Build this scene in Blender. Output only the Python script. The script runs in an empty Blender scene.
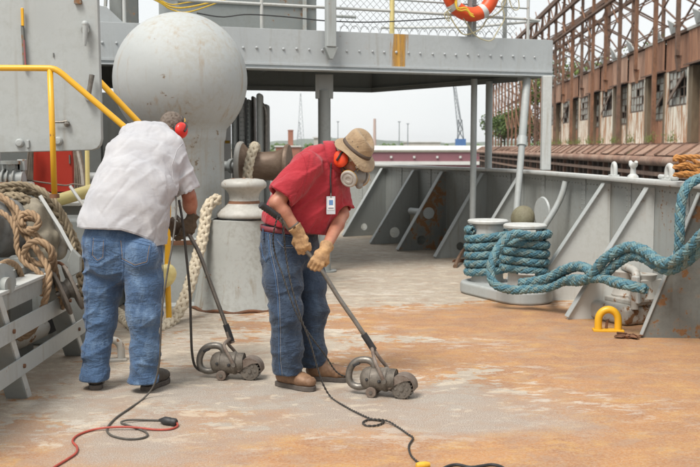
import bpy, math, random
import numpy as np
from mathutils import Vector, Matrix, noise as mnoise
from mathutils.bvhtree import BVHTree
R = math.radians
random.seed(7)
sc = bpy.context.scene
col = sc.collection

# ------------------------------------------------------------ camera, sky, sun, exposure
FPX, EYE, HOR = 980.0, 1.55, 148.0
PITCH = math.atan((233.5 - HOR) / FPX)
cam_d = bpy.data.cameras.new('camera'); cam = bpy.data.objects.new('camera', cam_d); col.objects.link(cam)
cam.location = (0, 0, EYE); cam.rotation_euler = (R(90) - PITCH, 0, 0)
cam_d.sensor_width = 36; cam_d.lens = FPX / 700 * 36
cam_d.clip_start = 0.1; cam_d.clip_end = 20000
cam_d.dof.use_dof = True; cam_d.dof.focus_distance = 6.4; cam_d.dof.aperture_fstop = 5.6
sc.camera = cam
world = bpy.data.worlds.new('World'); sc.world = world; world.use_nodes = True
wn, wl = world.node_tree.nodes, world.node_tree.links
bg = wn['Background']; bg.inputs[1].default_value = 0.14
sky = wn.new('ShaderNodeTexSky'); sky.sky_type = 'NISHITA'; sky.sun_disc = False
SUN_EL, SUN_AZ = R(58), R(215)
sky.sun_elevation = SUN_EL; sky.sun_rotation = SUN_AZ
sky.air_density = 1.0; sky.dust_density = 4.0
cl = wn.new('ShaderNodeTexNoise'); cl.inputs['Scale'].default_value = 2.4; cl.inputs['Detail'].default_value = 6
ramp = wn.new('ShaderNodeValToRGB')
ramp.color_ramp.elements[0].position = 0.3; ramp.color_ramp.elements[0].color = (4.95, 5.15, 5.2, 1)
ramp.color_ramp.elements[1].position = 0.75; ramp.color_ramp.elements[1].color = (6.0, 6.05, 6.0, 1)
wl.new(cl.outputs[0], ramp.inputs[0])
wmix = wn.new('ShaderNodeMix'); wmix.data_type = 'RGBA'; wmix.inputs['Factor'].default_value = 0.93   # overcast: the sky is a cloud deck
wl.new(sky.outputs[0], wmix.inputs['A']); wl.new(ramp.outputs[0], wmix.inputs['B']); wl.new(wmix.outputs['Result'], bg.inputs[0])
sun_d = bpy.data.lights.new('sun', 'SUN'); sun = bpy.data.objects.new('sun', sun_d); col.objects.link(sun)
sun_d.energy = 3.1; sun_d.angle = R(24); sun_d.color = (1.0, 0.96, 0.9)
sdir = Vector((math.sin(SUN_AZ) * math.cos(SUN_EL), math.cos(SUN_AZ) * math.cos(SUN_EL), math.sin(SUN_EL)))
sun.rotation_euler = sdir.to_track_quat('Z', 'Y').to_euler()
vs = sc.view_settings; vs.view_transform = 'Standard'; vs.look = 'None'; vs.gamma = 1; vs.exposure = 0.40

# ------------------------------------------------------------ helpers
CP, SP = math.cos(PITCH), math.sin(PITCH)
def ray(u, v):
    x, y = (u - 350) / FPX, (233.5 - v) / FPX
    return Vector((x, CP + SP * y, -SP + CP * y))
def at(u, v, Y):
    d = ray(u, v); return Vector((0, 0, EYE)) + d * (Y / d.y)
def gr(u, v, z=0.0):
    d = ray(u, v); return Vector((0, 0, EYE)) + d * ((z - EYE) / d.z)
V = Vector

def frame_for(d, up=V((0, 0, 1))):
    d = V(d).normalized()
    if abs(d.dot(up)) > 0.98: up = V((1, 0, 0))
    a = up.cross(d).normalized(); b = d.cross(a).normalized()
    return a, b

def link(o, parent=None):
    col.objects.link(o)
    if parent is not None:
        o.parent = parent
        m = Matrix.Translation(parent.location) if parent.parent is None else Matrix.Identity(4)
        o.matrix_parent_inverse = (m @ parent.rotation_euler.to_matrix().to_4x4()).inverted()
    return o

def tag(o, label=None, cat=None, group=None, kind=None):
    if label: o['label'] = label
    if cat: o['category'] = cat
    if group: o['group'] = group
    if kind: o['kind'] = kind
    return o

def thing(name, label, cat, loc=(0, 0, 0), group=None):
    o = bpy.data.objects.new(name, None); col.objects.link(o); o.location = loc
    o.empty_display_size = 0.1
    return tag(o, label, cat, group)

class MB:
    def __init__(self): self.v = []; self.f = []
    def add(self, vs, fs):
        n = len(self.v); self.v += [tuple(p) for p in vs]; self.f += [tuple(i + n for i in f) for f in fs]; return self
    def box(self, c, s, rot=None, rz=0.0):
        m = rot if rot is not None else Matrix.Rotation(rz, 3, 'Z')
        c = V(c); hx, hy, hz = s[0] / 2, s[1] / 2, s[2] / 2
        vs = [c + m @ V((x * hx, y * hy, z * hz)) for x in (-1, 1) for y in (-1, 1) for z in (-1, 1)]
        return self.add(vs, [(0, 1, 3, 2), (4, 6, 7, 5), (0, 4, 5, 1), (2, 3, 7, 6), (0, 2, 6, 4), (1, 5, 7, 3)])
    def beam(self, a, b, w, h, up=V((0, 0, 1))):
        a, b = V(a), V(b); d = (b - a); L = d.length; d.normalize()
        s, t = frame_for(d, up)
        m = Matrix((s, t, d)).transposed()
        return self.box((a + b) / 2, (w, h, L), rot=m)
    def cyl(self, a, b, r1, r2=None, n=12, caps=True):
        r2 = r1 if r2 is None else r2
        a, b = V(a), V(b); s, t = frame_for(b - a)
        vs = []
        for (c, r) in ((a, r1), (b, r2)):
            for i in range(n):
                w = 2 * math.pi * i / n; vs.append(c + s * (r * math.cos(w)) + t * (r * math.sin(w)))
        fs = [(i, (i + 1) % n, n + (i + 1) % n, n + i) for i in range(n)]
        if caps: fs += [tuple(range(n - 1, -1, -1)), tuple(range(n, 2 * n))]
        return self.add(vs, fs)
    def tube(self, pts, r, n=8, caps=True, closed=False, twist=0.0):
        pts = [V(p) for p in pts]; m = len(pts); rs = r if hasattr(r, '__len__') else [r] * m
        vs = []; prev = None
        for i, p in enumerate(pts):
            if closed: d = pts[(i + 1) % m] - pts[i - 1]
            else: d = pts[min(i + 1, m - 1)] - pts[max(i - 1, 0)]
            if d.length < 1e-9: d = V((0, 0, 1))
            d.normalize()
            if prev is None: s, t = frame_for(d)
            else:
                s = prev - d * prev.dot(d)
                if s.length < 1e-6: s, _ = frame_for(d)
                s.normalize(); t = d.cross(s)
            prev = s
            for k in range(n):
                w = 2 * math.pi * k / n + twist * i
                vs.append(p + s * (rs[i] * math.cos(w)) + t * (rs[i] * math.sin(w)))
        fs = []
        for i in range(m if closed else m - 1):
            j = (i + 1) % m
            for k in range(n):
                l = (k + 1) % n; fs.append((i * n + k, i * n + l, j * n + l, j * n + k))
        if caps and not closed:
            fs += [tuple(range(n - 1, -1, -1)), tuple(range((m - 1) * n, m * n))]
        return self.add(vs, fs)
    def lathe(self, prof, o=(0, 0, 0), axis=(0, 0, 1), n=32, close=True):
        o = V(o); ax = V(axis).normalized(); s, t = frame_for(ax)
        vs = []; fs = []
        for (r, z) in prof:
            for k in range(n):
                w = 2 * math.pi * k / n; vs.append(o + ax * z + s * (r * math.cos(w)) + t * (r * math.sin(w)))
        for i in range(len(prof) - 1):
            for k in range(n):
                l = (k + 1) % n; fs.append((i * n + k, i * n + l, (i + 1) * n + l, (i + 1) * n + k))
        if close:
            if prof[0][0] > 1e-5: fs.append(tuple(range(n - 1, -1, -1)))
            if prof[-1][0] > 1e-5: fs.append(tuple(range((len(prof) - 1) * n, len(prof) * n)))
        return self.add(vs, fs)
    def prism(self, poly, off):
        """poly: 3D points of a planar outline; off: extrusion vector"""
        off = V(off); n = len(poly); p = [V(q) for q in poly]
        nrm = V((0, 0, 0))
        for i in range(n): nrm += p[i].cross(p[(i + 1) % n])
        if nrm.dot(off) > 0: p = p[::-1]
        vs = p + [q + off for q in p]
        fs = [tuple(range(n)), tuple(range(2 * n - 1, n - 1, -1))]
        fs += [((i + 1) % n, i, n + i, n + (i + 1) % n) for i in range(n)]
        return self.add(vs, fs)
    def ball(self, c, r, n=8, squash=(1, 1, 1)):
        c = V(c); vs = [c + V((0, 0, -r * squash[2]))]; m = max(3, n // 2)
        for i in range(1, m):
            a = -math.pi / 2 + math.pi * i / m
            for k in range(n):
                w = 2 * math.pi * k / n
                vs.append(c + V((r * math.cos(a) * math.cos(w) * squash[0], r * math.cos(a) * math.sin(w) * squash[1], r * math.sin(a) * squash[2])))
        vs.append(c + V((0, 0, r * squash[2]))); fs = []
        for k in range(n): fs.append((0, 1 + (k + 1) % n, 1 + k))
        for i in range(m - 2):
            for k in range(n):
                l = (k + 1) % n; a = 1 + i * n; fs.append((a + k, a + l, a + n + l, a + n + k))
        e = len(vs) - 1; a = 1 + (m - 2) * n
        for k in range(n): fs.append((a + k, a + (k + 1) % n, e))
        return self.add(vs, fs)
    def build(self, name, mat, parent=None, smooth=False, bevel=0.0, seg=2, sub=0, angle=40, solid=0.0):
        me = bpy.data.meshes.new(name); me.from_pydata(self.v, [], self.f); me.update()
        if mat: me.materials.append(mat)
        if smooth:
            me.polygons.foreach_set('use_smooth', [True] * len(me.polygons))
            if angle < 180:
                try: me.set_sharp_from_angle(angle=R(angle))
                except Exception: pass
        o = bpy.data.objects.new(name, me); link(o, parent)
        if solid:
            m = o.modifiers.new('solid', 'SOLIDIFY'); m.thickness = solid; m.offset = 0
        if bevel:
            m = o.modifiers.new('bevel', 'BEVEL'); m.width = bevel; m.segments = seg; m.limit_method = 'ANGLE'; m.angle_limit = R(35)
            if not smooth: me.polygons.foreach_set('use_smooth', [True] * len(me.polygons)); m.harden_normals = True
        if sub:
            m = o.modifiers.new('sub', 'SUBSURF'); m.levels = sub; m.render_levels = sub
        return o

def spline(pts, step=None, n=None, closed=False):
    """Catmull-Rom through pts, resampled evenly"""
    P = [V(p) for p in pts]
    out = []; m = len(P)
    rng = range(m if closed else m - 1)
    for i in rng:
        if closed: a, b, c, d = P[i - 1], P[i], P[(i + 1) % m], P[(i + 2) % m]
        else: a, b, c, d = P[max(i - 1, 0)], P[i], P[i + 1], P[min(i + 2, m - 1)]
        for k in range(12):
            t = k / 12
            out.append(0.5 * ((2 * b) + (c - a) * t + (2 * a - 5 * b + 4 * c - d) * t * t + (3 * b - a - 3 * c + d) * t ** 3))
    out.append(P[0].copy() if closed else P[-1].copy())
    acc = [0.0]
    for i in range(1, len(out)): acc.append(acc[-1] + (out[i] - out[i - 1]).length)
    L = acc[-1]
    if n is None: n = max(2, int(L / step))
    res = []; j = 0
    for i in range(n + (0 if closed else 1)):
        s = L * i / n
        while j < len(acc) - 2 and acc[j + 1] < s: j += 1
        w = (s - acc[j]) / max(acc[j + 1] - acc[j], 1e-9)
        res.append(out[j].lerp(out[j + 1], min(max(w, 0), 1)))
    return res

def frames(path):
    fr = []; prev = None; m = len(path)
    for i in range(m):
        d = (path[min(i + 1, m - 1)] - path[max(i - 1, 0)]).normalized()
        if prev is None: s, t = frame_for(d)
        else:
            s = prev - d * prev.dot(d)
            if s.length < 1e-6: s, _ = frame_for(d)
            s.normalize(); t = d.cross(s)
        prev = s; fr.append((s, t))
    return fr

def laid_rope(name, label, cat, pts, r, mat, strands=3, pitch=None, group=None, parent=None, nside=6, single=False):
    pitch = pitch or r * 7
    path = spline(pts, step=pitch / 9); fr = frames(path); step = pitch / 9
    root = parent if parent else thing(name, label, cat, path[0], group)
    whole = MB()
    for k in range(strands):
        q = []
        for i, p in enumerate(path):
            w = 2 * math.pi * (i * step / pitch + k / strands)
            q.append(p + fr[i][0] * (0.5 * r * math.cos(w)) + fr[i][1] * (0.5 * r * math.sin(w)))
        mb = whole if single else MB()
        mb.tube(q, r * (0.54 if strands > 2 else 0.5), n=nside)
        if not single: mb.build('strand', mat, root, smooth=True, angle=180)
    if single: whole.build('strand', mat, root, smooth=True, angle=180)
    return root

def plaited_rope(name, label, cat, pts, r, mat, group=None, root=None, mats=None, pitch=None):
    """eight-strand plaited hawser: four strands each way, weaving over and under"""
    pitch = pitch or r * 6.5; step = pitch / 14
    path = spline(pts, step=step); fr = frames(path)
    root = root or thing(name, label, cat, path[0], group)
    for sgn in (1, -1):
        for k in range(4):
            q = []; rr = []
            for i, p in enumerate(path):
                s = i * step / pitch
                w = sgn * 2 * math.pi * s + k * math.pi / 2 + (0 if sgn > 0 else math.pi / 4)
                rad = r * (0.60 + 0.13 * sgn * math.cos(4 * 2 * math.pi * s + (math.pi / 2)))
                q.append(p + fr[i][0] * (rad * math.cos(w)) + fr[i][1] * (rad * math.sin(w)))
                rr.append(r * 0.36)
            m = (mats[(k + (0 if sgn > 0 else 1)) % len(mats)]) if mats else mat
            if mats:     # each strand is a pair of yarns lying side by side
                mb = MB(); qa, qb = [], []
                for i, p in enumerate(q):
                    d = (q[min(i + 1, len(q) - 1)] - q[max(i - 1, 0)]).normalized(); nn = (p - path[i]).normalized(); sd = d.cross(nn).normalized() * (r * 0.17)
                    qa.append(p + sd); qb.append(p - sd)
                mb.tube(qa, r * 0.235, n=6); mb.tube(qb, r * 0.235, n=6); mb.build('strand', m, root, smooth=True, angle=180)
            else: MB().tube(q, rr, n=6).build('strand', m, root, smooth=True, angle=180)
    return root

def copy_tree(o, parent=None):
    c = o.copy(); col.objects.link(c)
    if parent: c.parent = parent
    for ch in [x for x in bpy.data.objects if x.parent == o]: copy_tree(ch, c)
    return c

# ------------------------------------------------------------ materials
def nodes(name):
    m = bpy.data.materials.new(name); m.use_nodes = True
    nt = m.node_tree; return m, nt.nodes, nt.links, nt.nodes['Principled BSDF']
def rgb(c): return (c[0], c[1], c[2], 1)
def tex_co(N, L, stretch=None, src='Object'):
    tc = N.new('ShaderNodeTexCoord')
    if stretch is None: return tc.outputs[src]
    mp = N.new('ShaderNodeMapping'); mp.inputs['Scale'].default_value = stretch
    L.new(tc.outputs[src], mp.inputs[0]); return mp.outputs[0]
def noise_n(N, L, co, scale, detail=5, rough=0.6, dist=0.0):
    n = N.new('ShaderNodeTexNoise'); n.inputs['Scale'].default_value = scale; n.inputs['Detail'].default_value = detail
    n.inputs['Roughness'].default_value = rough; n.inputs['Distortion'].default_value = dist
    L.new(co, n.inputs['Vector']); return n.outputs[0]
def ramp_n(N, L, x, lo, hi, inv=False):
    r = N.new('ShaderNodeMapRange'); r.inputs['From Min'].default_value = lo; r.inputs['From Max'].default_value = hi
    if inv: r.inputs['To Min'].default_value = 1; r.inputs['To Max'].default_value = 0
    L.new(x, r.inputs[0]); return r.outputs[0]
def mix_n(N, L, f, a, b, mode='MIX'):
    m = N.new('ShaderNodeMix'); m.data_type = 'RGBA'; m.blend_type = mode
    if isinstance(f, (int, float)): m.inputs['Factor'].default_value = f
    else: L.new(f, m.inputs['Factor'])
    for k, x in (('A', a), ('B', b)):
        if isinstance(x, tuple): m.inputs[k].default_value = rgb(x)
        else: L.new(x, m.inputs[k])
    return m.outputs['Result']
def math_n(N, L, op, a, b=0.0):
    m = N.new('ShaderNodeMath'); m.operation = op
    for i, x in enumerate((a, b)):
        if isinstance(x, (int, float)): m.inputs[i].default_value = x
        else: L.new(x, m.inputs[i])
    return m.outputs[0]
def bump_n(N, L, b, h, strength, dist):
    n = N.new('ShaderNodeBump'); n.inputs['Strength'].default_value = strength; n.inputs['Distance'].default_value = dist
    L.new(h, n.inputs['Height']); L.new(n.outputs[0], b.inputs['Normal']); return n

def simple(name, c1, c2=None, scale=8, rough=0.6, metal=0.0, bump=0.15, bscale=60, stretch=None, bdist=0.002):
    m, N, L, b = nodes(name); co = tex_co(N, L, stretch)
    c2 = c2 or tuple(x * 0.75 for x in c1)
    n1 = noise_n(N, L, co, scale); n2 = noise_n(N, L, co, scale * 6, 4)
    f = ramp_n(N, L, math_n(N, L, 'ADD', math_n(N, L, 'MULTIPLY', n1, 0.65), math_n(N, L, 'MULTIPLY', n2, 0.35)), 0.35, 0.65)
    L.new(mix_n(N, L, f, c1, c2), b.inputs['Base Color'])
    b.inputs['Roughness'].default_value = rough; b.inputs['Metallic'].default_value = metal
    if bump: bump_n(N, L, b, noise_n(N, L, co, bscale, 5), bump, bdist)
    return m

def painted(name, c, rust=0.35, dirt=0.4, rough=0.5, rustc=(0.27, 0.13, 0.05), streak=True, chip=14, dirtc=None, bump=0.25):
    """weathered marine paint: tonal drift, grime, chips to rust, run-down streaks"""
    m, N, L, b = nodes(name); co = tex_co(N, L)
    d = dirtc or tuple(x * y for x, y in zip(c, (0.62, 0.58, 0.5)))
    big = noise_n(N, L, co, 1.7, 6, 0.62); fine = noise_n(N, L, co, 22, 6, 0.7)
    light = tuple(min(1, x * 1.13) for x in c)
    base = mix_n(N, L, ramp_n(N, L, big, 0.35, 0.68), c, light)
    gr_ = ramp_n(N, L, math_n(N, L, 'ADD', math_n(N, L, 'MULTIPLY', fine, 0.5), math_n(N, L, 'MULTIPLY', big, 0.5)), 0.5, 0.72)
    base = mix_n(N, L, math_n(N, L, 'MULTIPLY', gr_, dirt), base, d)
    if streak:
        st = noise_n(N, L, tex_co(N, L, (9, 9, 0.55)), 1.6, 5, 0.6)
        sm = math_n(N, L, 'MULTIPLY', ramp_n(N, L, st, 0.56, 0.74), dirt * 0.9)
        base = mix_n(N, L, sm, base, tuple(x * y for x, y in zip(d, (0.95, 0.78, 0.6))))
    ch = noise_n(N, L, co, chip, 7, 0.66); reg = noise_n(N, L, co, 1.1, 3)
    cm = ramp_n(N, L, math_n(N, L, 'ADD', math_n(N, L, 'MULTIPLY', ch, 0.62), math_n(N, L, 'MULTIPLY', reg, 0.38)), 0.655 - 0.125 * rust, 0.67 - 0.125 * rust)
    if rust > 0:
        halo = ramp_n(N, L, math_n(N, L, 'ADD', math_n(N, L, 'MULTIPLY', ch, 0.5), math_n(N, L, 'MULTIPLY', reg, 0.5)), 0.60 - 0.125 * rust, 0.70 - 0.125 * rust)
        base = mix_n(N, L, math_n(N, L, 'MULTIPLY', halo, 0.3 + 0.3 * rust), base, tuple(0.5 * x + 0.5 * y for x, y in zip(c, (0.40, 0.22, 0.09))))
        rc = mix_n(N, L, noise_n(N, L, co, 40, 3), rustc, tuple(x * 0.45 for x in rustc))
        base = mix_n(N, L, cm, base, rc)
    L.new(base, b.inputs['Base Color'])
    b.inputs['Roughness'].default_value = rough
    h = math_n(N, L, 'SUBTRACT', math_n(N, L, 'MULTIPLY', fine, 0.4), math_n(N, L, 'MULTIPLY', cm, 0.6 if rust > 0 else 0))
    h = math_n(N, L, 'ADD', h, math_n(N, L, 'MULTIPLY', noise_n(N, L, co, 3.2, 2), 1.6))
    bump_n(N, L, b, h, bump, 0.006)
    return m

def plain(name, c, rough=0.5, metal=0.0):
    m, N, L, b = nodes(name); b.inputs['Base Color'].default_value = rgb(c)
    b.inputs['Roughness'].default_value = rough; b.inputs['Metallic'].default_value = metal; return m

GREY = painted('grey_marine_paint', (0.345, 0.365, 0.36), rust=0.12, dirt=0.4)
GREYD = painted('dark_grey_paint', (0.20, 0.215, 0.21), rust=0.25, dirt=0.3)
GREYM = painted('mid_grey_paint', (0.28, 0.295, 0.285), rust=0.3, dirt=0.5)
GREYW = painted('pale_grey_paint', (0.45, 0.46, 0.445), rust=0.25, dirt=0.5)
PLAT = painted('platform_paint', (0.37, 0.39, 0.395), rust=0.12, dirt=0.35)
BALL = painted('vent_paint', (0.365, 0.38, 0.375), rust=0.36, dirt=0.75, dirtc=(0.33, 0.29, 0.22), chip=11, rustc=(0.30, 0.235, 0.165), bump=0.5, rough=0.68)
WORN = painted('worn_white_grey_paint', (0.38, 0.37, 0.34), rust=0.75, dirt=0.6)
RUSTYG = painted('rusty_grey_paint', (0.135, 0.14, 0.13), rust=1.2, dirt=0.7, rough=0.7, chip=9)
DARKIN = painted('interior_shade_gear_paint', (0.09, 0.095, 0.09), rust=0.2, dirt=0.4)  # interior shade put into the colour; some dark gear shares it
YEL = painted('yellow_paint', (0.66, 0.35, 0.015), rust=0.15, dirt=0.25, rough=0.4, dirtc=(0.5, 0.27, 0.05), streak=False)
PYEL = painted('faded_yellow_paint', (0.62, 0.52, 0.22), rust=0.3, dirt=0.5, streak=False)
REDB = painted('red_cabinet_paint', (0.36, 0.022, 0.008), rust=0.0, dirt=0.25, dirtc=(0.3, 0.03, 0.02))
RUST = simple('rusted_iron', (0.22, 0.10, 0.05), (0.10, 0.05, 0.03), 6, 0.85, 0, 0.5, 40)
DRUM = simple('drum_brown_steel', (0.27, 0.20, 0.15), (0.15, 0.10, 0.07), 2.5, 0.5, 0.3, 0.2, 40, stretch=(1, 5, 5))
BLACK = simple('black_rubber', (0.018, 0.018, 0.02), (0.03, 0.03, 0.03), 20, 0.55, 0, 0.1, 80)
STEEL = simple('worn_steel', (0.24, 0.22, 0.195), (0.12, 0.11, 0.095), 14, 0.42, 0.6, 0.15, 60)
CASTM = simple('grinder_dusty_casting', (0.085, 0.072, 0.06), (0.20, 0.175, 0.145), 18, 0.6, 0.3, 0.3, 120)
CASTR = simple('grinder_rusty_guard', (0.12, 0.08, 0.06), (0.22, 0.185, 0.155), 18, 0.65, 0.2, 0.3, 120)
# ------------------------------------------------------------ implicit surfaces for bodies and cloth
f32 = np.float32
def _h(ix, iy, iz, seed):
    n = (ix * 73856093) ^ (iy * 19349663) ^ (iz * 83492791) ^ (seed * 2654435761 & 0xffffffff)
    n = (n ^ (n >> 13)) * 1274126177 & 0xffffffff
    return ((n ^ (n >> 16)) & 0xffff).astype(f32) / 65535.0
def vnoise(P, seed=0):
    F = np.floor(P); I = F.astype(np.int64); t = (P - F).astype(f32); t = t * t * (3 - 2 * t)
    out = 0
    for dx in (0, 1):
        wx = t[..., 0] if dx else 1 - t[..., 0]
        for dy in (0, 1):
            wy = t[..., 1] if dy else 1 - t[..., 1]
            for dz in (0, 1):
                wz = t[..., 2] if dz else 1 - t[..., 2]
                out = out + wx * wy * wz * _h(I[..., 0] + dx, I[..., 1] + dy, I[..., 2] + dz, seed)
    return out
def smin(a, b, k):
    h = np.clip(0.5 + 0.5 * (b - a) / k, 0, 1); return b + (a - b) * h - k * h * (1 - h)
def smax(a, b, k): return -smin(-a, -b, k)
def A(v): return np.array([v[0], v[1], v[2]], dtype=f32)
def cap(P, a, b, ra, rb):
    a, b = A(a), A(b); ab = b - a; L2 = float(ab @ ab) + 1e-12
    t = np.clip(((P - a) @ ab) / L2, 0, 1)
    q = P - a - t[..., None] * ab
    return np.sqrt((q * q).sum(-1)) - (ra + (rb - ra) * t)
def ell(P, c, r, axes=None):
    q = P - A(c)
    if axes is not None: q = np.stack([q @ A(x) for x in axes], -1)
    r = np.array(r, dtype=f32)
    k0 = np.sqrt(((q / r) ** 2).sum(-1)); k1 = np.sqrt(((q / (r * r)) ** 2).sum(-1)) + 1e-6
    return k0 * (k0 - 1) / k1
def loft(P, secs, k=0.03):
    """secs: list of (centre, side vector, half width, half depth); elliptical sections along a spine"""
    out = None
    for (c0, s0, w0, d0), (c1, s1, w1, d1) in zip(secs[:-1], secs[1:]):
        a, b = A(c0), A(c1); ab = b - a; L = math.sqrt(float(ab @ ab)); ax = ab / L
        q0 = P - a; tt = (q0 @ ax) / L; t = np.clip(tt, 0, 1)
        s = A((V(s0) + V(s1)).normalized()); s = s - ax * float(s @ ax); s /= np.linalg.norm(s); n = np.cross(ax, s)
        q = q0 - t[..., None] * ab
        w = w0 + (w1 - w0) * t; d = d0 + (d1 - d0) * t; m = np.minimum(w, d)
        al = (tt - t) * L
        r = (np.sqrt((q @ s / w) ** 2 + (q @ n / d) ** 2 + (al / m) ** 2) - 1) * m
        out = r if out is None else smin(out, r, k)
    return out
def plane(P, p, n):
    n = A(V(n).normalized()); return (P - A(p)) @ n      # positive on the side n points to

def nets(fn, lo, hi, h):
    n = [int(math.ceil((hi[i] - lo[i]) / h)) + 1 for i in range(3)]
    ax = [lo[i] + h * np.arange(n[i], dtype=f32) for i in range(3)]
    vals = np.empty(n, dtype=f32)
    st = max(1, int(400000 / (n[1] * n[2])))
    for i in range(0, n[0], st):
        g = np.stack(np.meshgrid(ax[0][i:i + st], ax[1], ax[2], indexing='ij'), -1).astype(f32)
        vals[i:i + st] = fn(g)
    ins = vals < 0
    c = [slice(0, -1), slice(1, None)]
    cnt = np.zeros([k - 1 for k in n], np.int8)
    for a in (0, 1):
        for b in (0, 1):
            for d in (0, 1): cnt += ins[c[a], c[b], c[d]]
    act = (cnt > 0) & (cnt < 8)
    idx = np.full(act.shape, -1, np.int64); ids = np.argwhere(act); idx[act] = np.arange(len(ids))
    acc = np.zeros((len(ids), 3), f32); num = np.zeros(len(ids), f32)
    i, j, k = ids.T
    for axn in range(3):
        o = [x for x in range(3) if x != axn]
        for p in (0, 1):
            for q in (0, 1):
                e0 = [0, 0, 0]; e0[o[0]] = p; e0[o[1]] = q; e1 = list(e0); e1[axn] = 1
                v0 = vals[i + e0[0], j + e0[1], k + e0[2]]; v1 = vals[i + e1[0], j + e1[1], k + e1[2]]
                m = (v0 < 0) != (v1 < 0); t = np.where(m, v0 / (v0 - v1 + 1e-12), 0)
                pt = np.tile(np.array(e0, f32), (len(ids), 1)); pt[:, axn] += t
                acc[m] += pt[m]; num[m] += 1
    verts = (ids + acc / num[:, None]) * h + np.array(lo, f32)
    quads = []
    for axn in range(3):
        o = [x for x in range(3) if x != axn]
        sl0 = [slice(None)] * 3; sl1 = [slice(None)] * 3; sl0[axn] = slice(0, -1); sl1[axn] = slice(1, None)
        for x in o: sl0[x] = slice(1, -1); sl1[x] = slice(1, -1)
        a, b = ins[tuple(sl0)], ins[tuple(sl1)]
        e = np.argwhere(a != b)
        flip = a[a != b]
        g = e.copy()
        for x in o: g[:, x] += 1
        def cell(dp, dq):
            q = g.copy(); q[:, o[0]] += dp; q[:, o[1]] += dq; return idx[q[:, 0], q[:, 1], q[:, 2]]
        Q = np.stack([cell(-1, -1), cell(0, -1), cell(0, 0), cell(-1, 0)], 1)
        if axn == 1: flip = ~flip
        Q[~flip] = Q[~flip][:, ::-1]
        quads.append(Q)
    Q = np.concatenate(quads)
    return verts, Q[(Q >= 0).all(1)]

def mesh_np(name, verts, quads, mat, parent=None, smooth_it=0):
    me = bpy.data.meshes.new(name)
    me.vertices.add(len(verts)); me.vertices.foreach_set('co', verts.astype(f32).ravel())
    me.loops.add(len(quads) * 4); me.loops.foreach_set('vertex_index', quads.ravel().astype(np.int32))
    me.polygons.add(len(quads)); me.polygons.foreach_set('loop_start', np.arange(0, len(quads) * 4, 4, dtype=np.int32))
    me.update(calc_edges=True); me.validate()
    me.polygons.foreach_set('use_smooth', [True] * len(me.polygons))
    if mat: me.materials.append(mat)
    o = bpy.data.objects.new(name, me); link(o, parent); return o

def relax(verts, quads, it=2, lam=0.5):
    e = np.concatenate([quads[:, [0, 1]], quads[:, [1, 2]], quads[:, [2, 3]], quads[:, [3, 0]]])
    e = np.concatenate([e, e[:, ::-1]]); n = len(verts)
    deg = np.bincount(e[:, 0], minlength=n).astype(f32)[:, None] + 1e-6
    for k in range(it):
        for l in (lam, -lam * 0.9):
            s = np.stack([np.bincount(e[:, 0], weights=verts[e[:, 1], c], minlength=n) for c in range(3)], 1)
            verts = verts + l * (s / deg - verts)
    return verts
def vnormals(verts, quads):
    a, b, c, d = (verts[quads[:, i]] for i in range(4)); fn = np.cross(c - a, d - b)
    N = np.zeros_like(verts)
    for i in range(4):
        for x in range(3): N[:, x] += np.bincount(quads[:, i], weights=fn[:, x], minlength=len(verts))
    return N / (np.linalg.norm(N, axis=1, keepdims=True) + 1e-9)

def implicit(name, fn, lo, hi, h, mat, parent=None, disp=None, it=2):
    v, q = nets(fn, lo, hi, h)
    v = relax(v, q, it)
    if disp is not None:
        N = vnormals(v, q); v = v + N * disp(v, N)[:, None].astype(f32)
    return mesh_np(name, v, q, mat, parent)

def ridge(P, seed): return 1 - np.abs(2 * vnoise(P, seed) - 1)
def dirscale(P, d, along, across):
    """coordinates stretched along direction d, for noise that runs in folds"""
    d = A(V(d).normalized()); s, t = frame_for(V(d)); 
    return np.stack([(P @ d) * along, (P @ A(s)) * across, (P @ A(t)) * across], -1)
def crease(P, seed, k=3.0): return np.clip(np.abs(2 * vnoise(P, seed) - 1) * k, 0, 1) ** .8
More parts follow.
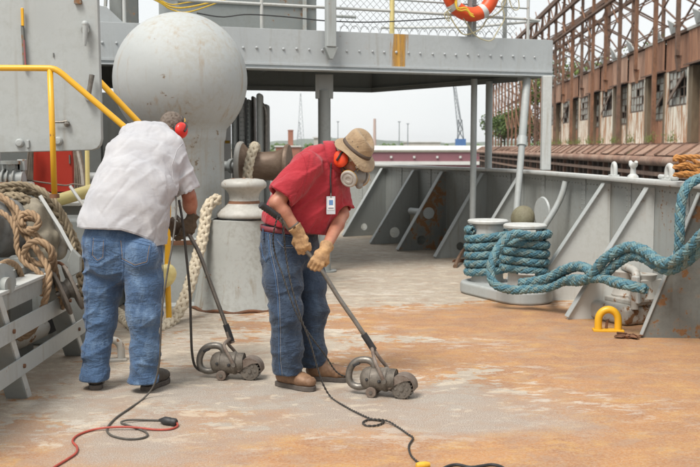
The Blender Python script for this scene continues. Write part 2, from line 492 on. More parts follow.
# ------------------------------------------------------------ deck
def deck_material():
    m, N, L, b = nodes('rusting_deck_paint'); co = tex_co(N, L)
    at_ = N.new('ShaderNodeAttribute'); at_.attribute_name = 'wear'
    sep = N.new('ShaderNodeSeparateColor'); L.new(at_.outputs['Color'], sep.inputs[0])
    orange, grit, dark = sep.outputs[0], sep.outputs[1], sep.outputs[2]
    cs = tex_co(N, L, (0.75, 1.0, 1))
    big = noise_n(N, L, cs, 2.2, 7, 0.66, 0.6); mid = noise_n(N, L, cs, 9, 6, 0.7, 0.4); fine = noise_n(N, L, co, 70, 4, 0.7)
    patch = math_n(N, L, 'ADD', math_n(N, L, 'MULTIPLY', big, 0.62), math_n(N, L, 'MULTIPLY', mid, 0.38))
    pm = ramp_n(N, L, math_n(N, L, 'ADD', patch, math_n(N, L, 'MULTIPLY', math_n(N, L, 'SUBTRACT', orange, 0.5), 0.55)), 0.494, 0.508)
    pale = mix_n(N, L, ramp_n(N, L, mid, 0.35, 0.65), (0.45, 0.40, 0.33), (0.33, 0.285, 0.23))
    # orange primer and rust bloom
    o1 = mix_n(N, L, ramp_n(N, L, noise_n(N, L, cs, 3.1, 6, 0.7, 0.8), 0.36, 0.62), (0.42, 0.185, 0.055), (0.275, 0.112, 0.046))
    o1 = mix_n(N, L, ramp_n(N, L, noise_n(N, L, cs, 5.3, 5, 0.7), 0.5, 0.75), o1, (0.52, 0.285, 0.065))
    o1 = mix_n(N, L, math_n(N, L, 'MULTIPLY', ramp_n(N, L, fine, 0.4, 0.7), 0.4), o1, (0.50, 0.36, 0.22))
    base = mix_n(N, L, pm, pale, o1)
    # small pale flakes of old paint inside the orange
    fz = math_n(N, L, 'ADD', math_n(N, L, 'MULTIPLY', noise_n(N, L, tex_co(N, L, (0.55, 1.1, 1)), 10, 7, 0.75), 0.6), math_n(N, L, 'MULTIPLY', noise_n(N, L, tex_co(N, L, (.7, 1, 1)), 1.5, 4), 0.4))
    fl = ramp_n(N, L, fz, 0.545, 0.560)
    base = mix_n(N, L, math_n(N, L, 'MULTIPLY', ramp_n(N, L, noise_n(N, L, co, 48, 3, .8), .42, .62), .22), base, (0.62, 0.50, 0.36))
    base = mix_n(N, L, math_n(N, L, 'MULTIPLY', ramp_n(N, L, noise_n(N, L, cs, 7, 6, .75), .54, .66), .5), base, (0.33, 0.19, 0.12))
    fl = math_n(N, L, 'MULTIPLY', fl, ramp_n(N, L, orange, 0.60, 1.05, inv=True))
    base = mix_n(N, L, math_n(N, L, 'MULTIPLY', fl, 0.8), base, (0.56, 0.51, 0.44))
    # rusty specks in the pale
    sp = ramp_n(N, L, noise_n(N, L, cs, 17, 6, 0.7), 0.60, 0.66)
    base = mix_n(N, L, math_n(N, L, 'MULTIPLY', sp, 0.5), base, (0.36, 0.19, 0.10))
    # grey grit and paint dust
    gm = ramp_n(N, L, math_n(N, L, 'ADD', math_n(N, L, 'MULTIPLY', fine, 0.45), math_n(N, L, 'ADD', math_n(N, L, 'MULTIPLY', mid, 0.35), math_n(N, L, 'MULTIPLY', grit, 0.62))), 0.62, 0.95)
    grc = mix_n(N, L, ramp_n(N, L, noise_n(N, L, co, 160, 2), 0.42, 0.58), (0.45, 0.41, 0.36), (0.22, 0.19, 0.165))
    base = mix_n(N, L, math_n(N, L, 'MULTIPLY', gm, 0.85), base, grc)
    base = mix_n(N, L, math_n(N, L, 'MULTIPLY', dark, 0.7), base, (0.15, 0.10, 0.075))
    spk = ramp_n(N, L, noise_n(N, L, co, 120, 4, .8), .36, .62)
    base = mix_n(N, L, math_n(N, L, 'MULTIPLY', math_n(N, L, 'SUBTRACT', 1, spk), .42), base, (.17, .115, .075))
    bl = ramp_n(N, L, noise_n(N, L, cs, 3.4, 8, .74, .5), .53, .60)
    base = mix_n(N, L, math_n(N, L, 'MULTIPLY', bl, .50), base, (.31, .215, .15))
    b2 = ramp_n(N, L, noise_n(N, L, tex_co(N, L, (.6, 1.1, 1)), 6.1, 8, .74, .4), .56, .585)
    b2 = math_n(N, L, 'MULTIPLY', b2, ramp_n(N, L, orange, 0.5, 1.0, inv=True))
    base = mix_n(N, L, math_n(N, L, 'MULTIPLY', b2, .5), base, (.55, .47, .36))
    v = N.new('ShaderNodeTexVoronoi'); v.inputs['Scale'].default_value = 95; L.new(co, v.inputs['Vector'])
    pm2 = ramp_n(N, L, v.outputs['Distance'], 0.06, 0.16, inv=True)
    base = mix_n(N, L, math_n(N, L, 'MULTIPLY', pm2, math_n(N, L, 'MULTIPLY', ramp_n(N, L, mid, 0.4, 0.6), 0.55)), base, (0.62, 0.57, 0.48))
    L.new(base, b.inputs['Base Color']); b.inputs['Roughness'].default_value = 0.8
    h = math_n(N, L, 'ADD', math_n(N, L, 'MULTIPLY', fine, 0.5), math_n(N, L, 'MULTIPLY', math_n(N, L, 'SUBTRACT', 1, pm), 0.35))
    h = math_n(N, L, 'ADD', h, math_n(N, L, 'MULTIPLY', pm2, 0.4))
    bump_n(N, L, b, h, 0.5, 0.004)
    return m

WALL = [(-11, 9), (-9.2, 15.5), (-6.5, 20), (-3.2, 21.6), (-1.4, 20.8), (-0.19, 18.9), (0.625, 17.5), (1.1, 16.08), (1.48, 15.0), (1.97, 14.0), (2.28, 12.9), (2.50, 11.5), (2.66, 10.0), (2.77, 8.9), (2.9, 7.9), (2.98, 6.4), (3.03, 4.0), (3.05, -3)]
wallc = spline([V((x, y, 0)) for x, y in WALL], step=0.1)
XS = np.arange(-11.5, 3.3, 0.07); YS = np.arange(-3.0, 22.0, 0.07)
dv = []; wear = []
def blob(x, y, cx, cy, rx, ry): return math.exp(-(((x - cx) / rx) ** 2 + ((y - cy) / ry) ** 2))
for y in YS:
    for x in XS:
        dv.append((x, y, 0.0))
        n = mnoise.noise(V((x * 0.9, y * 0.9, 3.1))); n2 = mnoise.noise(V((x * 2.2, y * 2.2, 8.1)))
        o = 0.34 + 0.18 * n
        o += 0.85 * blob(x, y, 2.7, 7.2, 1.6, 2.3) + 0.42 * blob(x, y, 0.6, 4.9, 1.9, 0.95) + 0.45 * blob(x, y, -1.2, 4.55, 1.5, 0.55)
        o += 0.25 * blob(x, y, -0.1, 8.6, 1.3, 1.1) + 0.35 * blob(x, y, 1.3, 9.0, 1.0, 0.9) + 0.3 * blob(x, y, 0.4, 7.2, 0.7, 0.5)
        o -= 0.5 * blob(x, y, 0.7, 12.5, 2.2, 2.6) + 0.28 * blob(x, y, 0.3, 7.9, 0.8, 0.4)
        o += 0.55 * blob(x, y, 1.8, 8.7, 1.3, 0.8)
        if y < 5.0: o += 0.35 * min(1, (5.0 - y) / 0.6)
        g = 0.9 * blob(x, y, -1.1, 6.1, 1.3, 0.8) + 0.8 * blob(x, y, 0.45, 5.95, 1.0, 0.5) + 0.85 * blob(x, y, 0.75, 5.45, 0.95, 0.36) + 0.5 * blob(x, y, -1.4, 7.6, 0.7, 1.0) + 0.75 * blob(x, y, -1.3, 5.0, 1.0, 0.5) + 0.35 * blob(x, y, 0.4, 4.6, 1.5, .35)
        g = g * (0.85 + 0.5 * n2)
        d = 0.0
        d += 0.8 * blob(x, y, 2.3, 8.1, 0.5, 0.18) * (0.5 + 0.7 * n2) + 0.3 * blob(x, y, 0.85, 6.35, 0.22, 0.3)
        wear.append((min(max(o, 0), 1), min(max(g, 0), 1), min(max(d, 0), 1), 1))
nx = len(XS); fs = [(j * nx + i, j * nx + i + 1, (j + 1) * nx + i + 1, (j + 1) * nx + i) for j in range(len(YS) - 1) for i in range(nx - 1)]
# keep only what lies inside the bulwark
def inside(x, y):
    c = False; m = len(wallc)
    for i in range(m):
        a, b = wallc[i], wallc[i - 1]
        if (a.y > y) != (b.y > y) and x < (b.x - a.x) * (y - a.y) / (b.y - a.y) + a.x: c = not c
    return c
poly_in = [inside(x + 0.0, y) or y < 8.5 and x < 3 for (x, y, z) in dv[:0]]
me = bpy.data.meshes.new('deck'); me.from_pydata(dv, [], fs); me.update()
ca = me.color_attributes.new('wear', 'FLOAT_COLOR', 'POINT'); ca.data.foreach_set('color', np.array(wear, dtype=np.float32).ravel())
rows = {}
for j, y in enumerate(YS):
    xs = []
    for i in range(len(wallc) - 1):
        a, b = wallc[i], wallc[i + 1]
        if (a.y > y) != (b.y > y): xs.append(a.x + (b.x - a.x) * (y - a.y) / (b.y - a.y))
    rows[j] = (min(xs) if len(xs) > 1 else -12.0, max(xs) if xs else -99)
import bmesh
bm = bmesh.new(); bm.from_mesh(me); bm.verts.ensure_lookup_table()
kill = [v for v in bm.verts if not (rows[v.index // nx][0] - 0.05 <= v.co.x <= rows[v.index // nx][1] + 0.02)]
bmesh.ops.delete(bm, geom=kill, context='VERTS'); bm.to_mesh(me); bm.free()
me.materials.append(deck_material())
deck = bpy.data.objects.new('deck', me); link(deck); tag(deck, kind='structure')
# ------------------------------------------------------------ bulwark
BH = 1.22
bul = thing('bulwark', 'long grey riveted bulwark curving round the deck edge with triangular gussets', 'bulwark', (2.9, 7.9, 0))
def nrm_at(i):
    d = (wallc[min(i + 1, len(wallc) - 1)] - wallc[max(i - 1, 0)]).normalized(); return V((d.y, -d.x, 0))   # points... sign fixed below
mb = MB(); n = len(wallc); vs_ = []; fs_ = []
for i, p in enumerate(wallc):
    nn = nrm_at(i)
    if nn.dot(V((0, 8, 0)) - p) < 0: nn = -nn        # inboard
    for (off, z) in ((0, -0.4), (0, BH), (-0.012, BH), (-0.012, -0.4)): vs_.append(p + nn * off + V((0, 0, z)))
for i in range(n - 1):
    for k in range(4): fs_.append((i * 4 + k, i * 4 + (k + 1) % 4, i * 4 + 4 + (k + 1) % 4, i * 4 + 4 + k))
mb.add(vs_, fs_).build('plating', GREYM, bul, smooth=True)
mb = MB(); vs_ = []; fs_ = []
for i, p in enumerate(wallc):
    nn = nrm_at(i)
    if nn.dot(V((0, 8, 0)) - p) < 0: nn = -nn
    for (off, z) in ((0.10, BH + .002), (0.11, BH + 0.02), (0.10, BH + 0.045), (-0.06, BH + 0.045), (-0.07, BH + 0.02), (-0.06, BH + .002)): vs_.append(p + nn * off + V((0, 0, z)))
for i in range(n - 1):
    for k in range(6): fs_.append((i * 6 + k, i * 6 + (k + 1) % 6, i * 6 + 6 + (k + 1) % 6, i * 6 + 6 + k))
mb.add(vs_, fs_).build('cap_rail', GREYW, bul, smooth=True, angle=60)
GUSP = painted('pale_gusset_grey', (0.50, 0.51, 0.49), rust=0.3, dirt=0.45)  # paler grey than the other gussets
def wall_at(Y, right=True):
    best = min((p for p in wallc if (p.x > -1.5)), key=lambda p: abs(p.y - Y)); i = wallc.index(best)
    d = (wallc[min(i + 1, n - 1)] - wallc[max(i - 1, 0)]).normalized(); nn = V((d.y, -d.x, 0))
    if nn.dot(V((0, 8, 0)) - best) < 0: nn = -nn
    return best.copy(), d, nn
def gusset(Y, depth, mat, hole=None, flange=0.09, hz=BH - 0.03, toe=0.02, inner=None):
    p, d, nn = wall_at(Y)
    if inner is not None: nn = (V(inner) - p); nn.z = 0; nn.normalize()
    t = 0.012; up = V((0, 0, 1))
    w = p + nn * 0.004
    outer = [w, w + nn * depth, w + nn * depth + up * toe, w + nn * 0.07 + up * hz, w + up * hz]
    mb = MB()
    if hole:
        # a plate with a round hole: ring of quads from the hole to the outline
        hx, hz_, hr = hole; c = w + nn * hx + up * hz_; K = 24
        def ray_out(a):
            dx, dz = math.cos(a), math.sin(a); best = 9
            pts = [(0, 0), (depth, 0), (depth, toe), (0.07, hz), (0, hz)]
            for k in range(5):
                x0, z0 = pts[k]; x1, z1 = pts[(k + 1) % 5]; ex, ez = x1 - x0, z1 - z0
                den = dx * ez - dz * ex
                if abs(den) < 1e-9: continue
                s = ((x0 - hx) * ez - (z0 - hz_) * ex) / den; u = ((x0 - hx) * dz - (z0 - hz_) * dx) / den
                if s > 0 and -1e-6 <= u <= 1 + 1e-6: best = min(best, s)
            return best
        angs = [2 * math.pi * k / K for k in range(K)]
        angs += [math.atan2(z - hz_, x - hx) % (2 * math.pi) for x, z in [(0, 0), (depth, 0), (depth, toe), (0.07, hz), (0, hz)]]
        angs = sorted(set(round(a, 5) for a in angs)); K = len(angs); vs2 = []
        for off in (-t / 2, t / 2):
            for a in angs: vs2.append(c + (nn * math.cos(a) + up * math.sin(a)) * hr + d * off)
            for a in angs: vs2.append(c + (nn * math.cos(a) + up * math.sin(a)) * ray_out(a) + d * off)
        fs2 = []
        for k in range(K):
            l = (k + 1) % K
            fs2 += [(k, l, K + l, K + k), (2 * K + k, 3 * K + k, 3 * K + l, 2 * K + l), (k, 2 * K + k, 2 * K + l, l), (K + k, K + l, 3 * K + l, 3 * K + k)]
        mb.add(vs2, fs2)
    else: mb.prism([q - d * (t / 2) for q in outer], d * t)
    g = mb.build('gusset', mat, bul)
    if flange:
        a = outer[2]; b = outer[3]; ax = (b - a).normalized(); o = ax.cross(d).normalized()
        if o.dot(nn) < 0: o = -o
        MB().prism([a - d * (flange / 2), a + d * (flange / 2), b + d * (flange / 2), b - d * (flange / 2)], o * 0.012).build('flange', GREY, g, bevel=0.003)
    return g
for Y, dep, mat, hole in ((19.2, 0.8, GREYM, None), (17.5, 0.83, GREYM, (0.42, 0.16, 0.06)), (16.08, 0.82, GREYM, (0.40, 0.18, 0.085)), (15.0, 0.82, RUSTYG, (0.42, 0.15, 0.075)),
                     (14.0, 0.82, GREYM, (0.42, 0.16, 0.06)), (12.9, 0.8, GREYM, (0.42, 0.16, 0.06)), (10.0, 0.85, GUSP, None), (8.9, 0.80, GUSP, None)):
    gusset(Y, dep, mat, hole)
g = gusset(7.9, 0.50, RUSTYG, None, flange=0.05, inner=(2.38, 7.95, 0))
# white discs behind two holes are drain covers; the pipe rib
p, d, nn = wall_at(11.2); q = p + nn * 0.75
MB().tube(spline([p + V((0, 0, BH - .05)) + nn * 0.08, p + nn * 0.2 + V((0, 0, 0.85)), q + V((0, 0, 0.02))], n=12), 0.035, n=10).build('brace_pipe', GREY, bul, smooth=True)
# seam straps and rivets
rv = MB()
for Y in (18.3, 16.8, 15.55, 14.5, 13.4, 12.2, 10.75, 9.45, 8.35, 7.3):
    p, d, nn = wall_at(Y)
    MB().box(p + nn * 0.005 + V((0, 0, BH / 2)), (0.11, 0.01, BH - 0.02), rz=math.atan2(d.y, d.x)).build('seam_strap', GREYM, bul, bevel=0.002)
    for k in range(22):
        for s in (-0.035, 0.035): rv.ball(p + nn * 0.011 + d * s + V((0, 0, 0.05 + k * 0.052)), 0.008, n=6)
for i in range(0, n - 1):
    p = wallc[i]
    if 6 < p.y < 19.5 and p.x > -1.2:
        d = (wallc[i + 1] - wallc[i]).normalized(); nn = V((d.y, -d.x, 0))
        if nn.dot(V((0, 8, 0)) - p) < 0: nn = -nn
        rv.ball(p + nn * 0.004 + V((0, 0, BH - 0.06)), 0.008, n=6); rv.ball(p + nn * 0.004 + V((0, 0, 0.06)), 0.009, n=6)
tag(rv.build('rivets', GREYM, bul, smooth=True), kind='stuff')
# horizontal pipe between two gussets, with flange
p1 = at(411, 211, 15.6); p2 = at(428, 213, 14.9)
MB().cyl(p1, p2, 0.055, n=14).cyl(p2 - V((0, 0, 0)), p2 + (p2 - p1).normalized() * 0.03, 0.09, n=14).build('drain_pipe', GREY, bul, smooth=True)
# freeing port behind it, a plate coloured as the daylight through it
MB().box(at(414, 222, 15.75), (0.28, 0.02, 0.22), rz=R(-70)).build('freeing_port', plain('painted_daylight', (0.45, 0.4, 0.32), 0.8), bul)
# hull side below the deck
hv = []; hf = []
for p in wallc: hv += [p + V((0, 0, -0.4)), V((p.x * 0.97, p.y * 0.97, -6.5))]
for i in range(n - 1): hf.append((2 * i, 2 * i + 1, 2 * i + 3, 2 * i + 2))
tag(MB().add(hv, hf).build('hull_side', GREYD, None, smooth=True), 'grey hull side of the ship below its deck edge', 'hull', kind='structure')

# fittings on the cap rail
def rail_pt(u, v, Y): p, d, nn = wall_at(Y); return p + V((0, 0, BH + 0.045)) + nn * 0.01, d, nn
def ring_arch(name, label, cat, p, d, hgt, wid, r, mat, group=None, foot=True):
    t = thing(name, label, cat, p, group)
    pts = [p - d * wid / 2, p - d * wid / 2 + V((0, 0, hgt * .5))] + [p + d * (-wid / 2 * math.cos(a)) + V((0, 0, hgt * .5 + hgt * .5 * math.sin(a))) for a in (0.5, 1.0, 1.57, 2.14, 2.64)] + [p + d * wid / 2 + V((0, 0, hgt * .5)), p + d * wid / 2]
    MB().tube(spline(pts, n=24), r, n=10).build('loop', mat, t, smooth=True, angle=80)
    if foot: MB().box(p + V((0, 0, 0.008)), (wid * 1.55, r * 3.4, 0.018), rz=math.atan2(d.y, d.x)).build('foot_plate', mat, t, bevel=0.004)
    return t
p, d, nn = rail_pt(0, 0, 9.9)
ring_arch('rail_eye', 'small grey closed eye on the bulwark rail left of the horned cleat', 'deck eye', p, d, 0.13, 0.075, 0.022, GREYW)
p, d, nn = rail_pt(0, 0, 9.35)
t = thing('horned_cleat', 'small grey two-horned cleat standing on the bulwark rail', 'cleat', p)
MB().lathe([(0.055, 0), (0.05, 0.02), (0.028, 0.04), (0.025, 0.09), (0.035, 0.12), (0.02, 0.13)], p, n=16).build('stem', GREYW, t, smooth=True)
MB().tube(spline([p + d * -0.075 + V((0, 0, 0.155)), p + d * -0.03 + V((0, 0, 0.12)), p + d * 0.03 + V((0, 0, 0.12)), p + d * 0.075 + V((0, 0, 0.155))], n=10), [0.016, 0.02, 0.026, 0.028, 0.028, 0.03, 0.028, 0.028, 0.026, 0.02, 0.016], n=10).build('horn', GREYW, t, smooth=True)
p, d, nn = rail_pt(0, 0, 8.65)
ring_arch('rail_eye', 'grey rail eye half hidden by the orange rope coil', 'deck eye', p, d, 0.13, 0.085, 0.026, GREYW)
p, d, nn = rail_pt(0, 0, 8.5)
t = thing('shackle_pin', 'grey shackle lying on the bulwark rail beside the orange rope', 'shackle', p)
MB().cyl(p - d * 0.0 + V((0, 0, .025)), p + d * -0.28 + V((0, 0, .03)), 0.022, n=10).build('pin', GREYW, t, smooth=True)
MB().ball(p + V((0, 0, 0.03)), 0.036, 10).build('knob', GREYW, t, smooth=True)
oran = simple('orange_rope_fibre', (0.52, 0.24, 0.06), (0.30, 0.13, 0.04), 30, 0.85, 0, 0.3, 150)
c0 = rail_pt(0, 0, 8.22)[0]
pts = []
for k in range(40):
    a = k * 0.42; rr = 0.115 + 0.02 * math.sin(k * 1.7)
    pts.append(c0 + V((rr * math.cos(a) * 1.15, rr * math.sin(a) * 0.6, 0.03 + 0.0045 * k * (1 + .15 * math.sin(k * 2.1)))))
pts += [c0 + V((0.2, -0.3, 0.22)), c0 + V((0.35, -0.8, 0.3))]
laid_rope('orange_rope_coil', 'orange rope wound in a small coil on top of the bulwark rail', 'rope', pts, 0.02, oran)

# ------------------------------------------------------------ platform
GL, GR_ = V((-6.5, 9.6, 0)), V((2.60, 12.75, 0))
zt, zb = 2.93, 2.46
plat = thing('upper_platform', 'light grey riveted steel platform on posts above the deck', 'platform', (0.0, 12, 0))
gd = (GR_ - GL).normalized(); gn = V((-gd.y, gd.x, 0))   # gn points away from the camera
def gp(u, off=0.0, z=0.0):
    # point on the girder line seen at pixel column u
    x = (u - 350) / FPX; t = (GL.x - x * GL.y) / (x * gd.y - gd.x); p = GL + gd * t; return p + gn * off + V((0, 0, z))
L_ = (GR_ - GL).length
def gbox(name, s0, s1, off0, off1, z0, z1, mat, bevel=0.004):
    c = GL + gd * ((s0 + s1) / 2) + gn * ((off0 + off1) / 2) + V((0, 0, (z0 + z1) / 2))
    return MB().box(c, (s1 - s0, off1 - off0, z1 - z0), rz=math.atan2(gd.y, gd.x)).build(name, mat, plat, bevel=bevel)
gbox('girder', 0, L_, 0, 0.02, zb + 0.018, zt, PLAT)
gbox('girder_flange', 0, L_ + 0.01, -0.07, 0.16, zb, zb + 0.016, PLAT)
gbox('girder_lip', 0, L_, -0.025, -0.002, zb + 0.05, zb + 0.075, PLAT, 0.002)
rv = MB()
for k in range(int(L_ / 0.158)):
    rv.ball(GL + gd * (0.05 + k * 0.158 + random.uniform(-.007, .007)) - gn * 0.004 + V((0, 0, zb + 0.245 + random.uniform(-.005, .005))), random.uniform(.014, .018), n=8)
tag(rv.build('rivets', PLAT, plat, smooth=True), kind='stuff')
# back edge of the platform runs off at an angle to the girder
BK = [GL + gn * 4.6, at(250, 103, 15.6), at(372, 96, 16.2), GR_ + gn * 0.9]
BK = [V((p.x, p.y, 0)) for p in BK]; 
MB().prism([GL + gn * 0.02 + V((0, 0, zt - 0.07)), GR_ + gn * 0.02 + V((0, 0, zt - 0.07))] + [p + V((0, 0, zt - 0.07)) for p in BK[::-1]], V((0, 0, 0.05))).build('platform_deck', GREYM, plat)
for a, b in ((BK[0], BK[1]), (BK[1], BK[2]), (BK[2], BK[3])):
    MB().beam(a + V((0, 0, (zb + zt) / 2 - 0.06)), b + V((0, 0, (zb + zt) / 2 - 0.06)), 0.014, 0.36).build('edge_beam', GREYD, plat)
    MB().beam(a + V((0, 0, zb + 0.06)), b + V((0, 0, zb + 0.06)), 0.10, 0.014).build('edge_flange', GREYD, plat)
MB().beam(GR_ + V((0, 0, (zb + zt) / 2)), BK[3] + V((0, 0, (zb + zt) / 2)), 0.014, zt - zb - 0.01).build('edge_beam', PLAT, plat)
for k in range(11):
    s = 0.8 + k * 0.82; a = GL + gd * s + gn * 0.03; b = a + gn * (3.0 if s < L_ * .72 else max(0.5, 3.0 - (s - L_ * .72) * 1.25))
    MB().beam(a + V((0, 0, zt - 0.17)), b + V((0, 0, zt - 0.17)), 0.012, 0.2).build('cross_beam', GREYD, plat)
def post(u, Yo, z1, z0, r, mat, foot=True, sq=False, name='post'):
    p = V(((u - 350) / FPX * Yo, Yo, 0)); mb = MB()
    if sq: mb.box(p + V((0, 0, (z0 + z1) / 2)), (r * 2, r * 2, z1 - z0)); o = mb.build(name, mat, plat, bevel=0.012)
    else: o = mb.cyl(p + V((0, 0, z0)), p + V((0, 0, z1)), r, n=20).build(name, mat, plat, smooth=True)
    return p
p = post(324.5, 12.25, zb - 0.2, 0, 0.078, GREYM)
MB().prism([p + V((-0.11, -0.05, zb - 0.005)), p + V((0.11, -0.05, zb - 0.005)), p + V((0.11, -0.05, zb - 0.30)), p + V((-0.11, -0.05, zb - 0.30))], V((0, 0.1, 0))).build('post_bracket', GREY, plat, bevel=0.006)
MB().cyl(p, p + V((0, 0, 0.02)), 0.15, n=20).build('post_base', GREYM, plat, smooth=True)
p = post(473, 13.1, zb, 0, 0.042, GREY); MB().cyl(p, p + V((0, 0, 0.02)), 0.1, n=16).build('post_base', GREY, plat, smooth=True)
post(488, 13.9, zb + .02, BH + 0.045, 0.05, GREY)
post(545, 12.55, zb, BH + 0.045, 0.06, GREYW, sq=True)
a = at(527, 79, 12.7); b = at(511.5, 277, 11.7); b.z = 0.01
mid = a.lerp(b, 0.33)
MB().tube([a, mid, mid.lerp(b, 0.01), b], [0.05, 0.05, 0.042, 0.042], n=14).build('brace_pipe', GREY, plat, smooth=True)
MB().cyl(mid + (mid - a).normalized() * -0.06, mid + (mid - a).normalized() * 0.06, 0.062, n=14).build('pipe_collar', GREY, plat, smooth=True)
# hanging brace bar on the girder with its pointed foot
def gq(u, z, off): return gp(u, off, z)
bar = MB(); c = gp(328.5); 
bar.box(c - gn * 0.09 + V((0, 0, (4.2 + zt - .2) / 2)), (0.12, 0.10, 4.2 - zt + .2), rz=math.atan2(gd.y, gd.x)); 
br = bar.build('brace_bar', GREY, plat, bevel=0.012)
cz = zt - 0.2
MB().prism([c - gn * 0.05 + gd * x + V((0, 0, z)) for x, z in ((-0.085, cz - .001), (0.085, cz - .001), (0.02, cz - 0.14), (-0.02, cz - 0.14))], -gn * 0.08).build('bar_foot', GREYM, br, bevel=0.006)
# rust stain bands: thin scale run down the girder below the yellow stanchion
st, N, L, b_ = nodes('rust_run'); co = tex_co(N, L)
nz = noise_n(N, L, tex_co(N, L, (14, 14, 1.0)), 2.0, 5)
gs = N.new('ShaderNodeSeparateXYZ'); L.new(tex_co(N, L, None, 'Generated'), gs.inputs[0])
gx = math_n(N, L, 'SUBTRACT', 1, math_n(N, L, 'MULTIPLY', math_n(N, L, 'ABSOLUTE', math_n(N, L, 'SUBTRACT', gs.outputs[0], 0.5)), 2.0))
rm = ramp_n(N, L, math_n(N, L, 'ADD', math_n(N, L, 'MULTIPLY', nz, 1.5), math_n(N, L, 'MULTIPLY', gx, .7)), 0.95, 1.5)
b_.inputs['Base Color'].default_value = (0.56, 0.30, 0.06, 1); L.new(rm, b_.inputs['Alpha']); b_.inputs['Roughness'].default_value = 0.7
s0 = (gp(397.5) - GL).dot(gd)
gbox('rust_run', s0 - 0.15, s0 + 0.17, -0.0035, -0.001, zb + 0.077, zt - 0.004, st, 0)
# ------------------------------------------------------------ railing on the platform
rail = thing('platform_railing', 'grey pipe railing with wire mesh round the upper platform', 'railing', gp(400, 0, zt))
offr = 0.12
def rp(u, z): return gp(u, offr, z)
zr = zt + 0.285; UC = 541
MB().tube([rp(20, zr + .02), rp(200, zr + .01), rp(400, zr), rp(530, zr - .02), rp(UC, zr - .03), rp(UC - 3, zr - .03) + gn * 0.12, rp(505, zr - .03) + gn * 0.9, rp(430, zr) + gn * 1.6], 0.018, n=10).build('rail', GREYW, rail, smooth=True)
MB().tube([rp(20, zt + 0.86), rp(400, zt + 0.84), rp(UC, zt + 0.8)], 0.018, n=10).build('rail', GREYW, rail, smooth=True)
MB().tube([rp(345, zt + 0.43), rp(UC - 10, zt + 0.40)], 0.01, n=8).build('rail', GREYM, rail, smooth=True)
for u, m in ((20, GREYW), (129, GREYW), (265.5, GREYW), (530, GREYW)):
    MB().cyl(rp(u, zt - .02), rp(u, zt + 0.85), 0.020, n=10).build('stanchion', m, rail, smooth=True)
MB().cyl(rp(395, zt - .02), rp(395, zt + 0.13), 0.03, n=12).build('stanchion', PYEL, rail, smooth=True)
MB().cyl(rp(395, zt + .13), rp(395, zt + 0.9), 0.03, n=12).build('stanchion', PYEL, rail, smooth=True)
MB().beam(rp(472, zt - .02), rp(472, zt + 0.95), 0.09, 0.05).build('stanchion', GREYM, rail, bevel=0.006)
MB().beam(rp(480, zt - .02) + gn * .1, rp(480, zt + 0.95) + gn * .1, 0.08, 0.05).build('stanchion', GREY, rail, bevel=0.006)
MB().beam(rp(518, zt - .02) + gn * .3, rp(518, zt + 0.95) + gn * .3, 0.07, 0.05).build('stanchion', GREYM, rail, bevel=0.006)
WIRE = simple('galvanised_wire', (0.42, 0.43, 0.43), (0.3, 0.3, 0.3), 30, 0.5, 0.5, 0)
mw = MB(); a0 = gp(345, 0.2); a1 = gp(522, 0.2); Lm = (a1 - a0).length; hm = 0.62; st_ = 0.085
zz = zt + 0.06
for k in range(-8, int(Lm / st_) + 1):
    for sg in (1, -1):
        x0 = k * st_ if sg > 0 else k * st_ + hm; x1 = x0 + hm * sg
        ya, yb = 0.0, hm
        xs, xe = x0, x1
        # clip to [0, Lm]
        def clip(x, y, X, Y_):
            if x < 0: y += (0 - x) * (Y_ - y) / (X - x); x = 0
            if x > Lm: y += (Lm - x) * (Y_ - y) / (X - x); x = Lm
            return x, y
        if (xs < 0 and xe < 0) or (xs > Lm and xe > Lm): continue
        q0 = clip(xs, ya, xe, yb); q1 = clip(xe, yb, xs, ya)
        mw.tube([a0 + gd * q0[0] + V((0, 0, zz + q0[1])), a0 + gd * q1[0] + V((0, 0, zz + q1[1]))], 0.0028, n=3, caps=False)
tag(mw.build('wire_mesh', WIRE, rail), kind='stuff')
mw = MB()
for k in range(int(Lm / 0.13)):
    mw.tube([a0 + gd * (k * .13 + .065 - .062 * math.cos(w)) + V((0, 0, zt + 0.0 + 0.10 * math.sin(w))) for w in np.linspace(0, math.pi, 7)], 0.004, n=4)
tag(mw.build('wire_loops', WIRE, rail), kind='stuff')
# ------------------------------------------------------------ life ring
ORG = simple('life_ring_orange', (0.78, 0.10, 0.02), (0.62, 0.07, 0.015), 6, 0.45, 0, 0.1)
WHB = simple('white_reflective_band', (0.62, 0.62, 0.60), (0.5, 0.5, 0.48), 10, 0.5, 0, 0.1)
CORD = simple('pale_cord', (0.52, 0.47, 0.30), (0.36, 0.32, 0.2), 30, 0.8, 0, 0.2)
YCORD = simple('yellow_cord', (0.72, 0.47, 0.04), (0.5, 0.32, 0.03), 30, 0.7, 0, 0.2)
c = gp(468, 0.02, 0); c.z = at(468, -10, c.y).z; RR, rr = 0.305, 0.088
lr = thing('life_ring', 'orange life ring with white bands hanging on the platform railing', 'life ring', c)
def rpt(a, R_=RR): return c + gd * (R_ * math.cos(a)) + V((0, 0, R_ * math.sin(a))) - gn * 0.04
prof = []
for i in range(48):
    pass
mb = MB(); mb.tube([rpt(2 * math.pi * i / 48) for i in range(48)], rr, n=16, closed=True); mb.build('ring', ORG, lr, smooth=True, angle=180)
for a in (R(222), R(302), R(42), R(132)):
    MB().tube([rpt(a + t) for t in np.linspace(-0.11, 0.11, 6)], rr * 1.035, n=16).build('band', WHB, lr, smooth=True)
pts = []
for a0_ in (R(222), R(302), R(382), R(492)):
    pass
MB().tube(spline([rpt(R(222), .42), rpt(R(245), .5) - gn * .02, rpt(R(262), .56), rpt(R(285), .50), rpt(R(302), .42)], n=20), 0.009, n=6).build('grab_rope', CORD, lr, smooth=True)
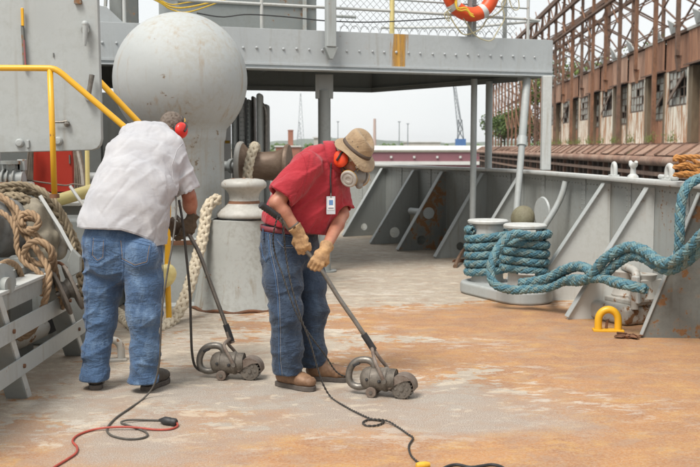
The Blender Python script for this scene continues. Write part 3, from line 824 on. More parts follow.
MB().tube(spline([rpt(R(302), .42), rpt(R(325), .46) - gn * .02, rpt(R(345), .5), rpt(R(0), .44), rpt(R(42), .42)], n=20), 0.009, n=6).build('grab_rope', CORD, lr, smooth=True)
pts = [rpt(R(180 + 8 * i), 0.30 + 0.03 * math.sin(i * 1.3)) - gn * (0.10 + 0.006 * i) + V((-.03, 0, 0.0)) for i in range(12)]
MB().tube(spline(pts, n=60), 0.011, n=6).tube(spline([p + V((0.01, -.01, -0.03)) for p in pts[::-1]], n=60), 0.011, n=6).build('yellow_line', YCORD, lr, smooth=True)
t = thing('heaving_line', 'pale cord looped down from the life ring over the girder', 'rope', gp(470, -0.1, zt))
def fp(u, v, off=-0.06):
    q = gp(u, off); q.z = at(u, v, q.y).z; return q
MB().tube(spline([fp(443, 12), fp(446, 22), fp(441, 14), fp(452, 8), fp(462, 22), fp(470, 34), fp(480, 40), fp(488, 40), fp(494, 30), fp(500, 18), fp(497, 4), fp(503, -2), fp(508, 9), fp(514, 8), fp(512, -8)], n=90), 0.007, n=6).build('cord', CORD, t, smooth=True)
t = thing('signal_halyard', 'yellow lines sagging in front of the deckhouse, upper left', 'rope', gp(180, 0, 3.4))
for dv_, r_ in ((0, .011), (4, .009), (-4, .008)):
    MB().tube(spline([fp(130, -18 + dv_, .3), fp(165, 0 + dv_ * .4, .3), fp(178, 7 + dv_ * .6, .3), fp(197, 7 + dv_ * 1.2, .3), fp(240, -3, .3)], n=30), r_, n=6).build('line', YCORD, t, smooth=True)
t = thing('sagging_cable', 'black cable sagging along the foot of the platform railing', 'cable', gp(250, 0, 3.2))
MB().tube(spline([fp(200, 13, .05), fp(225, 17, .05), fp(250, 14.5, .05), fp(290, 17, .05), fp(330, 21, .05), fp(380, 22, .05), fp(450, 18, .05)], n=40), 0.008, n=6).build('cable', BLACK, t, smooth=True)
# deckhouse on the platform
dh = thing('upper_deckhouse', 'dark grey deckhouse block standing on the platform behind the railing', 'deckhouse', gp(270, 1.5, zt))
p0, p1 = gp(197, 1.2), gp(347, 1.2)
MB().prism([p0 + V((0, 0, zt - .02)), p1 + V((0, 0, zt - .02)), p1 + gn * 1.6 + V((0, 0, zt - .02)), p0 + gn * 1.6 + V((0, 0, zt - .02))], V((0, 0, 2.6))).build('wall', GREYD, dh, bevel=0.03)
MB().beam(p0 - gn * .01 + V((0, 0, zt + .44)), p1 - gn * .01 + V((0, 0, zt + .44)), 0.02, 0.02).build('seam', GREYD, dh)
MB().beam(p1 - gn * .01 + V((-.16, 0, zt)), p1 - gn * .01 + V((-.16, 0, zt + 2)), 0.24, 0.05).build('corner_plate', GREYM, dh)
MB().cyl(gp(380, 0.9, zt + .30), gp(360, 0.9, zt + .30), 0.02, n=8).build('grab_bar', GREYM, dh, smooth=True)
# clutter on the left of the platform: mast foot, ladder, gear
t = thing('mast_foot', 'grey mast foot with ladder and brackets beyond the platform, upper left', 'mast', gp(118, 1.0, zt))
MB().beam(gp(138, 1.6, zt), gp(138, 1.6, zt + 2.5), 0.2, 0.2).build('mast_post', GREYM, t, bevel=0.02)
MB().beam(gp(146, 1.2, zt), gp(146, 1.2, zt + 2.5), 0.05, 0.2).build('mast_stay', DARKIN, t)
MB().cyl(gp(153, 1.2, zt), gp(153, 1.2, zt + 2.5), 0.012, n=8).build('stay_wire', BLACK, t)
la = MB()
for u in (112, 123): MB().beam(gp(u - 6, 1.2, zt), gp(u + 6, 1.3, zt + 1.5), 0.05, 0.03).build('ladder_rail', GREYM, t)
for k in range(6): MB().cyl(gp(109 + k * 1.1, 1.2, zt + 0.1 + k * .22), gp(120 + k * 1.1, 1.2, zt + .1 + k * .22), 0.014, n=8).build('rung', GREYM, t)
MB().box(gp(103, 1.5, zt + .62), (0.22, 0.3, 0.3)).build('gear_box', DARKIN, t, bevel=0.02)
MB().box(gp(104, 1.4, zt + .25), (0.25, 0.3, 0.2)).build('gear_box', RUST, t, bevel=0.02)
MB().prism([gp(98, .06, zt + .0), gp(98, .06, zt + .2), gp(112, .06, zt + .16), gp(128, .06, zt)], gn * .02).build('side_plate', PLAT, t)
for u in (106, 110): MB().beam(gp(u, 1.1, zt), gp(u - 1, 1.1, zt + .36), .03, .03).build('bracket', RUST, t)

# ------------------------------------------------------------ deckhouse under the platform (open, dark inside)
dk = thing('lower_deckhouse', 'dark deckhouse recess under the platform behind the vent', 'deckhouse', (-4, 15, 0))
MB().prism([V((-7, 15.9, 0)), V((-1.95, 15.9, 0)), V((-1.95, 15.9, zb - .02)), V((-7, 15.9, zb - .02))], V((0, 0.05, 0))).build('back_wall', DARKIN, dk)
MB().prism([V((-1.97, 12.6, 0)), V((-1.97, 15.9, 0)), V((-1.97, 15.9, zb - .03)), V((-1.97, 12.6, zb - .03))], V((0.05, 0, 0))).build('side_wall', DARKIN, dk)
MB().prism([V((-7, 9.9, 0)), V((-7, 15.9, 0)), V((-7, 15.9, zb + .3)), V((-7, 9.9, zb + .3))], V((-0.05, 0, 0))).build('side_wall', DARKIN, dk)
p = at(227.5, 142, 12.5)
MB().box(p, (0.06, 0.02, 0.035)).build('notice_plate', YEL, dk)
# row of steel doors and pipes at the right end of the recess
for (u0, u1, vt, Yd, m) in ((231, 236, 97, 12.2, GREYM), (238, 245, 96, 12.3, GREYW), (246, 250.5, 99, 12.2, GREYD), (251, 254, 96, 12.4, STEEL), (256, 261.5, 93, 12.1, GREYM), (262.5, 268, 104, 12.5, GREYD)):
    a, b = at(u0, vt, Yd), at(u1, vt, Yd); z1 = a.z
    tt = None
    MB().box(((a.x + b.x) / 2, Yd + .15, z1 / 2), (b.x - a.x, 0.3, z1)).build('frame_plate', m, dk, bevel=0.03)
rv = MB()
for u, Yd in ((234, 12.2), (241, 12.3), (243.5, 12.3), (248, 12.2)):
    for k in range(22): rv.ball(at(u, 100 + k * 4.4, Yd - 0.002), 0.011, n=6)
tag(rv.build('rivets', GREY, dk, smooth=True), kind='stuff')
MB().tube(spline([at(265.5, 170, 12.3), at(266, 130, 12.3), at(265.5, 110, 12.3), at(262, 104, 12.3), at(259, 103, 12.3)], n=20), 0.025, n=10).build('door_edge_pipe', STEEL, dk, smooth=True)
# ------------------------------------------------------------ ball topped ventilator
Yv = 10.0; k = Yv / FPX; c = at(180.5, 80, Yv); cx = c.x; cz = c.z
vt = thing('ball_ventilator', 'huge pale grey ball-topped ventilator standing behind the man in white', 'ventilator', (cx, Yv, 0))
prof = [(0.44, 0.0), (0.44, 0.02)] + [(0.43, z) for z in (0.3, 0.7, cz - 0.62)]
prof += [(0.445, cz - 0.60), (0.43 + .02, cz - 0.56)]
Rb = 0.672
for a in np.linspace(-47, 90, 26):
    r = Rb * math.cos(R(a)); z = Rb * math.sin(R(a)); prof.append((max(r, 0.0), cz + z))
MB().lathe(prof, (cx, Yv, 0), n=64, close=True).build('body', BALL, vt, smooth=True, angle=180)
MB().tube([V((cx + 0.452 * math.cos(a), Yv + 0.452 * math.sin(a), cz - 0.515 + 0.0)) for a in np.linspace(0, 2 * math.pi, 48, endpoint=False)], 0.006, n=6, closed=True).build('seam', BALL, vt, smooth=True)
# plinth round the foot of it
MB().lathe([(0.60, 0), (0.60, 0.02), (0.56, 0.05), (0.56, 0.60), (0.60, 0.62), (0.60, 0.66), (0.43, 0.67)], (cx - 0.05, Yv, 0), n=40, close=False).build('plinth', GREY, vt, smooth=True)
MB().lathe([(0.605, 0.615), (0.607, 0.64), (0.605, 0.662)], (cx - 0.05, Yv, 0), n=40, close=False).build('plinth_rim', RUST, vt, smooth=True)

# ------------------------------------------------------------ capstan
CAPG = painted('stained_pedestal_paint', (0.32, 0.325, 0.305), rust=0.08, dirt=0.8)
Yc = 9.55; kx = (244 - 350) / FPX * Yc
cp = thing('capstan', 'worn pale capstan head on a wide tapered grey pedestal', 'capstan', (kx - 0.09, Yc, 0))
MB().lathe([(0.455, 0), (0.455, 0.015), (0.44, 0.03), (0.34, 0.55), (0.29, 0.80), (0.285, 0.855), (0.24, 0.862)], (kx - 0.06, Yc, 0), n=48, close=False).build('pedestal', CAPG, cp, smooth=True)
MB().tube([V((kx - .06 + 0.452 * math.cos(a), Yc + 0.452 * math.sin(a), 0.012 + 0.01 * math.sin(a * 9))) for a in np.linspace(0, 2 * math.pi, 60, endpoint=False)], 0.016, n=6, closed=True).build('rust_skirt', RUST, cp, smooth=True)
MB().lathe([(0.10, 0.83), (0.262, 0.875), (0.272, 0.89), (0.268, 0.915), (0.235, 0.955), (0.185, 0.985), (0.150, 1.02), (0.142, 1.06), (0.152, 1.11), (0.180, 1.145), (0.212, 1.165), (0.222, 1.185), (0.218, 1.215), (0.19, 1.242), (0.13, 1.252), (0.05, 1.256), (0.045, 1.246), (0.0, 1.245)], (kx, Yc, 0), n=56, close=False).build('head', WORN, cp, smooth=True, angle=60)
MB().lathe([(0.262, 0.862), (0.268, 0.874), (0.26, 0.880)], (kx, Yc, 0), n=48, close=False).build('dark_rim', BLACK, cp, smooth=True)
MB().lathe([(0.166, 1.000), (0.160, 1.008), (0.150, 1.03), (0.146, 1.04)], (kx, Yc, 0), n=48, close=False).build('rust_band', RUST, cp, smooth=True)
MB().ball((kx, Yc, 1.25), 0.022, 10, (1, 1, .6)).build('cap_bolt', RUST, cp, smooth=True)
MB().ball((kx + .08, Yc - .03, 1.252), 0.018, 8, (1.4, 1, .3)).ball((kx - .1, Yc - .03, 1.252), 0.018, 8, (1.4, 1, .3)).build('plug', RUST, cp, smooth=True)
MB().lathe([(0.6 - .34, 0.0), (.26, .02), (.2, .03), (.2, 0)], (kx - .62, Yc + .3, .78), n=24).build('rope_guide_plate', GREYW, cp, smooth=True)
MB().beam(V((kx - .62, Yc + .3, 0)), V((kx - .62, Yc + .3, .79)), .1, .1).build('guide_post', GREY, cp)

# ------------------------------------------------------------ horizontal warping drum
Yd = 11.2; zc = at(260, 166, Yd).z; xa = lambda u: (u - 350) / FPX * Yd
wd_ = thing('warping_drum', 'rust brown horizontal warping drum behind the capstan', 'winch drum', (xa(265), Yd, 0))
x0 = xa(240)
MB().lathe([(0.0, 0), (0.27, 0.0), (0.27, 0.035), (0.25, 0.05), (0.19, 0.10), (0.165, 0.17), (0.16, 0.28), (0.17, 0.42), (0.20, 0.50), (0.245, 0.535), (0.25, 0.56), (0.24, 0.575), (0.0, 0.575)], (x0, Yd, zc), axis=(1, -0.12, 0), n=48).build('drum', DRUM, wd_, smooth=True)
MB().lathe([(0.20, -0.012), (0.272, -0.012), (0.279, 0.0), (0.279, 0.03), (0.262, 0.045)], (x0, Yd, zc), axis=(1, -0.12, 0), n=48, close=False).build('flange', WORN, wd_, smooth=True)
MB().cyl((x0 - 0.35, Yd + .03, zc), (x0, Yd, zc), 0.055, n=16).cyl((x0 - 0.1, Yd + .03, zc), (x0 - .06, Yd + .0, zc), 0.085, n=16).build('shaft', GREY, wd_, smooth=True)
MB().prism([(x0 - .32, Yd - .1, 0), (x0 - .32, Yd + .3, 0), (x0 - .32, Yd + .16, zc + .1), (x0 - .32, Yd - .06, zc + .1)], (.12, 0, 0)).build('bearing_stand', GREY, wd_, bevel=.01)
MB().prism([(x0 + .62, Yd - .25, 0), (x0 + .62, Yd + .2, 0), (x0 + .62, Yd + .03, zc + .05), (x0 + .62, Yd - .16, zc + .05)], (.06, 0, 0)).build('bearing_stand', GREYM, wd_, bevel=.01)
CREAM = simple('cream_hawser_fibre', (0.62, 0.55, 0.42), (0.42, 0.35, 0.26), 14, 0.9, 0, 0.5, 120)
plaited_rope('drum_hawser', 'short length of cream hawser lying over the warping drum', 'rope',
    [at(249, 205, 10.85), at(248, 190, 10.85), at(247.5, 175, 10.88), at(250, 160, 10.93), at(253, 150, 11.0), at(254.5, 146.5, 11.15), at(256, 149, 11.35), at(257, 160, 11.45)], 0.057, CREAM)
plaited_rope('cream_hawser', 'thick cream hawser running down beside the capstan onto the deck behind the white-shirted man', 'rope',
    [at(219, 199, 9.5), at(213, 201, 9.45), at(207, 209, 9.4), at(205, 222, 9.35), at(202, 240, 9.25), at(196, 262, 9.1), at(190, 284, 8.9), at(183, 303, 8.75), at(174, 318, 8.6), at(163, 328, 8.35), at(150, 333, 8.15), at(138, 331, 8.2), at(128, 323, 8.55), at(118, 314, 8.95), at(104, 308, 9.2), at(90, 306, 9.3)], 0.058, CREAM)

# ------------------------------------------------------------ double bollard and blue rope
BX = [(V((1.475, 10.45, 0))), V((1.765, 9.85, 0))]
bb = thing('double_bollard', 'pale grey double bollard wound with blue plaited rope', 'bollard', (1.62, 10.15, 0))
bd = (BX[1] - BX[0]).normalized(); bn = V((bd.y, -bd.x, 0)); mid = (BX[0] + BX[1]) / 2
pl = []
for s, cc in ((1, BX[1]), (-1, BX[0])):
    for a in np.linspace(-85, 85, 9):
        dd = bd * (math.cos(R(a)) * s) + bn * (math.sin(R(a)) * s); pl.append(cc + dd * 0.29)
MB().prism(pl, V((0, 0, 0.13))).build('base', GREY, bb, bevel=0.03, seg=3)
for p_ in BX:
    MB().lathe([(0.185, 0.12), (0.17, 0.16), (0.165, 0.25), (0.165, 0.745)], p_, n=40).build('post', GREYW, bb, smooth=True)
    MB().lathe([(0.15, 0.74), (0.19, 0.742), (0.215, 0.755), (0.218, 0.775), (0.205, 0.788), (0.0, 0.80)], p_, n=40).build('cap', GREYW, bb, smooth=True)
q = BX[1] - V((0.03, 0.19, 0))
MB().prism([q + V((-.075, -.03, .74)), q + V((.105, -.03, .74)), q + V((.075, -.03, .69)), q + V((-.045, -.03, .69))], V((0, .05, 0))).build('lip', GREYW, bb, bevel=0.008)
MB().cyl(BX[1] + V((.06, -.245, .30)), BX[1] + V((-.1, -.22, .305)), .014, n=8).build('peg', WORN, bb, smooth=True)
BLUES = [simple('blue_rope_fibre', (0.035, 0.125, 0.18), (0.10, 0.205, 0.24), 22, 0.75, 0, 0.9, 260),
         simple('blue_rope_fibre_faded', (0.08, 0.195, 0.23), (0.20, 0.28, 0.275), 22, 0.8, 0, 0.9, 260),
         simple('blue_rope_fibre_grey', (0.20, 0.235, 0.205), (0.07, 0.16, 0.19), 22, 0.8, 0, 0.9, 260)]
BMIX = [BLUES[0], BLUES[1], BLUES[0], BLUES[2]]
br_ = thing('blue_mooring_rope', 'thick blue plaited mooring rope wound on the double bollard and led over the fairlead', 'rope', (1.6, 9.9, 0.2))
rr_ = 0.049
def coil(cc, z0, z1, turns, a0, sgn=1, rad=0.212):
    m = int(turns * 14); return [cc + V((rad * math.cos(a0 + sgn * 2 * math.pi * turns * i / m), rad * math.sin(a0 + sgn * 2 * math.pi * turns * i / m), z0 + (z1 - z0) * i / m + 0.006 * math.sin(i * .9))) for i in range(m + 1)]
plaited_rope('', '', '', coil(BX[0], 0.205, 0.690, 5.4, 1.2), rr_, None, root=br_, mats=BMIX)
plaited_rope('', '', '', coil(BX[1], 0.285, 0.665, 4.3, 2.0, -1), rr_, None, root=br_, mats=BMIX)
ztop = at(525, 235, 9.6).z
A_ = [BX[1] + V((.18, .12, .69)), BX[1] + V((.22, -.07, .69)), at(532, 236, 9.6), at(514, 234, 9.55), at(502, 243, 9.5), at(493, 258, 9.45), at(490.5, 274, 9.4), at(496, 285, 9.35), at(515, 290, 9.3), at(540, 286, 9.2), at(559, 274, 9.1), at(577, 267, 8.9), at(594, 271, 8.7), at(610, 281, 8.3), at(626, 285, 8.0), at(645, 289, 7.95)]
plaited_rope('', '', '', A_, rr_, None, root=br_, mats=BMIX)
B_ = [BX[1] + V((.0, .24, .28)), BX[1] + V((.26, .05, .2)), at(548, 285, 9.35), at(565, 281, 9.0), at(580, 281, 8.7), at(592, 276, 8.5), at(600, 264, 8.4), at(612, 254, 8.3), at(628, 247, 8.2), at(643, 250, 8.0), at(657, 260, 7.75), at(668, 263, 7.6), at(680, 257, 7.5), at(691, 247, 7.4), at(703, 234, 7.3), at(722, 215, 7.2)]
plaited_rope('', '', '', B_, rr_ * 1.05, None, root=br_, mats=BMIX)
B2_ = [at(520, 283, 9.35), at(545, 279, 9.15), at(563, 270, 9.0), at(580, 266, 8.75), at(592, 272, 8.55), at(604, 274, 8.42), at(616, 264, 8.32), at(630, 256, 8.22), at(644, 258, 8.02), at(657, 266, 7.82), at(668, 270, 7.66), at(681, 265, 7.56), at(693, 256, 7.46), at(705, 243, 7.36), at(724, 224, 7.26)]
plaited_rope('', '', '', B2_, rr_ * 1.0, None, root=br_, mats=BMIX)
D_ = [at(667, 268, 7.78), at(673, 264, 7.75), at(678, 256, 7.72), at(679.5, 240, 7.7), at(680, 215, 7.7), at(683.5, 193, 7.72), at(692, 182, 7.74), at(705, 178, 7.75), at(725, 180, 7.78)]
plaited_rope('', '', '', D_, rr_ * .92, None, root=br_, mats=BMIX)
plaited_rope('', '', '', [at(520, 290, 9.32), at(548, 288, 9.1), at(570, 279, 8.85), at(586, 279, 8.6), at(604, 279, 8.35), at(625, 283, 8.1), at(646, 290, 7.9)], rr_ * .85, None, root=br_, mats=BMIX)
# ------------------------------------------------------------ fairlead chock
ch = thing('fairlead', 'rust-stained grey roller fairlead on the deck under the blue rope', 'fairlead', (2.1, 8.3, 0))
c0 = gr(587, 318); c1 = gr(652, 333); ux = (c1 - c0).normalized(); uy = V((-ux.y, ux.x, 0))
def cq(a, b, z): return c0 + ux * a + uy * b + V((0, 0, z))
MB().prism([cq(-.02, 0, 0), cq(.50, .0, 0), cq(.50, .42, 0), cq(-.02, .42, 0)], V((0, 0, .17))).build('base', WORN, ch, bevel=0.045, seg=3)
MB().prism([cq(.05, .12, .165), cq(.49, .12, .165), cq(.49, .40, .165), cq(.05, .40, .165)], V((0, 0, .05))).build('bed', WORN, ch, bevel=0.015)
for a in (.20, .42):
    MB().lathe([(0.12, .21), (0.125, .23), (0.105, .27), (0.10, .38), (0.115, .42), (0.12, .44), (0, .445)], cq(a, .27, 0), n=28).build('roller', WORN, ch, smooth=True)
MB().tube(spline([cq(.50, .10, .15), cq(.50, .10, .3), cq(.49, .12, .44), cq(.42, .16, .475), cq(.28, .22, .48), cq(.14, .30, .47), cq(.08, .36, .40), cq(.06, .38, .2)], n=24), 0.036, n=10).build('frame', WORN, ch, smooth=True)
MB().prism([cq(.44, .08, .2), cq(.56, .08, .2), cq(.54, .08, .44), cq(.47, .08, .44)], uy * .04).build('upright', GREYW, ch, bevel=.012)
MB().box(cq(.505, .27, .30), (.03, .26, .2), rz=math.atan2(ux.y, ux.x)).build('end_plate', WORN, ch, bevel=.01)
MB().prism([cq(-.14, .06, 0), cq(-.02, .06, 0), cq(.0, .08, .22), cq(-.03, .08, .24)], uy * .12).build('foot', WORN, ch, bevel=.02)
# yellow pad eye
p = gr(608, 331)
ring_arch('deck_eye', 'bright yellow half-ring pad eye welded to the deck', 'pad eye', p, V((1, -0.1, 0)).normalized(), 0.185, 0.165, 0.032, YEL)
MB().tube([p + V((-.01, .03, 0.0)), p + V((.0, .03, 0.09))], 0.012, n=8).build('pin', RUST, None).name = 'rusty_pin'
tag(bpy.data.objects['rusty_pin'], 'rusty pin standing inside the yellow pad eye', 'pin')
# rags of rust scale
def scale_pile(name, label, c, n, r, mat):
    mb = MB(); rnd = random.Random(int(c.x * 100))
    for i in range(n):
        q = c + V((rnd.gauss(0, r), rnd.gauss(0, r * .6), rnd.random() * .03)); s = .012 + rnd.random() * .03
        mb.box(q, (s * 2, s, .006), rot=Matrix.Rotation(rnd.random() * 3, 3, 'Z') @ Matrix.Rotation(rnd.gauss(0, .5), 3, 'X'))
    tag(mb.build(name, mat), label, 'debris', kind='stuff')
scale_pile('rust_scale', 'brown rust scale swept up beside the fourth gusset', gr(463, 262), 50, .07, RUST)
scale_pile('rust_scale', 'dark flakes lying on deck right of the yellow pad eye', gr(627, 338), 34, .035, RUST)
MB().tube(spline([gr(455, 268) + V((0, 0, .02)), gr(462, 262) + V((0, 0, .14)), gr(471, 258) + V((0, 0, .2)), gr(474, 264) + V((0, 0, .05))], n=16), [.03 - .001 * i for i in range(17)], n=6).build('crumpled_rag', simple('brown_rag', (.2, .12, .07), (.1, .06, .04)), None, smooth=True)
tag(bpy.data.objects['crumpled_rag'], 'crumpled brown rag at the foot of the thin platform post', 'rag')
# mushroom vent lid against the bulwark
c = at(523, 218, 11.0)
mv = thing('mushroom_vent', 'small mushroom vent with a mossy round lid against the bulwark', 'vent', (c.x, 11.0, 0))
ax = V((-.55, -.8, .25)).normalized()
MB().lathe([(0.0, .10), (.06, .095), (.11, .07), (.137, .03), (.142, 0), (.135, -.02), (0, -.02)], c, axis=ax, n=32).build('lid', simple('mossy_brown_lid', (.20, .19, .12), (.12, .10, .06), 9, .7, 0, .4, 50), mv, smooth=True)
MB().tube(spline([c - ax * .02, c - ax * .12, V((c.x + .12, 11.15, .5)), V((c.x + .12, 11.15, 0))], n=14), .06, n=14).build('stem', GREY, mv, smooth=True)
c = at(541, 212, 11.4)
MB().lathe([(0, .02), (.17, .02), (.18, 0)], c + V((.02, 0, 0)), axis=(-.95, -.3, 0), n=28).build('doubler_plate', GREY, bul, smooth=True)

# ------------------------------------------------------------ steel cover, upper left
HC = thing('steel_cover', 'big flat grey steel hatch cover with rounded corner, upper left', 'hatch cover', (-3, 7.3, 0))
def hp(u, v, dy=0.0): return at(u, v, 7.3 + dy)
out = [hp(-190, 158), hp(92, 150.3), hp(97, 148.6), hp(100.2, 145), hp(101.7, 139), hp(96, -60), hp(-190, -60)]
MB().prism(out, V((0, 0.06, 0))).build('plate', GREY, HC, bevel=0.008)
for u, v, r in ((20, 143, .030), (58.5, 141, .030)):
    p = hp(u, v); MB().lathe([(r * 1.1, 0), (r * 1.1, .012), (r, .02), (r * .7, .03), (0, .032)], p, axis=(0, -1, 0), n=20).build('bolt', GREY, HC, smooth=True)
MB().box(hp(28, 144, -.008), (.022, .02, .06)).build('slot_lug', GREY, HC, bevel=.006)
p = hp(85, 30); d_ = MB(); d_.tube([hp(85, 24, -.05), hp(85, 34, -.055), hp(84.5, 46, -.05)], [.024, .018, .013], n=10).ball(hp(85, 24, -.05), .026, 10).build('dog_handle', GREY, HC, smooth=True)
MB().cyl(hp(85, 30, 0), hp(85, 30, -.06), .03, n=14).build('dog_hub', GREYM, HC, smooth=True); MB().box(hp(87.7, 27, -.02), (.015, .03, .05)).build('dog_stop', GREYM, HC)
MB().tube([hp(92, 75, -.05), hp(90.5, 84, -.06), hp(88, 98, -.05)], [.02, .018, .018], n=10).build('dog_handle', STEEL, HC, smooth=True)
MB().cyl(hp(88, 97, 0), hp(88, 97, -.07), .026, n=12).build('dog_hub', GREYM, HC, smooth=True)
MB().tube([hp(54, 122, -.03), hp(62, 122, -.03), hp(67, 121, -.02)], [.008, .009, .012], n=8).build('hasp', STEEL, HC, smooth=True); MB().ball(hp(67, 124, -.02), .024, 8).build('hasp_nut', STEEL, HC, smooth=True)
MB().beam(hp(22.4, 25, -.02), hp(24.8, 70, -.02), .024, .02).build('lever', RUSTYG, HC, bevel=.004)
MB().beam(hp(22.2, 8, -.03), hp(22.8, 26, -.03), .018, .02).build('lever_tip', YEL, HC, bevel=.004)
MB().beam(hp(24.0, 40, -.032), hp(25.6, 66, -.032), .01, .01).build('lever_stripe', simple('dull_red_paint', (.33, .08, .08), (.2, .1, .1)), HC)
MB().beam(V((-3.9, 7.6, 0)), V((-3.9, 7.6, 4)), .2, .2).build('support_post', GREYM, HC)
MB().box(hp(78, 2, -.015), (.05, .03, .03)).box(hp(53.5, 55, -.005), (.006, .01, .03)).build('small_lugs', RUSTYG, HC)

# ------------------------------------------------------------ yellow handrails
yr = thing('yellow_handrail', 'bright yellow handrail crossing in front of the grey steel cover', 'handrail', at(55, 197, 6.9))
def yy(u, v, Y=6.9): return at(u, v, Y)
MB().tube(spline([yy(-80, 68), yy(-40, 68), yy(0, 68), yy(46, 68.3), yy(55, 69.3), yy(63, 74.5), yy(70, 80.5), yy(100, 106), yy(128, 130), yy(146, 146)], step=.03), .0215, n=14).build('rail', YEL, yr, smooth=True, angle=180)
MB().tube([yy(50, 69, 6.9), yy(52.3, 130, 6.9), yy(54.5, 196, 6.9)], .0205, n=14).build('post', YEL, yr, smooth=True, angle=180)
MB().tube([yy(146, 146), yy(148, 250, 6.95), V(((149 - 350) / FPX * 7, 7.0, 0))], .0205, n=12).build('post', YEL, yr, smooth=True)
MB().cyl(yy(54.5, 194), yy(54.6, 198), .034, n=14).build('post_foot', RUST, yr, smooth=True)
yr2 = thing('yellow_handrail', 'second yellow handrail, partly behind the grey steel cover, ending in a post by the ventilator', 'handrail', at(168, 290, 8.6))
MB().tube(spline([yy(60, 40, 8.3), yy(85, 66, 8.3), yy(101, 83, 8.3), yy(143, 127, 8.35), yy(160, 146, 8.4), yy(167, 160, 8.45), yy(168, 185, 8.5), yy(168, 240, 8.5), yy(167.5, 272, 8.5), V(((167 - 350) / FPX * 8.5, 8.5, 0))], step=.04), .0255, n=12).build('rail', YEL, yr2, smooth=True, angle=180)
MB().prism([at(150, 268, 8.4), at(170, 264, 8.4), at(176, 273, 8.4), at(173, 284, 8.4), at(164, 290, 8.4), at(150, 292, 8.4)], V((0, .12, 0))).build('step_edge', PYEL, yr2, bevel=.045, seg=4)
t = gr(185, 305); ring_arch('deck_eye', 'yellow ring pad eye beside the plinth of the ventilator', 'pad eye', t, V((1, .1, 0)).normalized(), .17, .17, .028, YEL)
p = gr(115, 361)
ring_arch('deck_eye', 'grey ring pad eye on the deck seen left of the man in white', 'pad eye', p + V((-.02, 0, 0)), V((1, .35, 0)).normalized(), .155, .13, .028, WORN)

# ------------------------------------------------------------ red cabinet with hanging cables
cb = thing('red_cabinet', 'red steel cabinet under the grey steel cover', 'cabinet', at(52, 192, 9.0))
a, b = at(32.5, 192, 9.0), at(73, 192, 9.0)
MB().prism([a, b, b + V((0, 0, .62)), a + V((0, 0, .62))], V((0, .3, 0))).build('body', REDB, cb, bevel=.006)
MB().box((a + b) / 2 + V((.165, -.006, .30)), (.012, .014, .08)).build('handle', STEEL, cb)
WR = simple('brown_wire_rope', (.19, .15, .115), (.11, .085, .065), 20, .7, .2, .4, 200); GRC = simple('grey_hose', (.38, .35, .31), (.26, .23, .2), 20, .7)
hc = thing('hanging_cables', 'bundles of brown cable hanging on both sides of the red cabinet', 'cable', at(25, 190, 8.9))
for i, (u0, u1) in enumerate(((31, 21), (30, 23.5), (32, 26), (31.5, 28.5), (32.5, 30.5), (32.5, 32))):
    MB().tube(spline([at(u0, 140, 8.93 - .02 * i), at(u0 * .6 + u1 * .4, 168, 8.9), at(u1, 193, 8.88)], n=10), .011, n=6).build('cable', WR, hc, smooth=True)
for i, (u0, u1, m) in enumerate(((73.5, 75, WR), (73.5, 78, WR), (75, 80.5, WR), (76, 83, GRC), (77, 84.5, GRC), (79, 85.5, WR))):
    MB().tube(spline([at(u0, 146, 8.93), at(u0 * .5 + u1 * .5 + 1.2, 168, 8.9), at(u1, 192, 8.88)], n=10), .012, n=6).build('cable', m, hc, smooth=True)
MB().tube(spline([at(24, 179, 8.84), at(33, 181, 8.83), at(50, 183.5, 8.83), at(66, 185.5, 8.83), at(74, 184, 8.82), at(88, 187, 8.82)], n=20), .008, n=6).build('lashing', WR, hc, smooth=True)
fp_ = thing('pale_yellow_pipe', 'pale yellow pipe frame below the steel cover beside the cables', 'pipe', at(88, 195, 8.6))
MB().cyl(at(87, 140, 8.6), at(87.8, 196, 8.6), .02, n=12).build('upright_pipe', PYEL, fp_, smooth=True)
MB().cyl(at(59, 200, 8.2), at(96, 189, 8.2), .052, n=16).build('cross_pipe', PYEL, fp_, smooth=True)
fd = thing('winch_foundation', 'grey steel winch foundation under the red cabinet', 'foundation', (-3, 9, 0))
zz_ = at(50, 193, 9).z
MB().prism([(-4.6, 8.75, 0), (-2.25, 8.75, 0), (-2.25, 10.2, 0), (-4.6, 10.2, 0)], V((0, 0, zz_))).build('casing', GREYD, fd, bevel=.02)
MB().prism([(-4.6, 8.3, zz_ - .08), (-2.3, 8.3, zz_ - .08), (-2.3, 8.76, zz_ - .08), (-4.6, 8.76, zz_ - .08)], V((0, 0, .03))).build('shelf', GREYW, fd, bevel=.006)
MB().cyl(at(88, 177, 9.2), at(122, 178, 9.2), .045, n=14).build('pipe', GREY, fd, smooth=True)
MB().prism([V((-2.6, 10.9, 0)), V((-1.99, 10.9, 0)), V((-1.99, 10.9, 2.44)), V((-2.6, 10.9, 2.44))], V((0, .1, 0))).build('shade_sheet', DARKIN, fd)  # dark sheet put in for the shade under the platform
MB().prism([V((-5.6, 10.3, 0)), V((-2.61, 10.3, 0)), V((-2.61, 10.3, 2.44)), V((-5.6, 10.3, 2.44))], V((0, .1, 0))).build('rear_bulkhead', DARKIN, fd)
vlv = thing('valve_gear', 'grey pipes and flanged valves left of the red cabinet', 'valve', at(12, 180, 8.7))
MB().cyl(at(-30, 181, 8.7), at(24, 180, 8.7), .075, n=18).build('pipe', GREY, vlv, smooth=True)
for u in (4, 9, 15): MB().cyl(at(u, 181, 8.7), at(u + 1.6, 181, 8.7), .11, n=18).build('pipe_flange', GREYM, vlv, smooth=True)
MB().cyl(at(11, 178, 8.7), at(11, 163, 8.7), .04, n=12).build('stem', GREY, vlv, smooth=True)
MB().lathe([(.0, -.01), (.09, -.01), (.09, .02), (0, .02)], at(11, 163, 8.7), n=20).build('hand_wheel', GREYM, vlv, smooth=True)
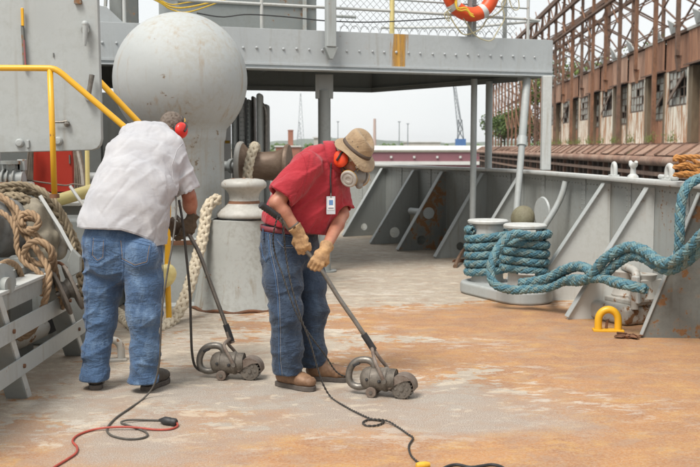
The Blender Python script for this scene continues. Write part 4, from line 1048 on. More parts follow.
for u, v in ((-4, 158), (7, 170), (18, 167), (22, 165)): MB().box(at(u, v, 8.75), (.07, .07, .1)).build('junction_box', GREY, vlv, bevel=.008)
MB().box(at(13, 191, 8.6), (.35, .2, .16)).build('casting', GREYM, vlv, bevel=.03)

# ------------------------------------------------------------ winch bed on the left with its guard
wb = thing('winch_bed', 'grey steel winch bed with two long guard bars at the left edge', 'winch bed', (-2.0, 6.4, 0))
X0 = -2.0
for z, y0, y1 in ((0.475, 4.6, 6.78), (0.232, 4.6, 7.32)):
    MB().box((X0 + .012, (y0 + y1) / 2, z), (.012, y1 - y0, .112)).build('guard_bar', GREY, wb, bevel=.003)
for y0, y1, zt_ in ((5.97, 5.50, .70), (7.23, 6.62, .70)):
    a, b = V((X0 - .005, y0, 0)), V((X0 - .005, y1, zt_))
    MB().prism([a + V((-.13, 0, 0)), a, b, b + V((-.13, 0, 0))], V((0, .014, 0))).build('leg', GREYD, wb, bevel=.002)
    MB().prism([a + V((0.003, 0.016, 0)), a + V((0.003, .09, 0)), b + V((.003, .09, 0)), b + V((.003, .016, 0))], V((-.01, 0, 0))).build('leg', GREYW, wb, bevel=.002)
    for z in (.475, .232):
        t = z / zt_; MB().cyl(V((X0 + .015, y0 + (y1 - y0) * t + .045, z)), V((X0 + .03, y0 + (y1 - y0) * t + .045, z)), .014, n=6).build('bolt', RUST, wb)
MB().prism([(X0 - .003, 4.4, .70), (X0 - .003, 6.72, .70), (X0 - 1.6, 6.72, .70), (X0 - 1.6, 4.4, .70)], V((0, 0, .022))).build('top_plate', GREYW, wb, bevel=.004)
MB().prism([(X0 - .012, 4.4, .60), (X0 - .012, 6.70, .60), (X0 - .024, 6.70, .60), (X0 - .024, 4.4, .60)], V((0, 0, .098))).build('edge_angle', GREYM, wb)
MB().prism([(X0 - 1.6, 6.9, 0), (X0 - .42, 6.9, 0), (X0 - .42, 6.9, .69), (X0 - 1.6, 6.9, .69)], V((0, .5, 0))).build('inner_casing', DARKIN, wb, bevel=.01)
MB().prism([(X0 - .05, 7.6, 0), (X0 - .9, 7.6, 0), (X0 - .9, 7.6, 1.0), (X0 - .05, 7.6, 1.0)], V((0, .5, 0))).build('rear_casing', GREYM, wb, bevel=.03)
MB().box((X0 - .35, 6.6, .765), (.5, .04, .09)).build('bed_rib', GREYM, wb, bevel=.006)
MB().box((X0 - .16, 6.2, .745), (.03, .8, .05)).build('bed_rib', GREYM, wb, bevel=.006)
MB().tube([at(40, 196, 7.0), at(60, 228, 6.95), at(79, 263, 6.9)], .017, n=4).build('strap_bar', GREYW, wb)
MB().prism([at(67, 262, 6.88), at(72, 249, 6.88), at(80, 257, 6.88), at(80, 272, 6.88), at(71, 277, 6.88)], V((0, .05, 0))).build('lug_plate', GREYM, wb, bevel=.006)
MB().tube([at(70, 186, 7.3), at(92, 218, 7.25)], .012, n=6).build('stay_rod', GREYW, wb)
MB().lathe([(0.1, 0), (.13, .01), (.13, .04), (.05, .05), (.05, .09), (0, .09)], at(-3, 285, 5.75), axis=(1, -.3, 0), n=20).build('end_boss', GREYM, wb, smooth=True)
gp_ = thing('lagged_pipe', 'thick pale pipe with a black strap lying on deck under the winch bed', 'pipe', gr(30, 345))
MB().tube([at(-20, 350, 6.9), at(20, 338, 7.1), at(52, 322, 7.4), at(64, 316, 7.6)], .075, n=18).build('pipe', WORN, gp_, smooth=True)
MB().cyl(at(47, 323.5, 7.28), at(50, 322, 7.36), .082, n=18).build('strap', BLACK, gp_, smooth=True)
# canvas covers
CANG = simple('grey_canvas', (.20, .20, .19), (.13, .13, .125), 5, .85, 0, .3, 300); CANB = simple('beige_canvas', (.30, .265, .20), (.17, .15, .115), 6, .85, 0, .3, 300)
c1 = at(-6, 236, 6.5)
def f_drum(P):
    d = cap(P, c1 + V((-.25, -.35, .02)), c1 + V((-.12, .45, .02)), .21, .22)
    return d + .03 * (ridge(dirscale(P, (.3, .2, 1), 1.5, 9), 3) - .5) - .012 * crease(P * 8, 17, 3) + .008 * (ridge(P * 22, 5) - .5)
implicit('canvas_cover', f_drum, c1 + V((-.6, -.7, -.35)), c1 + V((.35, .85, .35)), .014, CANG, None)
tag(bpy.data.objects['canvas_cover'], 'dark grey canvas cover bulging over winch gear at the left edge', 'canvas cover')
c2 = at(38, 237, 6.95)
def f_can(P):
    d = loft(P, [(c2 + V((-.02, .05, -.20)), (1, 0, 0), .13, .12), (c2 + V((.0, .05, 0)), (1, 0, 0), .115, .10), (c2 + V((-.04, .05, .19)), (1, 0, 0), .10, .08)])
    return d + .04 * (ridge(dirscale(P, (.4, 0, 1), 2, 11), 13) - .5) - .012 * crease(P * 9, 15, 3)
implicit('canvas_bundle', f_can, c2 + V((-.35, -.2, -.45)), c2 + V((.3, .35, .45)), .013, CANB, None)
tag(bpy.data.objects['canvas_bundle'], 'beige canvas bundle strapped on the winch bed behind the knots', 'canvas cover')
c3 = at(58, 240, 7.1)
implicit('canvas_bundle', lambda P: ell(P, c3, (.09, .08, .16)) + .03 * (ridge(P * 9, 23) - .5), c3 - V((.15, .15, .25)), c3 + V((.15, .15, .25)), .013, simple('white_canvas', (.5, .48, .42), (.33, .31, .27), 8, .85), None)
tag(bpy.data.objects['canvas_bundle.001'], 'small whitish canvas bundle right of the rope knots', 'canvas cover')
TAN = simple('tan_rope_fibre', (.36, .24, .14), (.20, .13, .075), 16, .85, 0, .5, 150); TAN2 = simple('weathered_hawser_fibre', (.31, .25, .165), (.15, .115, .075), 12, .9, 0, .5, 150)
plaited_rope('weathered_hawser', 'weathered brown plaited hawser arching over the winch bed', 'rope',
    [at(-30, 199, 7.1), at(-8, 193, 7.1), at(14, 189, 7.1), at(33, 190, 7.1), at(48, 199, 7.1), at(59, 214, 7.1), at(68, 231, 7.1), at(76, 250, 7.12), at(82, 272, 7.15), at(86, 300, 7.2)], .047, TAN2)
plaited_rope('', '', '', [at(-30, 208, 7.0), at(-5, 202, 7.0), at(10, 197, 7.0), at(24, 199, 6.98), at(33, 206, 7.0)], .04, TAN2, root=bpy.data.objects['weathered_hawser'])
tr = laid_rope('knotted_rope', 'tan three-strand rope with two big knots hanging over the winch bed', 'rope',
    [at(-15, 190, 6.75), at(0, 196, 6.7), at(12, 204, 6.65), at(19, 214, 6.6), at(22, 226, 6.56), at(27, 231, 6.54), at(37, 227, 6.52), at(38, 221, 6.56), at(30, 218, 6.6), at(21, 221, 6.58), at(22, 229, 6.52), at(34, 234, 6.5), at(43, 243, 6.5), at(51, 252, 6.52),
     at(50, 262, 6.5), at(39, 264, 6.48), at(28, 258, 6.5), at(26, 248, 6.54), at(34, 242, 6.58), at(45, 243, 6.6), at(53, 252, 6.58), at(54, 264, 6.56), at(57, 280, 6.6), at(61, 296, 6.62), at(64, 308, 6.66)], .0235, TAN)
laid_rope('', '', '', [at(-12, 198, 6.85), at(5, 202, 6.8), at(14, 211, 6.7), at(17, 225, 6.6), at(26, 236, 6.54), at(34, 246, 6.5), at(42, 258, 6.46), at(48, 268, 6.42), at(49, 282, 6.38), at(45, 300, 6.35), at(39, 318, 6.4), at(31, 332, 6.45), at(20, 338, 6.4), at(10, 332, 6.3), at(5, 318, 6.2), at(4, 300, 6.1), at(6, 286, 6.2)], .0235, TAN, parent=tr)
laid_rope('', '', '', [at(24, 226, 6.5), at(20, 219, 6.52), at(25, 213, 6.54), at(34, 214, 6.5), at(39, 222, 6.48), at(34, 229, 6.46), at(27, 229, 6.46)], .0225, TAN, parent=tr)
laid_rope('', '', '', [at(27, 262, 6.46), at(24, 252, 6.44), at(30, 243, 6.42), at(40, 241, 6.42), at(50, 248, 6.42), at(52, 258, 6.44)], .0225, TAN, parent=tr)
laid_rope('', '', '', [at(-18, 206, 6.6), at(-4, 210, 6.56), at(9, 218, 6.5), at(16, 232, 6.46), at(17, 248, 6.44), at(24, 262, 6.42), at(36, 270, 6.4), at(44, 280, 6.38), at(42, 296, 6.36)], .020, TAN, parent=tr)
laid_rope('', '', '', [at(0, 186, 7.0), at(22, 184, 7.02), at(42, 191, 7.0), at(56, 203, 6.98), at(66, 222, 6.98), at(72, 240, 6.98), at(74, 258, 6.9)], .021, TAN2, parent=tr)
laid_rope('', '', '', [at(-14, 284, 5.8), at(-2, 268, 5.9), at(8, 262, 6.1), at(18, 268, 6.25), at(22, 280, 6.3)], .021, TAN, parent=tr)
# pulley block
pb = thing('pulley_block', 'worn grey pulley block hanging from the tan rope beside the man in white', 'pulley', at(66, 290, 6.6))
BLK = simple('weathered_block_wood', (.27, .24, .20), (.16, .13, .11), 10, .8, 0, .4, 60, stretch=(4, 4, 1))
u_ax = (at(78, 312, 6.6) - at(57, 266, 6.6)).normalized(); s_ax = V((.85, .45, .3)); s_ax = (s_ax - u_ax * s_ax.dot(u_ax)).normalized(); n_ax = u_ax.cross(s_ax)
cb_ = at(66.5, 290, 6.6)
for s in (-.05, .035):
    pts = [cb_ + s_ax * s + u_ax * (.165 * math.cos(a)) + n_ax * (.085 * math.sin(a)) for a in np.linspace(0, 2 * math.pi, 28, endpoint=False)]
    MB().prism(pts, s_ax * .024).build('cheek', BLK, pb, bevel=.007)
MB().lathe([(.02, -.028), (.075, -.028), (.06, 0.0), (.075, .028), (.02, .028)], cb_ + s_ax * .004, axis=s_ax, n=24).build('sheave', STEEL, pb, smooth=True)
MB().cyl(cb_ - s_ax * .075, cb_ + s_ax * .08, .018, n=10).build('pin', STEEL, pb, smooth=True)
MB().tube(spline([cb_ - u_ax * .13 - s_ax * .06, cb_ - u_ax * .19 - s_ax * .03, cb_ - u_ax * .19 + s_ax * .03, cb_ - u_ax * .13 + s_ax * .06], n=12), .012, n=8).build('becket', RUST, pb, smooth=True)
# ------------------------------------------------------------ water and far shore
mw_, N, L, b = nodes('harbour_water'); b.inputs['Base Color'].default_value = (.045, .06, .055, 1); b.inputs['Roughness'].default_value = .08
bump_n(N, L, b, noise_n(N, L, tex_co(N, L, (1, 1, 1)), 1.2, 6), .5, .1)
tag(MB().add([(-9000, -300, -6), (9000, -300, -6), (9000, 12000, -6), (-9000, 12000, -6)], [(0, 1, 2, 3)]).build('water', mw_), kind='structure')
tag(MB().prism([(-3000, 215, -6.5), (3000, 215, -6.5), (3000, 7000, -6.5), (-3000, 7000, -6.5)], V((0, 0, 2.5))).build('far_shore', simple('shore_ground', (.24, .22, .18), (.15, .15, .11), .01, .95, 0, 0)), kind='structure')
hv = []; hf = []; M_ = 120
for layer, (Yh, zh) in enumerate(((5200, 62),)):
    for i in range(M_ + 1):
        x = -4200 + 8400 * i / M_; h = zh * (.72 + .45 * mnoise.noise(V((i * .11, 0, 4))) + .12 * mnoise.noise(V((i * .9, 0, 9))))
        hv += [(x, Yh, -6), (x, Yh + 150, h * .8), (x, Yh + 500, h)]
    for i in range(M_):
        for q in (0, 1): hf.append((3 * i + q, 3 * i + 3 + q, 3 * i + 4 + q, 3 * i + 1 + q))
tag(MB().add(hv, hf).build('hills', simple('wooded_hills', (.07, .10, .055), (.045, .07, .04), .02, 1, 0, 0), smooth=True), kind='structure')
MAR = simple('maroon_cladding', (.22, .085, .105), (.19, .08, .095), .3, .6, 0, 0)
WHR = simple('white_roofing', (.62, .62, .60), (.5, .5, .48), .3, .6, 0, 0)
def pxX(u, Y): return (u - 350) / FPX * Y
def zz(v, Y): return EYE - (v - HOR) / FPX * Y
bd_ = thing('maroon_warehouse', 'long low maroon warehouse with white roof across the water', 'warehouse', (pxX(430, 230), 230, -4))
x0, x1 = pxX(325, 230), pxX(560, 230)
MB().box(((x0 + x1) / 2, 245, (-4 + zz(152, 230)) / 2), (x1 - x0, 30, zz(152, 230) + 4)).build('wall', MAR, bd_)
MB().box(((x0 + x1) / 2, 245, zz(151, 230)), (x1 - x0 + .5, 30.6, .5)).build('eaves_band', simple('cream_band', (.5, .46, .38), None, .4), bd_)
MB().prism([(x0, 229.5, zz(150.4, 230)), (x0, 260.5, zz(150.4, 230)), (x0, 245, zz(145.5, 230))], V((x1 - x0, 0, 0))).build('roof', WHR, bd_)
MB().box(((x0 + x1) / 2, 229.8, zz(163, 230)), (x1 - x0, .5, .8)).build('wall_base', WHR, bd_)
for u in range(340, 560, 23): MB().box((pxX(u + 5, 229.7), 229.7, zz(157, 230)), (.5, .3, .5)).build('wall_lamp', WHR, bd_)
PALEB = simple('pale_concrete', (.46, .44, .40), (.36, .34, .3), .3, .8, 0, 0); BRK = simple('red_brick_far', (.32, .14, .09), (.24, .1, .07), .5, .9, 0, 0)
for i, (u0, u1, vt, vb, Y, m, lab) in enumerate(((205, 262, 149, 152, 300, PALEB, 'low pale shed on the far shore behind the warping drum'), (276, 300, 147, 152, 280, BRK, 'low brick building at the foot of the square chimney'),
        (314, 330, 138, 150, 330, PALEB, 'small cream block on the far shore beside the lattice tower'), (352, 372, 141.5, 149, 420, PALEB, 'pale shed beyond the maroon warehouse behind the hat'), (405, 440, 142.5, 147, 450, PALEB, 'long beige warehouse roof beyond the maroon building'), (560, 600, 140, 150, 450, PALEB, 'pale far building seen past the wharf'))):
    t = thing('far_building', lab, 'building', (pxX((u0 + u1) / 2, Y), Y, -4))
    MB().box((pxX((u0 + u1) / 2, Y), Y + 8, (zz(vt, Y) - 4) / 2), (pxX(u1, Y) - pxX(u0, Y), 16, zz(vt, Y) + 4)).build('wall', m, t)
    MB().box((pxX((u0 + u1) / 2, Y), Y + 8, zz(vt, Y) + .2), (pxX(u1, Y) - pxX(u0, Y) + .8, 16.8, .4)).build('roof', WHR, t)
t = thing('brick_chimney', 'square brick chimney on the far shore behind the red shirt', 'chimney', (pxX(290.5, 280), 280, -4))
MB().box((pxX(290.5, 280), 282, (zz(130, 280) - 4) / 2), (5 / FPX * 280, 1.5, zz(130, 280) + 4)).build('shaft', BRK, t); MB().box((pxX(290.5, 280), 282, zz(130.5, 280)), (5.6 / FPX * 280, 1.7, .3)).build('rim', BRK, t)
FSTEEL = plain('far_steel', (.22, .24, .26), .6)
t = thing('lattice_tower', 'tall thin lattice mast on the horizon left of the platform post', 'tower', (pxX(301, 500), 500, -4))
for Yt, ua, vt in ((500, 301, 94), (505, 299.5, 122)):
    b0 = V((pxX(ua, Yt), Yt, -4)); tp = V((pxX(ua, Yt), Yt, zz(vt, Yt)))
    for s in (-1, 1):
        MB().beam(b0 + V((s * 2.2, 0, 0)), tp + V((s * .15, 0, 0)), .18, .18).build('leg', FSTEEL, t)
    q = MB()
    for k in range(14):
        a0_, a1_ = k / 14, (k + 1) / 14
        for s in (-1, 1): q.beam(b0.lerp(tp, a0_) + V((s * (2.2 - 2.05 * a0_), 0, 0)), b0.lerp(tp, a1_) + V((-s * (2.2 - 2.05 * a1_), 0, 0)), .1, .1)
    tag(q.build('bracing', FSTEEL, t), kind='stuff')
for i, (u, v0, lab, m, w) in enumerate(((399, 122, 'left thin light mast on the horizon', FSTEEL, .25), (407.5, 124, 'right thin light mast on the horizon', FSTEEL, .25), (374.5, 119, 'pinkish thin chimney stack just right of the hat', simple('pink_stack', (.5, .38, .34)), .8), (338, 122, 'thin light mast directly above the earmuffs', FSTEEL, .2), (268, 138, 'short mast behind the warping drum', FSTEEL, .2))):
    Y = 420
    t = thing('light_mast', lab, 'mast', (pxX(u, Y), Y, -4)); MB().cyl((pxX(u, Y), Y, -4), (pxX(u, Y), Y, zz(v0, Y)), w, w * .7, n=8).build('pole', m, t)
    if m is FSTEEL: MB().box((pxX(u, Y), Y, zz(v0, Y)), (1.2, .6, .35)).build('lamp_head', FSTEEL, t)
# dockside crane
cr = thing('dock_crane', 'dockside crane with blue base and long raised jib across the water', 'crane', (pxX(460, 400), 400, -4)); Y = 400
BLU = simple('crane_blue', (.06, .16, .36), (.05, .12, .3), .5, .6, 0, 0)
def k_(u, v, dy=0): return V((pxX(u, Y), Y + dy, zz(v, Y)))
MB().box((k_(460, 143.5)), (10 / FPX * Y, 3, 9 / FPX * Y)).build('machinery_house', BLU, cr)
MB().box((k_(460, 152)), (6 / FPX * Y, 3, 9 / FPX * Y)).build('portal', BLU, cr)
q = MB()
for a, c_ in (((457, 139), (457.5, 120)), ((463, 139), (461, 120)), ((457, 139), (461, 130)), ((463, 139), (457.5, 130)), ((457.5, 130), (461, 120)), ((462, 130), (457.5, 120))): q.beam(k_(*a), k_(*c_), .45, .45)
tag(q.build('tower', FSTEEL, cr), kind='stuff')
q = MB()
for a, c_ in (((458, 138), (452, 83)), ((460.5, 122), (454, 83)), ((459.5, 120), (452, 83))): q.beam(k_(*a), k_(*c_), .35, .35)
for i in range(12):
    t0 = i / 12; a = V((458, 138, 0)).lerp(V((452, 83, 0)), t0); c_ = V((461, 128, 0)).lerp(V((454, 83, 0)), min(1, t0 + .06)); q.beam(k_(a.x, a.y), k_(c_.x, c_.y), .16, .16)
tag(q.build('jib', FSTEEL, cr), kind='stuff')
# far treeline as one mass
def leaf_mat(name, c1, c2): 
    m = simple(name, c1, c2, .6, .8, 0, 0); return m
FOL = leaf_mat('foliage', (.095, .15, .04), (.06, .10, .03)); FOL2 = leaf_mat('foliage_yellow', (.17, .22, .05), (.10, .15, .035))
mb = MB(); rnd = random.Random(3)
for i in range(900):
    x = pxX(rnd.uniform(250, 640), 620); h = rnd.random() ** 2 * 5
    mb.ball((x, 620 + rnd.uniform(-8, 8), zz(147, 620) - 4 + h), rnd.uniform(.8, 2.2), 5)
tag(mb.build('far_treeline', FOL), 'dark line of distant trees along the horizon', 'trees', kind='stuff')

# ------------------------------------------------------------ wharf, derelict warehouse, gantry
XP, SL = 16.0, 0.056
def wp(Y, out=0.0, z=0.0): return V((XP + SL * Y - out, Y + SL * out, z))
wdir = V((SL, 1, 0)).normalized()
def Ycol(k): return 55.8 + 5.03 * k
CLR = simple('rusty_red_cladding', (.42, .215, .125), (.19, .085, .05), 1.1, .8, 0, 0, stretch=(1, 1, .16))
CLR2 = simple('faded_rust_cladding', (.53, .34, .24), (.27, .13, .08), 1.3, .8, 0, 0, stretch=(1, 1, .14))
CLW = None
m, N, L, b = nodes('peeling_white_cladding'); co = tex_co(N, L, (3, 3, .35))
f = ramp_n(N, L, noise_n(N, L, co, 1.2, 6, .7), .47, .54)
L.new(mix_n(N, L, f, (.72, .68, .58), (.42, .24, .14)), b.inputs['Base Color']); b.inputs['Roughness'].default_value = .8; CLW = m
MOSS = simple('mossy_pilaster', (.21, .16, .10), (.10, .07, .045), .8, .9, 0, 0, stretch=(1, 1, .3))
GIR = simple('rusted_gantry_steel', (.30, .15, .085), (.10, .055, .035), 2.6, .85, 0, 0, stretch=(1, 1, .4))
GIR2 = simple('dark_gantry_steel', (.21, .12, .08), (.09, .06, .045), 2.6, .85, 0, 0)
PANE = plain('dusty_pane', (.34, .34, .30), .35); DPANE = plain('pane_gap_shade', (.035, .03, .025), .6); FRM = plain('window_frame_paint', (.14, .10, .075), .8)
wh = thing('derelict_warehouse', 'derelict warehouse of rusty and peeling cladding on the wharf, right', 'warehouse', wp(60, -3, 1.8))
ZB, ZM, ZT = 1.85, 6.15, 8.05
def wall_quad(name, Y0, Y1, z0, z1, out, mat, th=.12, parent=wh, corr=True):
    mb = MB()
    if corr:
        m_ = max(2, int((Y1 - Y0) / .30)); vs2 = []; fs2 = []
        for i in range(m_ + 1):
            y = Y0 + (Y1 - Y0) * i / m_; o = out + (.045 if i % 2 else 0); vs2 += [wp(y, o, z0), wp(y, o, z1)]
        for i in range(m_): fs2.append((2 * i, 2 * i + 2, 2 * i + 3, 2 * i + 1))
        mb.add(vs2, fs2)
    else: mb.prism([wp(Y0, out, z0), wp(Y1, out, z0), wp(Y1, out, z1), wp(Y0, out, z1)], wp(0, 0, 0) - wp(0, th, 0))
    return mb.build(name, mat, parent)
wnd_i = 0
def window(Y0, Y1, z0, z1, out, cols_, rows_, seed, tilt=False):
    global wnd_i
    fr = MB(); rnd = random.Random(seed)
    for (a, b_, c_, d_) in ((Y0, Y1, z0, z0 + .12), (Y0, Y1, z1 - .12, z1), (Y0, Y0 + .1, z0 + .12, z1 - .12), (Y1 - .1, Y1, z0 + .12, z1 - .12)):
        fr.prism([wp(a, out, c_), wp(b_, out, c_), wp(b_, out, d_), wp(a, out, d_)], wp(0, 0, 0) - wp(0, .1, 0))
    w = fr.build('window', FRM, wh)
    bars = MB(); pn = MB(); dp = MB()
    for i in range(1, cols_):
        y = Y0 + (Y1 - Y0) * i / cols_; bars.prism([wp(y - .04, out - .02, z0 + .12), wp(y + .04, out - .02, z0 + .12), wp(y + .04, out - .02, z1 - .12), wp(y - .04, out - .02, z1 - .12)], wp(0, 0, 0) - wp(0, .05, 0))
    for j in range(1, rows_):
        z = z0 + (z1 - z0) * j / rows_; bars.prism([wp(Y0 + .1, out - .03, z - .035), wp(Y1 - .1, out - .03, z - .035), wp(Y1 - .1, out - .03, z + .035), wp(Y0 + .1, out - .03, z + .035)], wp(0, 0, 0) - wp(0, .04, 0))
    bars.build('glazing_bars', FRM, w)
    for i in range(cols_):
        for j in range(rows_):
            y0, y1 = Y0 + (Y1 - Y0) * i / cols_, Y0 + (Y1 - Y0) * (i + 1) / cols_; za, zb_ = z0 + (z1 - z0) * j / rows_, z0 + (z1 - z0) * (j + 1) / rows_
            broken = rnd.random() < (.55 if tilt and 0 < j < rows_ - 1 else .12)
            t = rnd.gauss(0, .03)
            (dp if broken else pn).add([wp(y0, out - .05 - (.4 if broken else 0), za), wp(y1, out - .05 - (.4 if broken else 0), za), wp(y1, out - .05 + t - (.4 if broken else 0), zb_), wp(y0, out - .05 + t - (.4 if broken else 0), zb_)], [(0, 1, 2, 3)])
    tag(pn.build('panes', PANE, w), kind='stuff')
    if dp.v: tag(dp.build('pane_gap_backing', DPANE, w), kind='stuff')  # dark sheets stand for the shaded inside behind missing panes
    if tilt:
        c_ = wp((Y0 + Y1) / 2, out + .12, (z0 + z1) / 2)
        MB().box(c_, (.05, (Y1 - Y0) * .75, .5), rot=Matrix.Rotation(R(-28), 3, 'X') @ Matrix.Rotation(R(18), 3, 'Y')).build('open_sash', FRM, w)
for k in range(-2, 12):
    y0, y1 = Ycol(k), Ycol(k + 1); light = (k % 2 == 0)
    if light:
        wall_quad('cladding_panel', y0, y1, ZM, ZT, 0.0, CLR2 if k % 4 else CLR)
        wall_quad('cladding_panel', y0, y1, ZB, 4.0, 0.0, CLW)
        a, b_ = y0 + .45, y1 - .55
        wall_quad('pier', y0, a, 4.0, ZM, 0.0, CLW, corr=False); wall_quad('pier', b_, y1, 4.0, ZM, 0.0, CLW, corr=False)
        window(a, b_, 4.0, ZM, -.05, 5, 4, k, tilt=(k in (0, 4, 8)))
    else:
        wall_quad('cladding_panel', y0, y1, ZM + .15, ZT + .05, .10, CLR if k % 3 else CLR2)
        MB().prism([wp(y0, .35, ZM), wp(y1, .35, ZM), wp(y1, -.2, ZM + .12), wp(y0, -.2, ZM + .12)], V((0, 0, .10))).build('door_canopy', GIR2, wh)
        wall_quad('pilaster', y0, y0 + .35, ZB, ZM, .04, MOSS, th=.6, corr=False); wall_quad('pilaster', y1 - .8, y1, ZB, ZM, .04, MOSS, th=.6, corr=False)
        window(y0 + .35, y1 - .8, 3.3, ZM, -.45, 4, 6, k + 40, tilt=(k == 1))
        wall_quad('door_panel', y0 + .35, y1 - .8, ZB, 3.3, -.5, CLW if k % 3 == 0 else CLR)
# parapet scraps and roof behind
rnd = random.Random(11)
for k in range(-2, 12):
    y0, y1 = Ycol(k), Ycol(k + 1)
    MB().prism([wp(y0, .2, ZT + .06), wp(y1, .2, ZT + .06), wp(y1, -.5, ZT + .06), wp(y0, -.5, ZT + .06)], V((0, 0, .16))).build('parapet', WORN if k % 2 else GIR2, wh)
    if rnd.random() < .8:
        a = y0 + rnd.random() * 3
        MB().prism([wp(a, .3, ZT + .2), wp(a + 1.5, .3, ZT + .2), wp(a + 1.6, .5, ZT + .8 + rnd.random() * .4), wp(a + .1, .5, ZT + .65)], wp(0, 0, 0) - wp(0, .1, 0)).build('loose_sheet', GREYW, wh)
MB().prism([wp(45, -1.8, ZB), wp(Ycol(12), -1.8, ZB), wp(Ycol(12), -1.8, ZT), wp(45, -1.8, ZT)], wp(0, 0, 0) - wp(0, .2, 0)).build('inner_wall', DARKIN, wh)
MB().prism([wp(Ycol(12), .0, ZB), wp(Ycol(12), -14, ZB), wp(Ycol(12), -14, ZT), wp(Ycol(12), 0, ZT)], V((0, .2, 0))).build('end_wall', CLW, wh)
MB().prism([wp(45, -.4, ZT - .1), wp(Ycol(12), -.4, ZT - .1), wp(Ycol(12), -14, ZT - .1), wp(45, -14, ZT - .1)], V((0, 0, .1))).build('roof', GIR2, wh)
# gantry
ga = thing('gantry', 'tall rusty steel crane gantry of columns and cross bracing before the warehouse', 'gantry', wp(60, 1, 1.9))
ZG = 16.2
for k in range(-2, 24):
    y = Ycol(k); full = (k % 2 == 1) or k > 11
    z0 = ZB if full else ZM + .6
    w = .24 if full else .22
    mat = GIR if k % 3 else GIR2
    MB().beam(wp(y, .7, z0), wp(y, .7, ZG), w, .22, up=V((0, 1, 0))).build('column', mat, ga)
    if not full:
        q = wp(y, .6, z0); MB().prism([q + V((-.17, 0, 0)), q + V((.17, 0, 0)), q + V((0.1, 0, -.9)), q + V((-.02, 0, -.9))], V((0, .3, 0))).build('column_point', mat, ga)
    if k % 2 == 0: MB().beam(wp(y, -3.6, ZT if k < 12 else ZB), wp(y, -3.6, ZG - .3), .26, .2, up=V((0, 1, 0))).build('column', GIR2, ga)
    # transverse bracing between the front and rear rows
    if k % 2 == 0:
        z = ZT + .3 if k < 12 else ZB + 1
        while z < ZG - 1.5:
            for s in ((.95, -3.6), (-3.6, .95)): MB().beam(wp(y, s[0], z), wp(y, s[1], z + 2.4), .10, .10).build('brace', GIR2, ga)
            z += 2.4
    if k < 23:
        y1 = Ycol(k + 1)
        zs = [ZT + .4, ZT + 4.1] if k < 12 else [ZB + .5, ZB + 4.2, ZT + .4, ZT + 4.1]
        for z in zs:
            zt2 = min(z + 3.7, ZG - .6)
            if (k % 2 == 0) or k > 11:
                MB().beam(wp(y, -3.6, z), wp(y1 + 5, -3.6, zt2), .11, .11).build('brace', GIR2, ga)
                MB().beam(wp(y, -3.6, zt2), wp(y1 + 5, -3.6, z), .11, .11).build('brace', GIR2, ga)
            if k % 2 == 1 or k > 11:
                MB().beam(wp(y, .85, z + 2), wp(y1, .85, z + 5.2), .09, .09).build('brace', GIR, ga)
for z, w in ((ZG, .45), (ZG - 1.7, .3), (ZT + 4.2, .16)):
    MB().beam(wp(Ycol(-2), .95, z), wp(Ycol(23), .95, z), .3, w).build('chord', GIR2, ga)
    if z > 14: MB().beam(wp(Ycol(-2), -3.6, z - .2), wp(Ycol(23), -3.6, z - .2), .3, w).build('chord', GIR2, ga)
for k in range(-2, 23):
    MB().beam(wp(Ycol(k), .95, ZG - 1.7), wp(Ycol(k) + 2.5, .95, ZG), .09, .09).build('brace', GIR, ga)
    MB().beam(wp(Ycol(k) + 2.5, .95, ZG), wp(Ycol(k + 1), .95, ZG - 1.7), .09, .09).build('brace', GIR, ga)
# wharf edge: sloping rusty plates, tubular fender and dark piling
wf = thing('wharf', 'rusty wharf edge with sloping plates and dark piling below the warehouse', 'wharf', wp(60, 2, -5))
WPL = simple('rusty_wharf_plate', (.32, .18, .12), (.15, .085, .06), 1.6, .75, 0, 0); WPL2 = simple('brown_wharf_plate', (.38, .245, .175), (.18, .11, .08), 1.6, .75, 0, 0)
DARKP = simple('dark_piling', (.12, .09, .07), (.07, .055, .045), 1, .9, 0, 0)
MB().prism([wp(40, 1.2, ZB - .35), wp(190, 1.2, ZB - .35), wp(190, -20, ZB - .35), wp(40, -20, ZB - .35)], V((0, 0, .3))).build('quay_top', WPL, wf)
for i in range(60):
    y0 = 42 + i * 2.5
    a, b_ = wp(y0 + .04, 1.1, ZB - .08), wp(y0 + 2.46, 1.1, ZB - .08)
    MB().add([a, b_, wp(y0 + 2.46, 2.1 + random.uniform(-.08, .08), ZB - .72 + random.uniform(-.07, .05)), wp(y0 + .04, 2.1 + random.uniform(-.08, .08), ZB - .72 + random.uniform(-.07, .05))], [(0, 1, 2, 3)]).build('sloping_plate', (WPL2, WPL, WPL2, WPL)[i % 4], wf, solid=.05)
    jj = random.uniform(-.06, .06)
    MB().beam(wp(y0 + jj, 1.05, ZB - .02 + jj * .4), wp(y0 - jj, 2.15, ZB - .68), .12, .10).build('plate_rib', GIR2, wf)
    MB().cyl(wp(y0 + .03, 2.15, ZB - 1.02), wp(y0 + 2.47, 2.15, ZB - 1.02), .27, n=10).build('fender_tube', (WPL, WPL2)[i % 2], wf, smooth=True)
MB().prism([wp(40, 1.0, -6.4), wp(190, 1.0, -6.4), wp(190, 1.0, ZB - .7), wp(40, 1.0, ZB - .7)], wp(0, 0, 0) - wp(0, .3, 0)).build('piling_wall', DARKP, wf)
for i in range(75):
    MB().beam(wp(41 + i * 2, 1.5, -6.4), wp(41 + i * 2, 1.5, ZB - 1.2), .28, .28).build('pile', DARKP if i % 3 else WPL, wf)
for z in (ZB - 1.75, ZB - 2.6): MB().beam(wp(40, 1.85, z), wp(190, 1.85, z), .3, .22).build('waling', WPL2, wf)
